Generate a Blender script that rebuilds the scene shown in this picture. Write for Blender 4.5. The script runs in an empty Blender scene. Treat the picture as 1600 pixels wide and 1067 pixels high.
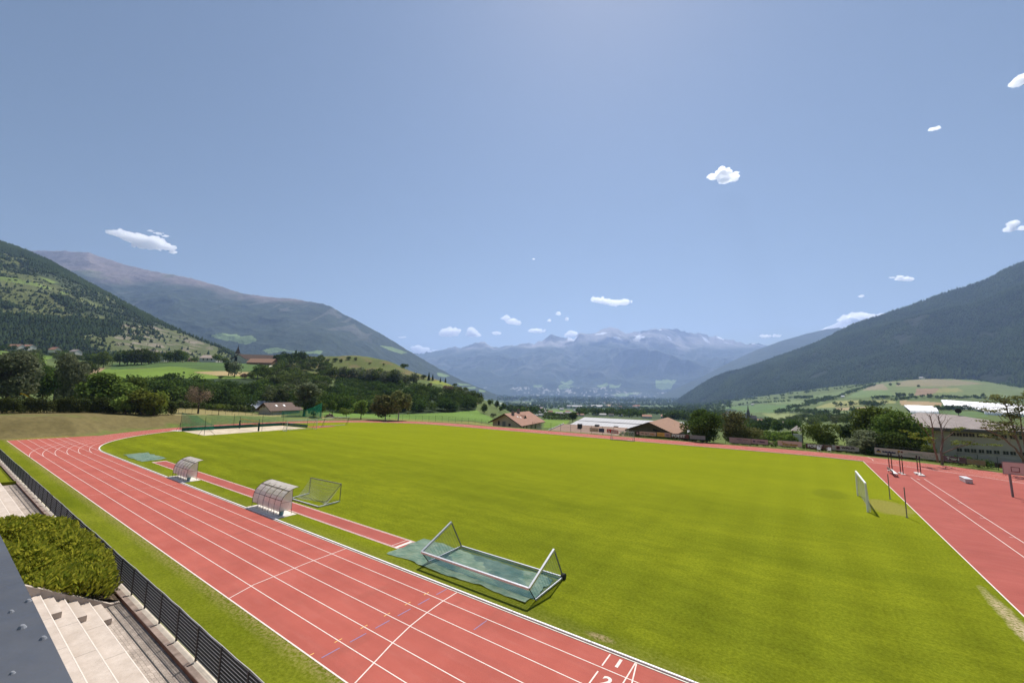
import bpy, math, random
import numpy as np
from mathutils import Vector, Matrix

scene = bpy.context.scene
COL = scene.collection
rad = math.radians
PI = math.pi

# ------------------------------------------------------------------ camera
CAM_F, CAM_PITCH, CAM_ROLL, CAM_YAW, CAM_H = 633.806, 0.12398, 0.01641, -0.60892, 10.2421
cF = np.array([math.sin(CAM_YAW)*math.cos(CAM_PITCH), math.cos(CAM_YAW)*math.cos(CAM_PITCH), math.sin(CAM_PITCH)])
cR0 = np.array([math.cos(CAM_YAW), -math.sin(CAM_YAW), 0.0])
cU0 = np.cross(cR0, cF)
cR = cR0*math.cos(CAM_ROLL) + cU0*math.sin(CAM_ROLL)
cU = -cR0*math.sin(CAM_ROLL) + cU0*math.cos(CAM_ROLL)
cam_data = bpy.data.cameras.new("camera")
cam = bpy.data.objects.new("camera", cam_data)
COL.objects.link(cam)
cam_data.sensor_width = 36.0
cam_data.lens = CAM_F/1600*36.0
cam_data.clip_start = 0.1
cam_data.clip_end = 90000
M4 = Matrix(((cR[0], cU[0], -cF[0], 0), (cR[1], cU[1], -cF[1], 0), (cR[2], cU[2], -cF[2], CAM_H), (0, 0, 0, 1)))
cam.matrix_world = M4
scene.camera = cam

# ------------------------------------------------------------------ light
SUN_EL = rad(57.6)
SUN_H = Vector((-0.34, 0.94, 0)).normalized()          # where the sun stands, seen from the ground
SUN_DIR = Vector((SUN_H.x*math.cos(SUN_EL), SUN_H.y*math.cos(SUN_EL), math.sin(SUN_EL)))
world = bpy.data.worlds.new("World")
scene.world = world
world.use_nodes = True
wn = world.node_tree
wn.nodes.clear()
w_out = wn.nodes.new("ShaderNodeOutputWorld")
w_bg = wn.nodes.new("ShaderNodeBackground")
w_sky = wn.nodes.new("ShaderNodeTexSky")
w_sky.sky_type = 'NISHITA'
w_sky.sun_disc = False
w_sky.sun_elevation = SUN_EL
w_sky.sun_rotation = math.atan2(SUN_H.x, SUN_H.y)
w_sky.altitude = 300
w_sky.air_density = 1.1
w_sky.dust_density = 0.3
w_sky.ozone_density = 0.7
w_bg.inputs[1].default_value = 0.050
w_tint = wn.nodes.new('ShaderNodeVectorMath'); w_tint.operation = 'MULTIPLY'
w_tint.inputs[1].default_value = (.97, .90, .80)      # even tint over the sky colour, takes some blue out
wn.links.new(w_sky.outputs[0], w_tint.inputs[0]); wn.links.new(w_tint.outputs[0], w_bg.inputs[0])
wn.links.new(w_bg.outputs[0], w_out.inputs[0])
sun_data = bpy.data.lights.new("sun", 'SUN')
sun_data.energy = 4.2
sun_data.angle = rad(0.53)
sun_data.color = (1.0, 0.95, 0.88)
sun = bpy.data.objects.new("sun", sun_data)
COL.objects.link(sun)
sun.rotation_euler = SUN_DIR.to_track_quat('Z', 'Y').to_euler()
sun.location = (0, 0, 60)

scene.view_settings.view_transform = 'Standard'
scene.view_settings.look = 'None'
scene.view_settings.exposure = 0.72
scene.view_settings.gamma = 1.0
scene.cycles.use_denoising = True
scene.cycles.volume_bounces = 14
scene.cycles.max_bounces = 16
scene.cycles.diffuse_bounces = 3
scene.cycles.transparent_max_bounces = 16

# ------------------------------------------------------------------ measuring helpers
YAW = CAM_YAW
FH = np.array([math.sin(YAW), math.cos(YAW), 0.0])
def ray(px, py):
    v = cF + (px-800)/CAM_F*cR - (py-533.5)/CAM_F*cU
    return v
def P3(px, py, zf):
    """point at forward distance zf (metres) along a sight line"""
    d = ray(px, py)
    return np.array([0, 0, CAM_H]) + d*(zf/float(d @ FH))
def G(px, py, z=0.0):
    d = ray(px, py)
    return np.array([0, 0, CAM_H]) + d*((z-CAM_H)/d[2])
def yh(x):
    return 599.5 + 0.01656*x
def u2az(u):
    return YAW + np.arctan((np.asarray(u, float)-800)/CAM_F)

# ------------------------------------------------------------------ object helpers
def tag(o, label=None, cat=None, group=None, kind=None):
    if label: o['label'] = label
    if cat: o['category'] = cat
    if group: o['group'] = group
    if kind: o['kind'] = kind
    return o
def empty(name, loc=(0, 0, 0), rz=0.0, label=None, cat=None, group=None):
    o = bpy.data.objects.new(name, None)
    COL.objects.link(o)
    o.empty_display_size = 0.3
    o.location = loc
    o.rotation_euler = (0, 0, rz)
    return tag(o, label, cat, group)
def copy_tree(o, parent=None):
    c = o.copy(); COL.objects.link(c); c.parent = parent
    for ch in list(o.children): copy_tree(ch, c)
    return c
class MB:
    def __init__(s): s.v = []; s.f = []; s.m = []
    def add(s, vs, fs, mi=0):
        b = len(s.v); s.v += [tuple(map(float, q)) for q in vs]
        s.f += [tuple(b+i for i in f) for f in fs]; s.m += [mi]*len(fs); return s
    def box(s, x0, x1, y0, y1, z0, z1, mi=0):
        return s.add([(x0,y0,z0),(x1,y0,z0),(x1,y1,z0),(x0,y1,z0),(x0,y0,z1),(x1,y0,z1),(x1,y1,z1),(x0,y1,z1)],
                     [(3,2,1,0),(4,5,6,7),(0,1,5,4),(1,2,6,5),(2,3,7,6),(3,0,4,7)], mi)
    def bar(s, a, b, w, h=None, mi=0, up=(0, 0, 1)):
        a = Vector(a); b = Vector(b); h = h or w
        d = (b-a).normalized(); up = Vector(up)
        if abs(d.dot(up)) > .98: up = Vector((1, 0, 0))
        x = d.cross(up).normalized()*(w/2); y = x.cross(d).normalized()*(h/2)
        vs = [a-x-y, a+x-y, a+x+y, a-x+y, b-x-y, b+x-y, b+x+y, b-x+y]
        return s.add(vs, [(3,2,1,0),(4,5,6,7),(0,1,5,4),(1,2,6,5),(2,3,7,6),(3,0,4,7)], mi)
    def tube(s, pts, r, n=8, mi=0, r2=None):
        pts = [Vector(p) for p in pts]; k = len(pts); rings = []
        for i, p in enumerate(pts):
            d = (pts[min(i+1, k-1)]-pts[max(i-1, 0)]).normalized()
            up = Vector((0, 0, 1)) if abs(d.z) < .95 else Vector((1, 0, 0))
            x = d.cross(up).normalized(); y = x.cross(d).normalized()
            rr = r if r2 is None else r + (r2-r)*i/max(1, k-1)
            rings.append([p + x*rr*math.cos(2*PI*j/n) + y*rr*math.sin(2*PI*j/n) for j in range(n)])
        vs = [q for rg in rings for q in rg]; fs = []
        for i in range(k-1):
            for j in range(n):
                fs.append((i*n+j, i*n+(j+1) % n, (i+1)*n+(j+1) % n, (i+1)*n+j))
        fs.append(tuple(range(n-1, -1, -1))); fs.append(tuple((k-1)*n+j for j in range(n)))
        return s.add(vs, fs, mi)
    def prism(s, poly, z0, z1, mi=0):
        n = len(poly)
        vs = [(x, y, z0) for x, y in poly] + [(x, y, z1) for x, y in poly]
        fs = [tuple(range(n-1, -1, -1)), tuple(range(n, 2*n))] + [(i, (i+1) % n, n+(i+1) % n, n+i) for i in range(n)]
        return s.add(vs, fs, mi)
    def slab(s, pts, t, mi=0):
        """plate with thickness t below the polygon pts (3D)"""
        n = len(pts); vs = [tuple(p) for p in pts] + [(p[0], p[1], p[2]-t) for p in pts]
        fs = [tuple(range(n)), tuple(range(2*n-1, n-1, -1))] + [(i, n+i, n+(i+1) % n, (i+1) % n) for i in range(n)]
        return s.add(vs, fs, mi)
    def mesh(s, name):
        me = bpy.data.meshes.new(name); me.from_pydata(s.v, [], s.f); me.update()
        if any(s.m):
            me.polygons.foreach_set('material_index', s.m)
        return me
    def build(s, name, mats, parent=None, smooth=False):
        me = s.mesh(name)
        for m in (mats if isinstance(mats, (list, tuple)) else [mats]): me.materials.append(m)
        if smooth: me.polygons.foreach_set('use_smooth', [True]*len(me.polygons))
        o = bpy.data.objects.new(name, me); COL.objects.link(o); o.parent = parent
        return o
def np_mesh(name, V, F, col=None, smooth=False):
    """V (n,3), F (m,k) numpy -> mesh, optional per-vertex colours"""
    me = bpy.data.meshes.new(name)
    V = np.ascontiguousarray(V, np.float32); F = np.ascontiguousarray(F, np.int32)
    n, k = len(V), F.shape[1]; m = len(F)
    me.vertices.add(n); me.vertices.foreach_set('co', V.ravel())
    me.loops.add(m*k); me.loops.foreach_set('vertex_index', F.ravel())
    me.polygons.add(m)
    me.polygons.foreach_set('loop_start', np.arange(0, m*k, k, dtype=np.int32))
    me.polygons.foreach_set('loop_total', np.full(m, k, np.int32))
    if smooth: me.polygons.foreach_set('use_smooth', np.ones(m, bool))
    me.update(calc_edges=True)
    if col is not None:
        a = me.color_attributes.new('col', 'FLOAT_COLOR', 'POINT')
        c = np.ones((n, 4), np.float32); c[:, :3] = col
        a.data.foreach_set('color', c.ravel())
    me.validate()
    return me
def np_obj(name, me, mat, parent=None, loc=None):
    if mat is not None and not me.materials: me.materials.append(mat)
    o = bpy.data.objects.new(name, me); COL.objects.link(o); o.parent = parent
    if loc is not None: o.location = loc
    return o
def grid_faces(nc, nr):
    i = np.arange(nc-1)[:, None]*nr + np.arange(nr-1)[None, :]
    return np.stack([i, i+nr, i+nr+1, i+1], -1).reshape(-1, 4)

# ------------------------------------------------------------------ noise
_rs = np.random.RandomState(7)
_LAT = _rs.rand(256, 256)
def vnoise(x, y):
    xi = np.floor(x).astype(int); yi = np.floor(y).astype(int)
    fx = x-xi; fy = y-yi
    fx = fx*fx*fx*(fx*(fx*6-15)+10); fy = fy*fy*fy*(fy*(fy*6-15)+10)
    a = _LAT[xi & 255, yi & 255]; b = _LAT[(xi+1) & 255, yi & 255]
    c = _LAT[xi & 255, (yi+1) & 255]; d = _LAT[(xi+1) & 255, (yi+1) & 255]
    return (a*(1-fx)+b*fx)*(1-fy) + (c*(1-fx)+d*fx)*fy
def fbm(x, y, s, oc=4, seed=0.0):
    x = np.asarray(x, float)/s + seed*17.3; y = np.asarray(y, float)/s + seed*9.1
    r = 0; a = .5; t = 0
    for _ in range(oc):
        r = r + a*vnoise(x, y); t += a; a *= .5
        x, y = x*1.9+3.1+y*.35, y*1.9-5.7-x*.35
    return r/t
def ridged(x, y, s, oc=5, seed=0.0):
    x = np.asarray(x, float)/s + seed*17.3; y = np.asarray(y, float)/s + seed*9.1
    r = 0; a = .5; t = 0
    for _ in range(oc):
        r = r + a*(1-np.abs(2*vnoise(x, y)-1)); t += a; a *= .5
        x, y = x*1.9+3.1+y*.35, y*1.9-5.7-x*.35
    return r/t
def sstep(a, b, x):
    t = np.clip((x-a)/(b-a), 0, 1); return t*t*(3-2*t)
def in_poly(px, py, poly):
    r = np.zeros(np.shape(px), bool); n = len(poly)
    for i in range(n):
        x1, y1 = poly[i]; x2, y2 = poly[(i+1) % n]
        if y1 == y2: continue
        c = ((y1 > py) != (y2 > py)) & (px < (x2-x1)*(py-y1)/(y2-y1)+x1)
        r ^= c
    return r

# ------------------------------------------------------------------ materials
def new_mat(name):
    m = bpy.data.materials.new(name); m.use_nodes = True
    nt = m.node_tree; nt.nodes.clear()
    out = nt.nodes.new('ShaderNodeOutputMaterial')
    return m, nt, out
class N:
    """tiny node-graph builder"""
    def __init__(s, nt): s.nt = nt
    def n(s, t, **k):
        q = s.nt.nodes.new(t)
        for a, b in k.items(): setattr(q, a, b)
        return q
    def l(s, a, b): s.nt.links.new(a, b)
    def val(s, sock, v):
        if hasattr(v, 'links') or isinstance(v, bpy.types.NodeSocket): s.l(v, sock)
        else: sock.default_value = v
    def math(s, op, a, b=None, clamp=False):
        q = s.n('ShaderNodeMath', operation=op); q.use_clamp = clamp
        s.val(q.inputs[0], a)
        if b is not None: s.val(q.inputs[1], b)
        return q.outputs[0]
    def noise(s, vec, scale, detail=3.0, rough=.5):
        q = s.n('ShaderNodeTexNoise'); q.inputs['Scale'].default_value = scale
        q.inputs['Detail'].default_value = detail; q.inputs['Roughness'].default_value = rough
        if vec is not None: s.l(vec, q.inputs['Vector'])
        return q.outputs['Fac']
    def mix(s, f, a, b):
        q = s.n('ShaderNodeMix', data_type='RGBA')
        s.val(q.inputs[0], f)
        for sock, v in ((q.inputs[6], a), (q.inputs[7], b)):
            if isinstance(v, bpy.types.NodeSocket): s.l(v, sock)
            else: sock.default_value = (*v, 1)
        return q.outputs[2]
    def remap(s, v, a, b, c=0.0, d=1.0):
        q = s.n('ShaderNodeMapRange'); s.l(v, q.inputs[0])
        for i, w in zip((1, 2, 3, 4), (a, b, c, d)): q.inputs[i].default_value = w
        return q.outputs[0]
    def pos(s): return s.n('ShaderNodeNewGeometry').outputs['Position']
    def obj(s): return s.n('ShaderNodeTexCoord').outputs['Object']
    def xyz(s, v):
        q = s.n('ShaderNodeSeparateXYZ'); s.l(v, q.inputs[0]); return q.outputs
    def vscale(s, v, sc):
        q = s.n('ShaderNodeMapping'); s.l(v, q.inputs[0]); q.inputs['Scale'].default_value = sc; return q.outputs[0]
    def bump(s, h, strength, dist):
        q = s.n('ShaderNodeBump'); q.inputs['Strength'].default_value = strength; q.inputs['Distance'].default_value = dist
        s.l(h, q.inputs['Height']); return q.outputs[0]
    def bsdf(s, col, rough=.8, spec=.3, metal=0.0, normal=None):
        q = s.n('ShaderNodeBsdfPrincipled')
        s.val(q.inputs['Base Color'], col if isinstance(col, bpy.types.NodeSocket) else (*col, 1))
        s.val(q.inputs['Roughness'], rough); q.inputs['Metallic'].default_value = metal
        q.inputs['Specular IOR Level'].default_value = spec
        if normal is not None: s.l(normal, q.inputs['Normal'])
        return q.outputs[0]
def mat_plain(name, c, rough=.7, var=.18, scale=3.0, metal=0.0, spec=.3, bump=0.0):
    m, nt, out = new_mat(name); g = N(nt)
    v = g.obj(); f = g.noise(v, scale, 5, .6)
    f = g.remap(f, .3, .7)
    col = g.mix(f, tuple(x*(1-var) for x in c), tuple(min(1, x*(1+var)) for x in c))
    nm = g.bump(g.noise(v, scale*6, 3), bump, .02) if bump else None
    g.l(g.bsdf(col, rough, spec, metal, nm), out.inputs[0]); return m
def mat_leaf(name, c1, c2, trans=.25, objvar=.25):
    m, nt, out = new_mat(name); g = N(nt)
    geo = g.n('ShaderNodeNewGeometry'); oi = g.n('ShaderNodeObjectInfo')
    col = g.mix(geo.outputs['Random Per Island'], c1, c2)
    h = g.n('ShaderNodeHueSaturation'); g.l(col, h.inputs['Color'])
    g.l(g.remap(oi.outputs['Random'], 0, 1, 1-objvar, 1+objvar), h.inputs['Value'])
    g.l(g.remap(oi.outputs['Random'], 0, 1, .485, .515), h.inputs['Hue'])
    d = g.n('ShaderNodeBsdfDiffuse'); t = g.n('ShaderNodeBsdfTranslucent')
    g.l(h.outputs[0], d.inputs[0]); g.l(h.outputs[0], t.inputs[0])
    mx = g.n('ShaderNodeMixShader'); mx.inputs[0].default_value = trans
    g.l(d.outputs[0], mx.inputs[1]); g.l(t.outputs[0], mx.inputs[2]); g.l(mx.outputs[0], out.inputs[0])
    return m
def mat_attr(name, rough=.9, vscale=.05, var=.25, fine=None, bump=None):
    """painted land cover from the mesh attribute, broken up by two noises"""
    m, nt, out = new_mat(name); g = N(nt)
    a = g.n('ShaderNodeVertexColor'); a.layer_name = 'col'
    v = g.pos()
    f = g.noise(v, vscale, 6, .65)
    k = g.remap(f, .25, .75, 1-var, 1+var)
    if fine:
        k = g.math('MULTIPLY', k, g.remap(g.noise(v, fine, 4, .6), .25, .75, .75, 1.25))
    vm = g.n('ShaderNodeVectorMath', operation='SCALE'); g.l(a.outputs[0], vm.inputs[0]); g.l(k, vm.inputs[3])
    nm = g.bump(g.noise(v, bump[0], 5, .6), bump[1], bump[2]) if bump else None
    g.l(g.bsdf(vm.outputs[0], rough, .1, 0, nm), out.inputs[0]); return m
# ------------------------------------------------------------------ the ground, from the stadium to the valley end
def zy(x, zf, y): return CAM_H - (y-yh(x))/CAM_F*zf
def C(x, *rows):
    """one radial profile of the ground: rows of (forward distance, height) or (forward distance, 'y', sight-line row)"""
    return x, [(r[0], r[1] if len(r) == 2 else zy(x, r[0], r[2])) for r in rows]
PROFILES = [
 C(-120, (60, 3.6), (90, 3.8), (130, 6), (350, 30), (600, 62), (750, 72), (3000, 120)),
 C(0,   (60, 3.6), (90, 3.8), (106, 4.0), (130, 6.0), (200, 9), (350, 29), (600, 58), (750, 66), (3000, 120)),
 C(130, (60, 3.4), (100, 3.45), (112, 3.8), (150, 4.6), (210, 6), (330, 'y', 585), (450, 'y', 571), (600, 'y', 563), (800, 55), (3000, 110)),
 C(270, (60, 2.2), (117, 2.2), (130, 2.8), (145, 3.0), (200, 4.2), (300, 'y', 592), (460, 'y', 566), (520, 41), (800, 40), (3000, 60)),
 C(340, (100, 1.6), (118, 1.7), (140, 1.9), (165, 1.2), (195, 1.5), (230, 4.5), (310, 'y', 590), (460, 'y', 568), (520, 40), (800, 36), (3000, 40)),
 C(420, (110, .6), (128, .8), (145, 1.0), (158, -.2), (175, -.6), (200, .5), (240, 5), (330, 'y', 592), (480, 'y', 569), (540, 45), (800, 40), (3000, 20)),
 C(480, (110, 0), (140, .2), (170, .4), (230, 1.5), (280, 8), (380, 'y', 590), (450, 'y', 572), (520, 'y', 557), (600, 52), (900, 30), (3000, 0)),
 C(560, (110, 0), (145, -.1), (160, .1), (200, -1.2), (232, -2.5), (330, 'y', 612), (380, 'y', 597), (430, 'y', 584), (520, 'y', 554), (600, 52), (900, 10), (3000, -40)),
 C(610, (110, 0), (145, -.3), (200, -2), (240, -2.8), (335, 'y', 608), (390, 'y', 594), (440, 'y', 582), (510, 'y', 563), (590, 40), (900, 0), (3000, -50)),
 C(660, (110, 0), (142, -.5), (220, -2.8), (245, -2.8), (340, 'y', 610), (390, 'y', 600), (470, 'y', 583), (540, 26), (900, -10), (3000, -60)),
 C(700, (110, 0), (140, -.6), (210, -3.1), (260, -3.2), (340, 'y', 621), (400, 'y', 608), (440, 'y', 597), (520, 14), (900, -20), (3000, -70)),
 C(740, (110, 0), (138, -.8), (205, -3.4), (265, -3.4), (340, 'y', 630), (410, 'y', 615), (480, 6), (900, -25), (3000, -80)),
 C(780, (105, 0), (130, -2.5), (200, -5), (260, -5), (330, 'y', 636), (380, -2), (480, -12), (1000, -38), (1585, -62), (4000, -95), (9000, -112)),
 C(815, (100, -.5), (125, -5), (250, -10), (444, -14.5), (800, -26), (1585, -62), (4000, -96), (9000, -112)),
 C(900, (95, -.5), (122, -6.5), (250, -11), (444, -14.7), (800, -26), (1585, -60), (4000, -95), (9000, -112)),
 C(1000, (85, -.5), (115, -6.5), (250, -12), (444, -16), (800, -28), (1585, -60), (4000, -92), (9000, -112)),
 C(1100, (80, -.4), (105, -4.5), (200, -9), (400, -18), (800, -32), (1500, -50), (2600, -62), (4000, -75), (9000, -105)),
 C(1200, (76, -.3), (95, -2.4), (120, -2.9), (220, -9.5), (330, -18), (700, -32), (1300, -29), (2000, -10), (2700, 16), (4000, 60)),
 C(1300, (70, -.3), (90, -1.6), (200, -6), (450, -16), (700, -20), (1000, -12), (1300, -3), (2000, 'y', 614), (2550, 'y', 604), (4000, 140)),
 C(1380, (68, -.3), (90, -1.6), (200, -5.5), (500, -13), (700, -13), (900, -2), (1300, 'y', 615), (2000, 'y', 601), (2300, 'y', 596), (4000, 170)),
 C(1450, (64, -.3), (85, -1.6), (200, -5), (500, -10), (700, -8), (900, 5), (1300, 'y', 612), (1900, 'y', 596), (2100, 'y', 591), (4000, 190)),
 C(1530, (62, -.3), (82, -1.6), (200, -5), (500, -10), (700, -8), (900, 4), (1300, 'y', 614), (1900, 'y', 598), (2100, 112), (4000, 190)),
 C(1600, (60, -.3), (80, -1.6), (200, -5), (500, -9.5), (700, -7), (900, 2), (1300, 'y', 619), (1700, 'y', 609), (1950, 75), (4000, 180)),
 C(1750, (60, -.3), (80, -1.6), (200, -5), (500, -9), (700, -6), (900, 3), (1300, 25), (1700, 62), (4000, 190)),
]
LOGZ = np.linspace(math.log(2), math.log(13000), 520)
PU = np.array([c[0] for c in PROFILES], float)
TAB = []
for x, rows in PROFILES:
    lz = np.log([r[0] for r in rows]); zz = np.array([r[1] for r in rows])
    t = np.interp(LOGZ, lz, zz)
    k = np.hanning(9); k /= k.sum()
    TAB.append(np.convolve(np.pad(t, 4, mode='edge'), k, 'valid'))
TAB = np.array(TAB)
UD = np.arange(-120, 1751, 3.0)
TABD = np.array([np.interp(UD, PU, TAB[:, j]) for j in range(TAB.shape[1])]).T
_k = np.hanning(17); _k /= _k.sum()
TABD = np.apply_along_axis(lambda c: np.convolve(np.pad(c, 8, mode='edge'), _k, 'valid'), 0, TABD)
SX0, SX1, SY, SR = -87.6, -3.21, 53.52, 36.63         # bend centres, centre line and kerb radius of the track
RO = SR + 7.32
def stadium_d(x, y):
    cx = np.clip(x, SX0, SX1); return np.hypot(x-cx, y-SY)
def ground_z(x, y):
    x = np.asarray(x, float); y = np.asarray(y, float)
    fx = x*FH[0]+y*FH[1]; sx = x*cR0[0]+y*cR0[1]
    r = np.hypot(x, y)+1e-6
    zf = np.maximum(fx, r*.5)
    u = np.clip(800 + CAM_F*sx/np.maximum(zf, 1e-6), -120, 1749)
    zf = np.clip(zf, 2.1, 12900)
    iu = (u+120)/3.0; i0 = np.clip(iu.astype(int), 0, len(UD)-2); fu = iu-i0
    il = (np.log(zf)-LOGZ[0])/(LOGZ[1]-LOGZ[0]); j0 = np.clip(il.astype(int), 0, len(LOGZ)-2); fl = il-j0
    z = ((TABD[i0, j0]*(1-fl)+TABD[i0, j0+1]*fl)*(1-fu) + (TABD[i0+1, j0]*(1-fl)+TABD[i0+1, j0+1]*fl)*fu)
    behind = sstep(0, 60, -(fx))
    z = z*(1-behind)
    z = z + (fbm(x, y, 60, 4, 1)-.5)*np.clip(r*.006, 0, 9)*sstep(150, 300, r) + (fbm(x, y, 9, 3, 2)-.5)*.25*sstep(100, 160, r)
    d1 = stadium_d(x, y)-46.6
    dx = np.maximum(np.maximum(-121.0-x, x-60), 0); dy = np.maximum(y-17.0, 0)
    d2 = np.hypot(dx, dy)
    d = np.minimum(d1, d2)
    w = sstep(0, 9, d)
    return (1-w)*(-.06) + w*z

# polar sheet: fine inside the valley view, coarse all round
azf = np.radians(np.arange(-91, 21.01, .075))
azc = np.radians(np.concatenate([np.arange(24, 266, 4.0)]))
AZ = np.concatenate([azf, azc])
RR = np.concatenate([np.linspace(.5, 70, 22), 70*1.011**np.arange(1, 205)])
RR = np.concatenate([RR, RR[-1]*1.022**np.arange(1, 160)])
RR = RR[RR < 15500]
tx = np.sin(AZ)[:, None]*RR[None, :]; ty = np.cos(AZ)[:, None]*RR[None, :]
tz = ground_z(tx, ty)
NC, NR = tx.shape
TP = np.stack([tx, ty, tz], -1)

class Sheet:
    """radial columns of surface points that can be looked up along a sight line"""
    def __init__(s, az, P):
        s.az = az; s.P = P
        s.el = np.arctan2(P[..., 2]-CAM_H, np.hypot(P[..., 0], P[..., 1]))
    def pick(s, px, py, rmin=0.0):
        d = ray(px, py); a = math.atan2(d[0], d[1]); e = math.atan2(d[2], math.hypot(d[0], d[1]))
        i = int(np.clip(np.searchsorted(s.az, a)-1, 0, len(s.az)-2)); f = np.clip((a-s.az[i])/(s.az[i+1]-s.az[i]), 0, 1)
        el = s.el[i]*(1-f)+s.el[i+1]*f; P = s.P[i]*(1-f)+s.P[i+1]*f
        rr = np.hypot(P[:, 0], P[:, 1])
        ok = np.where((el[1:] >= e) & (el[:-1] < e) & (rr[1:] > rmin))[0]
        if len(ok) == 0:
            k0 = int(np.argmax(rr > rmin))
            if el[k0] >= e: return P[k0]
            k = int(np.argmax(np.where(rr > rmin, el, -9))); return P[k]
        k = ok[0]; t = (e-el[k])/(el[k+1]-el[k]+1e-12)
        return P[k]*(1-t)+P[k+1]*t
    def poly(s, pts, rmin=0.0):
        return [tuple(s.pick(x, y, rmin)[:2]) for x, y in pts]
TERRAIN = Sheet(azf, TP[:len(azf)])
def at(px, py, rmin=140.0):
    """point of the ground seen at this place of the photograph"""
    return TERRAIN.pick(px, py, rmin)

# land cover -----------------------------------------------------------------
X, Y, Z = TP[..., 0].ravel(), TP[..., 1].ravel(), TP[..., 2].ravel()
Rr = np.hypot(X, Y)
n1 = fbm(X, Y, 40, 4, 3)[:, None]; n2 = fbm(X, Y, 140, 4, 5)[:, None]
near = np.array([.115, .145, .03]); mead = np.array([.095, .125, .038])
colr = near*(1-sstep(120, 250, Rr))[:, None] + mead*sstep(120, 250, Rr)[:, None]
# valley floor: orchards and woods mottled with pale fields
_az = np.arctan2(X, Y)
vf = (sstep(330, 520, Rr)*(1-sstep(-30, 0, Z))*sstep(u2az(770), u2az(800), _az)*(1-sstep(u2az(1150), u2az(1230), _az)))[:, None]
vmix = sstep(.45, .6, fbm(X*.6+Y*.1, Y*.5, 130, 5, 8))[:, None]
colr = colr*(1-vf) + vf*(np.array([.035, .055, .03])*(1-vmix)+np.array([.10, .14, .05])*vmix)
def field(pts, c, rmin=140.0, var=.12, edge=None):
    global colr
    poly = TERRAIN.poly(pts, rmin)
    m = in_poly(X, Y, poly) & (Rr > rmin)
    c = np.array(c); c = c*(.95 if rmin >= 300 else 1.0); c = c*.9+c.mean()*.1*np.array([1.05, 1.0, .75]) if rmin >= 300 else c
    colr[m] = c*(1+var*(n1[m]-.5)*2)
BR = (.135, .205, .03); GR = (.075, .125, .035); DRY = (.27, .20, .075); TAN = (.36, .27, .13); DK = (.03, .048, .018); YG = (.19, .225, .045); PAL = (.20, .235, .08); PNK = (.28, .20, .12)
# the left: bank, playground, meadows below the village
bk = (sstep(0, 4, stadium_d(X, Y)-45)*sstep(0, 6, -70-X)*(1-sstep(150, 165, Rr)))
bk = bk*sstep(.3, .6, fbm(X, Y, 6, 4, 4)+.25*sstep(46, 52, stadium_d(X, Y)))
colr = colr*(1-bk[:, None]) + bk[:, None]*(np.array([.155, .125, .05])*(.85+.3*n1))
field([(262, 637), (345, 640), (400, 646), (470, 650), (520, 652), (520, 655), (440, 656), (330, 653), (262, 648)], (.25, .21, .085), 120)
field([(290, 648), (440, 651), (520, 654), (520, 657), (440, 658), (300, 660)], (.12, .15, .045), 118)
field([(0, 545), (20, 546), (30, 552), (0, 556)], BR, 300)
field([(52, 551), (85, 552), (82, 560), (64, 566), (60, 560)], BR, 250)
field([(60, 566), (74, 564), (72, 574), (64, 576)], BR, 250)
field([(175, 568), (262, 566), (330, 564), (410, 566), (425, 572), (395, 580), (330, 580), (268, 574), (215, 574), (172, 580)], GR, 260)
field([(150, 577), (205, 577), (268, 573), (335, 580), (392, 582), (405, 588), (372, 600), (300, 598), (232, 596), (160, 596)], BR, 240)
field([(136, 578), (150, 574), (165, 575), (150, 584), (138, 590)], (.30, .21, .12), 240)
field([(300, 581), (330, 580), (398, 582), (397, 588), (340, 587)], TAN, 240)
field([(250, 590), (330, 592), (420, 592), (440, 640), (180, 645), (190, 600)], DK, 190)
field([(462, 580), (486, 579), (500, 593), (498, 602), (486, 600), (474, 592)], YG, 250)
field([(418, 571), (455, 573), (455, 574.5), (418, 573)], (.45, .42, .36), 300)
# the knoll: heath on top, orchard strip, woods, meadow at its foot
kn = in_poly(X, Y, TERRAIN.poly([(430, 552), (520, 553), (600, 558), (700, 592), (780, 630), (740, 640), (690, 600), (600, 590), (480, 590), (430, 575)], 240)) & (Rr > 330) & (Rr < 800)
hn = fbm(X, Y, 14, 5, 6)[kn][:, None]
colr[kn] = np.array([.098, .118, .032])*(1-sstep(.45, .68, hn)) + np.array([.15, .125, .055])*sstep(.45, .68, hn)
field([(525, 588), (580, 590), (640, 598), (668, 606), (640, 610), (520, 604)], (.045, .065, .025), 260)
field([(625, 596), (668, 600), (690, 608), (660, 612), (630, 604)], (.10, .12, .04), 260)
field([(670, 597), (690, 595.5), (712, 600), (718, 612), (704, 606), (690, 601)], YG, 260)
field([(505, 634), (560, 614), (640, 612), (700, 618), (745, 636), (740, 646), (640, 648), (505, 650)], DK, 190)
field([(505, 641), (640, 647), (745, 641), (768, 652), (775, 662), (640, 656), (505, 652)], (.115, .19, .035), 150)
field([(600, 653), (700, 658), (770, 664), (770, 668), (640, 660)], (.20, .20, .05), 130)
# valley middle
field([(852, 641), (900, 640), (900, 647), (850, 648)], BR, 300)
field([(850, 647), (902, 647), (902, 655), (850, 656)], (.06, .095, .03), 250)
field([(850, 655), (890, 656), (880, 668), (850, 668)], BR, 180)
field([(778, 629), (830, 630), (830, 631.3), (778, 631)], (.32, .33, .2), 1200)
field([(930, 638), (952, 639), (952, 643), (928, 643)], BR, 800)
field([(975, 636), (1050, 636), (1050, 638.5), (975, 638.5)], PAL, 800)
field([(946, 630), (962, 630), (968, 634), (948, 634)], (.34, .24, .13), 1500)
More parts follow.
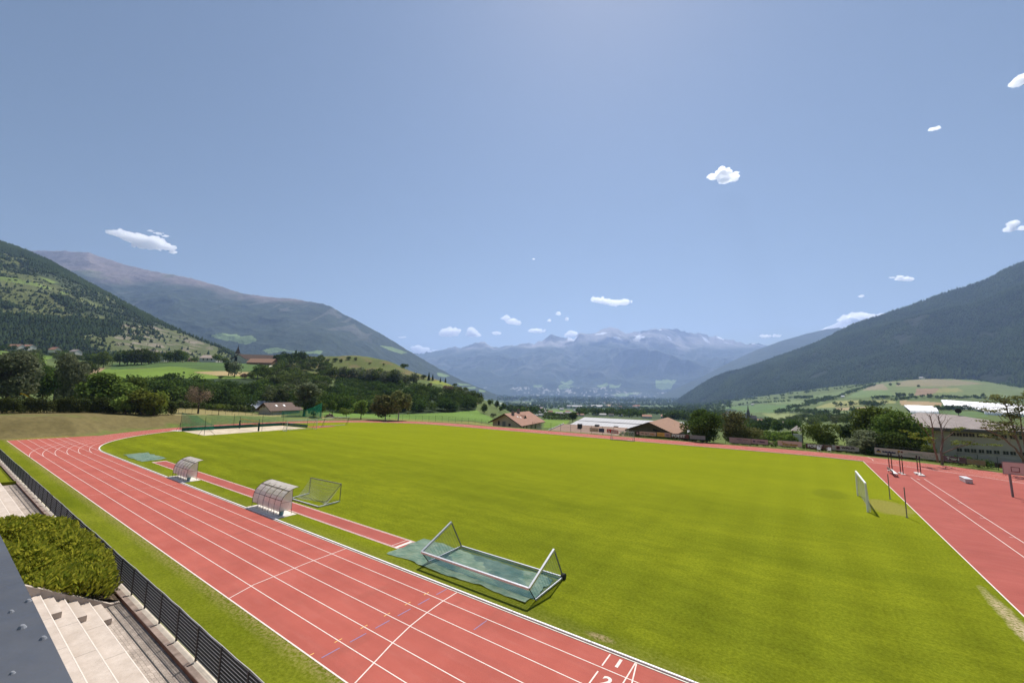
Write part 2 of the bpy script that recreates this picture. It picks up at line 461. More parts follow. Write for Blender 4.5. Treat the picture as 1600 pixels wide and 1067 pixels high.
# right: corn field behind the hoardings, then the fan of fields below the forest
field([(1150, 676), (1245, 679), (1245, 694), (1150, 690)], (.14, .19, .035), 95)
field([(1130, 637), (1170, 633), (1200, 632), (1250, 632), (1245, 641), (1200, 645), (1165, 644)], (.10, .17, .05), 300)
field([(1190, 645), (1222, 645), (1270, 648), (1268, 654), (1240, 657), (1205, 652)], PAL, 300)
field([(1205, 626), (1240, 625), (1290, 627), (1278, 632), (1255, 633), (1205, 630)], (.14, .19, .07), 300)
field([(1264, 619), (1300, 613), (1330, 609), (1322, 616), (1304, 622), (1290, 624), (1266, 623)], (.13, .18, .06), 300)
field([(1345, 611), (1362, 602), (1400, 596), (1400, 612), (1345, 612)], (.24, .20, .12), 300)
field([(1320, 622), (1345, 610), (1400, 610), (1440, 606), (1450, 618), (1400, 622)], (.13, .19, .065), 300)
field([(1272, 637), (1290, 631), (1308, 626), (1400, 626), (1400, 630), (1308, 636)], (.24, .24, .08), 300)
field([(1305, 637), (1355, 635), (1355, 640), (1310, 642)], (.30, .23, .12), 300)
field([(1235, 642), (1262, 637), (1306, 637), (1306, 643), (1235, 645)], (.11, .15, .06), 300)
field([(1380, 600), (1440, 592), (1470, 589), (1510, 590), (1520, 594), (1560, 600), (1600, 607), (1640, 612), (1640, 625), (1400, 622)], (.14, .18, .06), 300)
field([(1400, 598), (1420, 594), (1500, 594), (1540, 600), (1480, 604), (1400, 604)], (.22, .19, .10), 300)
field([(1432, 607), (1468, 606), (1456, 617), (1428, 618)], (.24, .16, .10), 300)
field([(1468, 606), (1497, 606), (1505, 612), (1462, 614)], (.23, .22, .08), 300)
field([(1405, 626), (1472, 629), (1470, 635), (1408, 632)], (.33, .23, .12), 300)
field([(1465, 642), (1530, 643), (1545, 650), (1520, 654), (1465, 652)], (.10, .16, .05), 300)
ter_mat = mat_attr('ground', .95, .03, .22, .9, None)
ter = np_obj('ground', np_mesh('ground', TP.reshape(-1, 3), np.concatenate([grid_faces(NC, NR),
      np.stack([(NC-1)*NR+np.arange(NR-1), np.arange(NR-1), np.arange(NR-1)+1, (NC-1)*NR+np.arange(NR-1)+1], -1)]), colr, True), ter_mat)
tag(ter, 'ground from the stadium across meadows and fields to the valley end', 'ground', kind='structure')

# ------------------------------------------------------------------ mountains
def mountain(name, ridge, rzf, base, label, paint, amp, lam, seed, rows=130, du=1.2, curve=.95, jag=0.0, mat=None, kind='ridged', smooth=True):
    """a massif standing on the valley: ridge line seen at the points `ridge`, at forward distances rzf, foot at `base` distances"""
    u0, u1 = ridge[0][0], ridge[-1][0]
    U = np.arange(u0, u1+.01, du); az = u2az(U)
    rp = np.array([(math.atan2(d[0], d[1]), math.atan2(d[2], math.hypot(d[0], d[1]))) for d in (ray(x, y) for x, y in ridge)])
    el = np.interp(az, rp[:, 0], rp[:, 1])
    c = np.cos(az-YAW)
    rr = np.interp(U, *zip(*rzf))/c; rb = np.interp(U, *zip(*base))/c
    zr = CAM_H + np.tan(el)*rr
    jg = jag*(fbm(U, U*0, 9, 4, seed)-.5) + jag*.6*(fbm(U, U*0, 3, 3, seed+1)-.5)
    jz = jg*rr
    bx, by = np.sin(az)*rb, np.cos(az)*rb
    zb = ground_z(bx, by)-np.maximum(4, .01*rb)
    t = np.linspace(0, 1, rows); tb = np.linspace(0, 1, 14)[1:]
    R = np.concatenate([rb[:, None]+(rr-rb)[:, None]*t, rr[:, None]+(rr-rb)[:, None]*tb*.8], 1)
    kz = np.hanning(61); kz /= kz.sum(); zs_ = np.convolve(np.pad(zr, 30, mode='edge'), kz, 'valid')
    Zs = np.concatenate([zb[:, None]+(zs_-zb)[:, None]*t**curve+(zr-zs_)[:, None]*sstep(.6, 1, t)[None, :]+jz[:, None]*sstep(.93, 1, t)[None, :], (zr+jz)[:, None]+(zb-zr)[:, None]*tb], 1)
    x = np.sin(az)[:, None]*R; y = np.cos(az)[:, None]*R
    tt = np.concatenate([t, 1+tb])[None, :]
    env = np.sin(PI*np.clip(tt, 0, 1))**.8*(tt < 1)
    nz = (ridged(x, y, lam, 5, seed)-.55) if kind == 'ridged' else (fbm(x, y, lam, 5, seed)-.5)
    Zs = Zs + amp*env*nz*np.clip((zr-zb)/(zr-zb).max(), .15, 1)[:, None]
    lim = CAM_H + np.tan(el[:, None]-(.0015+.012*(1-np.clip(tt, 0, 1))))*R
    Zs = np.where((tt < .999), np.minimum(Zs, np.maximum(lim, zb[:, None])), Zs)
    P = np.stack([x, y, Zs], -1)
    sh = Sheet(az, P[:, :rows])
    colv = paint(sh, x.ravel(), y.ravel(), Zs.ravel(), np.broadcast_to(tt, x.shape).ravel())
    o = np_obj(name, np_mesh(name, P.reshape(-1, 3), grid_faces(*x.shape), colv, smooth), mat)
    tag(o, label, 'mountain', kind='structure')
    return sh, P, rows
def lerp3(a, b, t): return np.array(a)*(1-t[:, None])+np.array(b)*t[:, None]
def fields_on(sh, colv, x, y, t, polys, c):
    for p in polys:
        m = in_poly(x, y, sh.poly(p)) & (t < 1)
        colv[m] = c
mt_far = mat_attr('mountain_rock', .95, .004, .22, .02, (.006, .6, 60))
mt_for = mat_attr('mountain_forest', .95, .01, .25, .08, (.03, .8, 14))
def paint_leftmt(sh, x, y, z, t):
    tl = 1330 + 330*(fbm(x, y, 900, 5, 3)-.5)*2
    k = sstep(-90, 160, z-tl)
    rock = lerp3((.145, .115, .108), (.225, .185, .172), fbm(x, y, 160, 5, 11)); gr = np.array([.12, .13, .06])
    g2 = sstep(.5, .7, fbm(x, y, 420, 4, 12))*(1-sstep(1550, 1900, z))
    rock = rock*(1-g2[:, None])+gr*g2[:, None]
    c = lerp3((.022, .036, .022), (.04, .055, .03), fbm(x, y, 120, 4, 5))*(1-k[:, None])+rock*k[:, None]
    sc = sstep(.80, .86, ridged(x*.8+y*.5, y*.18-x*.1, 300, 3, 31))*sstep(500, 800, z)*(1-sstep(1200, 1400, z))*.30
    c = c*(1-sc[:, None])+np.array([.22, .20, .19])*sc[:, None]
    M = (.17, .235, .085)
    fields_on(sh, c, x, y, t, [[(328, 524), (345, 521), (370, 522), (376, 527), (395, 529), (400, 533), (385, 538), (366, 533), (345, 531)],
        [(372, 525), (392, 524), (402, 531), (390, 537), (372, 532)],
        [(410, 547), (425, 543), (450, 548), (505, 549), (500, 553), (420, 553)], [(593, 540), (612, 542), (637, 551), (628, 553), (608, 547)],
        [(683, 571), (693, 573), (706, 580), (702, 583), (690, 578)], [(683, 582), (692, 583), (703, 587), (697, 589), (684, 587)],
        [(714, 598), (738, 597), (735, 602), (718, 602)], [(722, 605), (745, 605), (742, 607), (722, 607)], [(749, 608), (760, 610), (757, 613), (749, 612)]], M)
    return c
LEFTMT, _, _ = mountain('mountain', [(-160, 360), (-60, 384), (50, 392), (100, 392), (140, 395), (165, 404), (200, 415), (240, 424), (300, 435), (340, 446), (380, 459), (420, 464), (460, 467), (505, 475), (516, 478), (535, 490), (560, 502), (600, 524), (640, 549), (680, 572), (720, 594), (750, 606), (775, 616), (800, 624.5), (815, 628)],
    [(-160, 6600), (510, 5600), (815, 5600)], [(-160, 3500), (500, 3500), (700, 4600), (815, 5200)],
    'long blue mountain with bare pinkish summit and forested flank behind the village', paint_leftmt, 420, 1100, 2, 190, 1.2, .95, .0022, mt_far)
def paint_far(sh, x, y, z, t):
    tl = 1450 + 420*(fbm(x, y, 1800, 5, 6)-.5)*2
    k = sstep(-120, 260, z-tl)
    rock = lerp3((.055, .055, .055), (.29, .275, .265), sstep(.35, .7, ridged(x, y, 900, 5, 9)))
    c = lerp3((.025, .04, .028), (.045, .06, .035), fbm(x, y, 300, 4, 5))*(1-k[:, None])+rock*k[:, None]
    sn = sstep(.61, .67, fbm(x, y, 420, 5, 21))*sstep(1650, 2050, z)
    c = c*(1-sn[:, None])+np.array([.85, .86, .9])*sn[:, None]
    sc = sstep(.72, .78, ridged(x*1.4, y*.5, 700, 3, 41))*sstep(300, 700, z)*(1-sstep(1300, 1600, z))*.22
    c = c*(1-sc[:, None])+np.array([.24, .23, .22])*sc[:, None]
    fields_on(sh, c, x, y, t, [[(932, 602), (945, 599), (952, 601), (945, 607), (936, 605)], [(952, 600), (972, 598), (962, 606), (952, 607)], [(1024, 594), (1040, 593), (1057, 594), (1052, 600), (1048, 608), (1034, 609), (1025, 606)],
        [(875, 596), (892, 593), (897, 597), (880, 600)], [(872, 604), (900, 603), (890, 607), (874, 608)], [(832, 602), (848, 601), (846, 605), (834, 605)], [(985, 613), (1000, 613), (996, 616), (984, 616)], [(956, 616), (985, 614), (980, 619), (960, 619)]], (.19, .26, .10))
    vil = (fbm(x, y, 60, 2, 51) > .70) & (t < .14) & (t > 0) & (fbm(x, y, 900, 3, 52) > .47)
    c[vil] = (.36, .34, .31)
    return c
FARMT, _, _ = mountain('mountain', [(560, 570), (640, 553), (660, 552), (690, 546.5), (702, 545), (712, 541.5), (720, 543), (735, 538.5), (746, 534.5), (758, 534.5), (772, 543.5), (790, 541), (800, 540), (815, 537), (835, 536), (848, 531), (860, 522.5), (872, 526), (890, 528), (897, 530), (902, 523), (906, 519), (918, 521.5), (930, 521), (940, 515), (955, 510.5), (966, 513), (978, 521), (986, 519), (1000, 519.5), (1020, 514), (1038, 511.5), (1052, 515), (1064, 516.5), (1080, 520), (1095, 521), (1108, 526), (1115, 524), (1135, 530), (1160, 536), (1185, 537.5), (1200, 541), (1230, 552), (1300, 575)],
    [(560, 14500), (1300, 14500)], [(560, 9700), (800, 9500), (1300, 9000)], 'jagged blue alpine range with snow patches closing the valley end', paint_far, 1100, 2300, 4, 200, .8, 1.0, .0085, mt_far)
def paint_dark(sh, x, y, z, t):
    return lerp3((.022, .036, .022), (.042, .058, .03), fbm(x, y, 160, 4, 5))
mountain('mountain', [(1020, 622), (1060, 605), (1100, 587), (1140, 566), (1180, 547.5), (1220, 533), (1260, 521.5), (1290, 514.5), (1310, 512), (1340, 517), (1420, 530), (1500, 550)],
    [(1020, 8600), (1500, 9000)], [(1020, 6800), (1500, 5600)], 'hazy blue wooded ridge between the far range and the right mountain', paint_dark, 220, 1500, 6, 80, 2.0, .95, .0012, mt_far)
def paint_snow(sh, x, y, z, t):
    return lerp3((.35, .34, .36), (.88, .89, .92), sstep(.3, .5, fbm(x, y, 500, 4, 5)))
mountain('mountain', [(1255, 530), (1285, 514.5), (1300, 508), (1315, 500), (1328, 495), (1345, 499), (1380, 510), (1440, 530)],
    [(1255, 15500), (1440, 15500)], [(1255, 12500), (1440, 12500)], 'small far snowy summit under the white cloud on the right ridge', paint_snow, 250, 900, 8, 60, 1.5, 1.0, .003, mt_far)
def paint_right(sh, x, y, z, t):
    return lerp3((.010, .018, .010), (.022, .032, .016), fbm(x, y, 90, 4, 5))
RIGHT, RIGHT_P, RIGHT_ROWS = mountain('mountain', [(1035, 636), (1050, 629), (1065, 619), (1080, 610), (1110, 591), (1128, 583), (1160, 576), (1200, 562.5), (1225, 553), (1250, 544.5), (1270, 537), (1300, 523.5), (1320, 513), (1340, 504), (1360, 498), (1380, 492), (1400, 484.5), (1420, 479), (1450, 467), (1480, 457), (1500, 451), (1530, 441), (1550, 433), (1562, 425), (1580, 417), (1592, 412), (1615, 403), (1700, 372), (1820, 320)],
    [(1035, 4400), (1300, 3700), (1600, 3100), (1820, 2900)], [(1035, 4000), (1100, 3500), (1200, 2650), (1300, 2480), (1380, 2250), (1450, 2050), (1530, 2020), (1600, 1820), (1820, 1600)],
    'dark conifer covered mountainside rising at the right', paint_right, 330, 900, 10, 130, 1.5, .92, .0016, mt_for)
def HILLN(x, y): return fbm(x, y, 110, 5, 7)
def paint_lefthill(sh, x, y, z, t):
    g = lerp3((.085, .105, .032), (.13, .14, .055), fbm(x, y, 60, 4, 6))
    d = sstep(.47, .56, HILLN(x, y))
    c = g*(1-.75*d[:, None])+np.array([.03, .045, .02])*.75*d[:, None]
    m = in_poly(x, y, sh.poly([(190, 505), (240, 510), (290, 525), (335, 541), (330, 552), (250, 552), (185, 547), (178, 528)]))
    c[m] = lerp3((.095, .11, .042), (.21, .18, .135), sstep(.45, .75, fbm(x, y, 26, 5, 9)))[m]
    fields_on(sh, c, x, y, t, [[(0, 431), (30, 436), (80, 449), (78, 452), (20, 441), (0, 438)], [(58, 432), (75, 436), (92, 442), (80, 443)], [(92, 455), (105, 457), (108, 460), (94, 460)]], (.15, .20, .05))
    return c
LEFTHILL, LH_P, LH_ROWS = mountain('hillside', [(-160, 312), (-60, 352), (0, 378), (20, 384), (40, 392), (80, 409), (130, 438), (180, 465), (220, 487), (260, 508), (300, 525), (340, 541), (362, 551), (385, 560), (410, 572)],
    [(-160, 1800), (0, 1700), (200, 1500), (410, 1150)], [(-160, 760), (0, 760), (200, 820), (410, 960)], 'steep near hillside at the left with woods, grass clearings and pale scree', paint_lefthill, 50, 170, 12, 130, 1.2, .9, .0008, mt_attr_hill := mat_attr('hillside_cover', .95, .02, .25, .25, (.15, .7, 3)))
# ------------------------------------------------------------------ the sports ground
Y0, LW = 9.641, 1.22                                      # outer edge of the home straight, lane width
CURB = 16.89
XL = -118.3                                               # end of the start chute
XG = 8.33                                                 # grass ends here, the tartan fan begins
def arc(cx, r, a0, a1, n):
    return [(cx+r*math.cos(a0+(a1-a0)*i/n), SY+r*math.sin(a0+(a1-a0)*i/n)) for i in range(n+1)]
def sheet_obj(name, polys, z, mat, label, cat, kind='structure'):
    """flat sheet from polygons (lists of xy), gridded by simple n-gons"""
    b = MB()
    for p in polys: b.add([(x, y, z) for x, y in p], [tuple(range(len(p)))])
    o = b.build(name, mat); return tag(o, label, cat, kind=kind)
def strip(b, pts, w, z, closed=False, mi=0):
    """a painted line of width w along pts"""
    pts = [Vector((p[0], p[1])) for p in pts]; k = len(pts); L = []; R_ = []
    for i, p in enumerate(pts):
        d = (pts[min(i+1, k-1)]-pts[max(i-1, 0)]).normalized(); nrm = Vector((-d.y, d.x))*(w/2)
        L.append(p+nrm); R_.append(p-nrm)
    for i in range(k-1):
        b.add([(R_[i].x, R_[i].y, z), (R_[i+1].x, R_[i+1].y, z), (L[i+1].x, L[i+1].y, z), (L[i].x, L[i].y, z)], [(0, 1, 2, 3)])

# turf ---------------------------------------------------------------------
def turf_mat(name, infield):
    m, nt, out = new_mat(name); g = N(nt)
    v = g.pos(); p = g.xyz(v)
    big = g.noise(g.vscale(v, (.35, 1, 1)), .13, 6, .68)
    mid = g.noise(g.vscale(v, (.5, 1.3, 1)), .9, 5, .7); fine = g.noise(g.vscale(v, (1, 1, 1)), 7.0, 4, .7); hair = g.noise(v, 38, 3, .7)
    st1 = g.noise(g.vscale(v, (.05, 1.1, 1)), 1.0, 4, .7); st2 = g.noise(g.vscale(v, (1.3, .05, 1)), 1.0, 4, .7)
    stk = g.math('ADD', g.math('MULTIPLY', st1, .5), g.math('MULTIPLY', st2, .5))
    big = g.math('ADD', g.math('MULTIPLY', big, .72), g.math('MULTIPLY', stk, .28))
    col = g.mix(g.remap(big, .36, .64), (.096, .120, .009), (.198, .220, .013))
    col = g.mix(g.math('MULTIPLY', g.remap(mid, .42, .68), .55), col, (.095, .112, .009))
    if infield:
        # mowing bands along the pitch and across it
        wob = g.math('MULTIPLY', g.math('SUBTRACT', big, .5), 1.6)
        sy = g.math('SINE', g.math('ADD', g.math('MULTIPLY', p[1], 1.5), wob))
        sx = g.math('SINE', g.math('ADD', g.math('MULTIPLY', p[0], 1.9), wob))
        left = g.remap(p[0], -60, -25, 1, 0); right = g.remap(p[0], -16, 0, 0, 1)
        k1 = g.math('MULTIPLY', g.math('MULTIPLY', sy, left), .07)
        k2 = g.math('MULTIPLY', g.math('MULTIPLY', sx, right), .08)
        band = g.math('ADD', g.math('ADD', k1, k2), 1.0)
        vm = g.n('ShaderNodeVectorMath', operation='SCALE'); g.l(col, vm.inputs[0]); g.l(band, vm.inputs[3]); col = vm.outputs[0]
        # yellower turf in the middle and far half, worn goal mouth, sandy rim of the tartan
        yel = g.math('MULTIPLY', g.remap(p[1], 22, 62), .62)
        col = g.mix(yel, col, (.216, .240, .013))
        def blob(cx, cy, rx, ry, soft=.5):
            a = g.math('POWER', g.math('DIVIDE', g.math('SUBTRACT', p[0], cx), rx), 2.0)
            b_ = g.math('POWER', g.math('DIVIDE', g.math('SUBTRACT', p[1], cy), ry), 2.0)
            return g.remap(g.math('ADD', g.math('ADD', a, b_), g.math('MULTIPLY', g.math('SUBTRACT', mid, .5), 1.6)), 1-soft, 1, 1, 0)
        col = g.mix(g.math('MULTIPLY', blob(6.6, 53.5, 1.9, 3.6), .55), col, (.26, .215, .075))
        col = g.mix(g.math('MULTIPLY', blob(2.4, 56.5, 1.8, 3.0), .35), col, (.10, .12, .012))
        col = g.mix(g.math('MULTIPLY', blob(7.75, 29.5, .42, 5.5, .9), g.remap(fine, .38, .55)), col, (.42, .33, .21))
        col = g.mix(g.math('MULTIPLY', blob(-7.4, 17.5, .8, .28, .9), g.remap(fine, .38, .55)), col, (.30, .22, .13))
        edge = g.remap(p[1], 17.0, 18.2, .55, 0)
        col = g.mix(g.math('MULTIPLY', edge, g.remap(fine, .35, .6)), col, (.165, .16, .045))
    else:
        col = g.mix(g.math('MULTIPLY', g.remap(big, .45, .7), .35), col, (.165, .155, .04))
        rim = g.remap(p[1], 8.9, 9.6, 0, .8)
        col = g.mix(g.math('MULTIPLY', rim, g.remap(fine, .42, .6)), col, (.27, .20, .10))
    k = g.math('MULTIPLY', g.remap(fine, .25, .75, .62, 1.38), g.remap(hair, .25, .75, .66, 1.34))
    vm = g.n('ShaderNodeVectorMath', operation='SCALE'); g.l(col, vm.inputs[0]); g.l(k, vm.inputs[3])
    nm = g.bump(g.math('ADD', g.math('MULTIPLY', fine, .7), hair), .5, .05)
    g.l(g.bsdf(vm.outputs[0], .95, .0, 0, nm), out.inputs[0]); return m
turf_in = turf_mat('pitch_turf', True); turf_edge = turf_mat('verge_turf', False)
inner = [(XG, CURB), (XG, SY+math.sqrt(SR**2-(XG-SX1)**2))]
a_end = math.acos((XG-SX1)/SR)
pitch_pts = [(XG, CURB+.05)] + [(XG, SY+SR*math.sin(a_end))] + arc(SX1, SR, a_end, PI/2, 10)[1:] + arc(SX0, SR, PI/2, 3*PI/2, 64)
sheet_obj('pitch', [pitch_pts], 0.0, turf_in, 'bright green mown football pitch inside the running track', 'pitch')
sheet_obj('grass_verge', [[(-121, 6.98), (34, 6.98), (34, Y0), (XL, Y0), (XL, 17.8), (-121, 17.8)]], 0.0, turf_edge,
          'strip of mown grass between the slatted fence and the track', 'grass verge')

# tartan -------------------------------------------------------------------
def tartan_mat(name, c1, c2):
    m, nt, out = new_mat(name); g = N(nt)
    v = g.pos(); p = g.xyz(v)
    big = g.noise(v, .35, 5, .6); mid = g.noise(g.vscale(v, (.4, 1.6, 1)), 1.4, 4, .6); fine = g.noise(v, 30, 3, .7)
    col = g.mix(g.remap(big, .3, .7), c1, c2)
    col = g.mix(g.math('MULTIPLY', g.remap(mid, .5, .75), .28), col, (.42, .150, .122))
    lane = g.noise(g.vscale(v, (.035, 1.6, 1)), 1.0, 4, .6)
    col = g.mix(g.math('MULTIPLY', g.remap(lane, .45, .72), .30), col, (.25, .075, .06))
    st = g.noise(g.vscale(v, (1, .25, 1)), .9, 3, .5)
    col = g.mix(g.math('MULTIPLY', g.remap(st, .60, .72), .22), col, (.20, .075, .055))
    vm = g.n('ShaderNodeVectorMath', operation='SCALE'); g.l(col, vm.inputs[0])
    g.l(g.remap(fine, .25, .75, .84, 1.16), vm.inputs[3])
    nm = g.bump(fine, .35, .01)
    g.l(g.bsdf(vm.outputs[0], .9, .10, 0, nm), out.inputs[0]); return m
tartan = tartan_mat('tartan', (.335, .083, .062), (.41, .109, .082))
tartan2 = tartan_mat('tartan_old', (.30, .076, .060), (.36, .096, .076))
out_l = arc(SX0, RO, PI/2, 3*PI/2, 72); in_l = arc(SX0, SR+.10, PI/2, 3*PI/2, 72)
tr = MB()
def ringfill(o, i_): 
    for k in range(len(o)-1):
        tr.add([(*o[k], .004), (*o[k+1], .004), (*i_[k+1], .004), (*i_[k], .004)], [(0, 1, 2, 3)])
ringfill(out_l, in_l)
tr.add([(SX0, Y0, .004), (SX1, Y0, .004), (SX1, CURB, .004), (SX0, CURB, .004)], [(0, 1, 2, 3)])
tr.add([(SX1, Y0, .0062), (24, Y0, .0062), (24, CURB, .0062), (SX1, CURB, .0062)], [(0, 1, 2, 3)])
tr.add([(SX0, SY+SR+.1, .004), (SX1, SY+SR+.1, .004), (SX1, SY+RO, .004), (SX0, SY+RO, .004)], [(0, 1, 2, 3)])
out_r = arc(SX1, RO, -PI/2, PI/2, 72); in_r = arc(SX1, SR+.1, -PI/2, PI/2, 72)
for k in range(72):
    tr.add([(*in_r[k], .004), (*out_r[k], .004), (*out_r[k+1], .004), (*in_r[k+1], .004)], [(0, 1, 2, 3)])
trk = tr.build('track', tartan); tag(trk, 'red six lane running track around the football pitch', 'track', kind='structure')
# chute: the part of the straight beyond the bend, only outside the ring
pc = [(XL, Y0), (SX0, Y0)]
px_ = [q for q in arc(SX0, RO, 3*PI/2, PI, 60) if q[1] <= 21.6]
sheet_obj('start_chute', [[(XL, Y0)] + px_ + [(XL, 21.6)]], .004, tartan, 'straight red end of the track beyond the bend with six lanes', 'track')
fan = [(XG, CURB+.05)] + [q for q in arc(SX1, SR+.1, -PI/2, a_end, 60) if q[0] > XG and q[1] > CURB+.05] + [(XG, SY+SR*math.sin(a_end))]
sheet_obj('tartan_fan', [fan], .003, tartan2, 'red tartan apron with runways inside the right hand bend', 'tartan')
sheet_obj('runway', [[(-72.4, 18.72), (-21.6, 18.72), (-21.6, 20.3), (-72.4, 20.3)]], .004, tartan2, 'narrow red long jump runway on the grass beside the track', 'runway')
sheet_obj('tartan_patch', [[(-110.3, 60.2), (-104.4, 60.2), (-105.2, 66.5), (-109.6, 66.5)]], .004, tartan2, 'small red tartan patch behind the two white goals', 'tartan')

# markings -----------------------------------------------------------------
def paint_mat(name, c, wear=.35):
    m, nt, out = new_mat(name); g = N(nt); v = g.pos()
    f = g.math('MULTIPLY', g.remap(g.noise(v, 5.0, 5, .7), .45, .75), wear)
    g.l(g.bsdf(g.mix(f, c, (.42, .16, .12)), .7, .3), out.inputs[0]); return m
white = paint_mat('line_paint', (.70, .61, .55)); blue = paint_mat('blue_paint', (.20, .16, .30), .7); yellow = paint_mat('yellow_paint', (.75, .42, .12))
faint = paint_mat('faded_paint', (.60, .33, .28), .6)
mk = MB(); ZM = .008
for k in range(0, 6):
    y = Y0 + LW*k; r = SY-y
    w = .042 if k else .06
    strip(mk, [(XL, y), (24, y)], w, ZM)
    if k: strip(mk, arc(SX0, SY-y, 3*PI/2, PI/2, 90) + [(SX1, SY+r)] + arc(SX1, r, PI/2, -PI/2, 72), .05, ZM)
    else: strip(mk, arc(SX0, RO-.03, 3*PI/2, PI/2, 90) + [(SX1, SY+RO-.03)] + arc(SX1, RO-.03, PI/2, -PI/2, 72), .05, ZM)
strip(mk, [(XL, CURB), (SX0-4, CURB)], .05, ZM)
for k in range(6):                                                # dashes on the end line of the chute
    strip(mk, [(XL+.02, Y0+LW*k+.42), (XL+.02, Y0+LW*k+.85)], .10, ZM)
strip(mk, [(-5.66, 16.80), (-5.68, Y0)], .05, ZM+.001)            # finish and the photo-finish line
strip(mk, [(-5.62, 16.78), (-5.05, 13.6), (-4.6, 11)], .05, ZM+.002)
for k in range(6): strip(mk, [(-6.64, CURB-.20-LW*k), (-6.64, CURB-.20-LW*k-.84)], .055, ZM)
strip(mk, [(-23.37, Y0), (-23.94, 11.0), (-24.38, 14.12), (-24.56, 16.78)], .05, ZM+.001)
strip(mk, [(-13.29, Y0+.05), (-13.71, 10.9), (-14.13, 12.09), (-14.48, 13.33), (-14.69, 14.51), (-14.84, 15.71), (-14.88, 16.8)], .055, ZM+.001)
strip(mk, arc(SX1, SR+.02, a_end, -PI/2, 60), .13, ZM+.001)
strip(mk, [(9.7, 95.7), (9.95, 92.5), (9.8, 90.2)], .06, ZM+.001)
lines = mk.build('track_lines', white); tag(lines, 'white lane lines and finish marks painted on the red track', 'lines', kind='structure')
fb = MB()
strip(fb, [(-54.82, Y0), (-54.44, 16.78)], .05, ZM+.002); strip(fb, [(-64.55, Y0), (-64.5, 16.78)], .05, ZM+.002); strip(fb, [(-82, Y0), (-82, 16.0)], .05, ZM+.002)
tag(fb.build('faded_lines', faint), 'faded cross lines on the far half of the home straight', 'lines', kind='structure')
bb = MB()
for k in range(6):
    ya = Y0+LW*k
    strip(bb, [(-15.55, ya+.22), (-15.55, ya+.98)], .06, ZM+.001)
strip(bb, [(-12.05, 14.75), (-12.05, 15.66)], .05, ZM+.001)
tag(bb.build('blue_marks', blue), 'short faded blue dashes across the lanes of the home straight', 'lines', kind='structure')
yb = MB()
for k in range(1, 6):
    for s in (-1, 1): strip(yb, [(-16.03, Y0+LW*k+s*.04), (-16.03, Y0+LW*k+s*.17)], .05, ZM+.002)
strip(yb, [(-16.05, Y0+.04), (-16.05, Y0+.2)], .05, ZM+.002)
tag(yb.build('yellow_marks', yellow), 'small yellow ticks on the lane lines of the home straight', 'lines', kind='structure')
rl = MB()                                                          # long jump runway
for y in (18.76, 18.86, 20.17, 20.27): strip(rl, [(-72.3, y), (-21.6, y)], .04, ZM)
strip(rl, [(-22.62, 18.86), (-22.62, 20.17)], .05, ZM); strip(rl, [(-22.16, 18.80), (-22.16, 20.2)], .26, ZM+.001); strip(rl, [(-21.7, 18.8), (-21.7, 20.2)], .08, ZM)
strip(rl, [(-72.25, 18.76), (-72.25, 20.2)], .3, ZM+.001)
tag(rl.build('runway_lines', white), 'white edge lines and take-off boards of the long jump runway', 'lines', kind='structure')
fl = MB()                                                          # lines of the fan
strip(fl, [(XG+.03, CURB+.3), (XG+.03, 88.3)], .07, ZM)
strip(fl, [(11.73, 75.1), (11.73, 17.6)], .055, ZM); strip(fl, [(12.97, 75.0), (12.97, 17.6)], .055, ZM)
strip(fl, [(12.2, 74.6), (12.35, 73.7)], .08, ZM)
for i in range(6): strip(fl, [(12.6, 60-6*i), (12.97, 60-6*i)], .05, ZM)
tag(fl.build('apron_lines', white), 'two white runway lines and the grass edge line on the tartan apron', 'lines', kind='structure')
def text_mesh(s, size, bold=0.0, align='CENTER', ext=0.0):
    cu = bpy.data.curves.new('lettering', 'FONT'); cu.body = s; cu.size = size; cu.align_x = align; cu.align_y = 'CENTER'; cu.offset = bold; cu.extrude = ext
    o = bpy.data.objects.new('lettering', cu); COL.objects.link(o)
    dg = bpy.context.evaluated_depsgraph_get(); me = bpy.data.meshes.new_from_object(o.evaluated_get(dg))
    bpy.data.objects.remove(o); bpy.data.curves.remove(cu); return me
for k, s in enumerate('12'):
    me = text_mesh(s, .74, .022); me.materials.append(white)
    o = bpy.data.objects.new('lane_number', me); COL.objects.link(o); o.location = (-6.17, CURB-.57-LW*k, ZM+.002)
    o.scale = (1.0, 1.0, 1); tag(o, ['white figure 1 painted in the innermost lane near the finish line', 'white figure 2 painted in the second lane near the finish line'][k], 'marking', kind='structure')

# kerb rail round the pitch
conc = mat_plain('pale_concrete', (.60, .54, .48), .85, .2, 4.0)
alu_w = mat_plain('white_rail', (.85, .82, .82), .6, .06, 3.0)
kb = MB(); path = [(XG, CURB)] + [(x, CURB) for x in np.linspace(XG-4, SX0+1, 24)] + arc(SX0, SR, 3*PI/2, PI/2, 90) + [(x, SY+SR) for x in np.linspace(SX0+4, SX1, 24)] + arc(SX1, SR, PI/2, a_end, 12)[1:]
for i in range(len(path)-1):
    a, b = Vector((*path[i], 0)), Vector((*path[i+1], 0)); d = (b-a).normalized(); nx = Vector((-d.y, d.x, 0))
    for off, wd, z0, z1 in ((-.10, .07, -.02, .018),):
        q = [a-nx*(off-wd/2), a-nx*(off+wd/2), b-nx*(off+wd/2), b-nx*(off-wd/2)]
        kb.add([(v.x, v.y, z1) for v in q], [(0, 1, 2, 3)])
kst = kb.build('track_kerb', conc); tag(kst, 'pale concrete edging along the inside of the track', 'kerb', kind='structure')
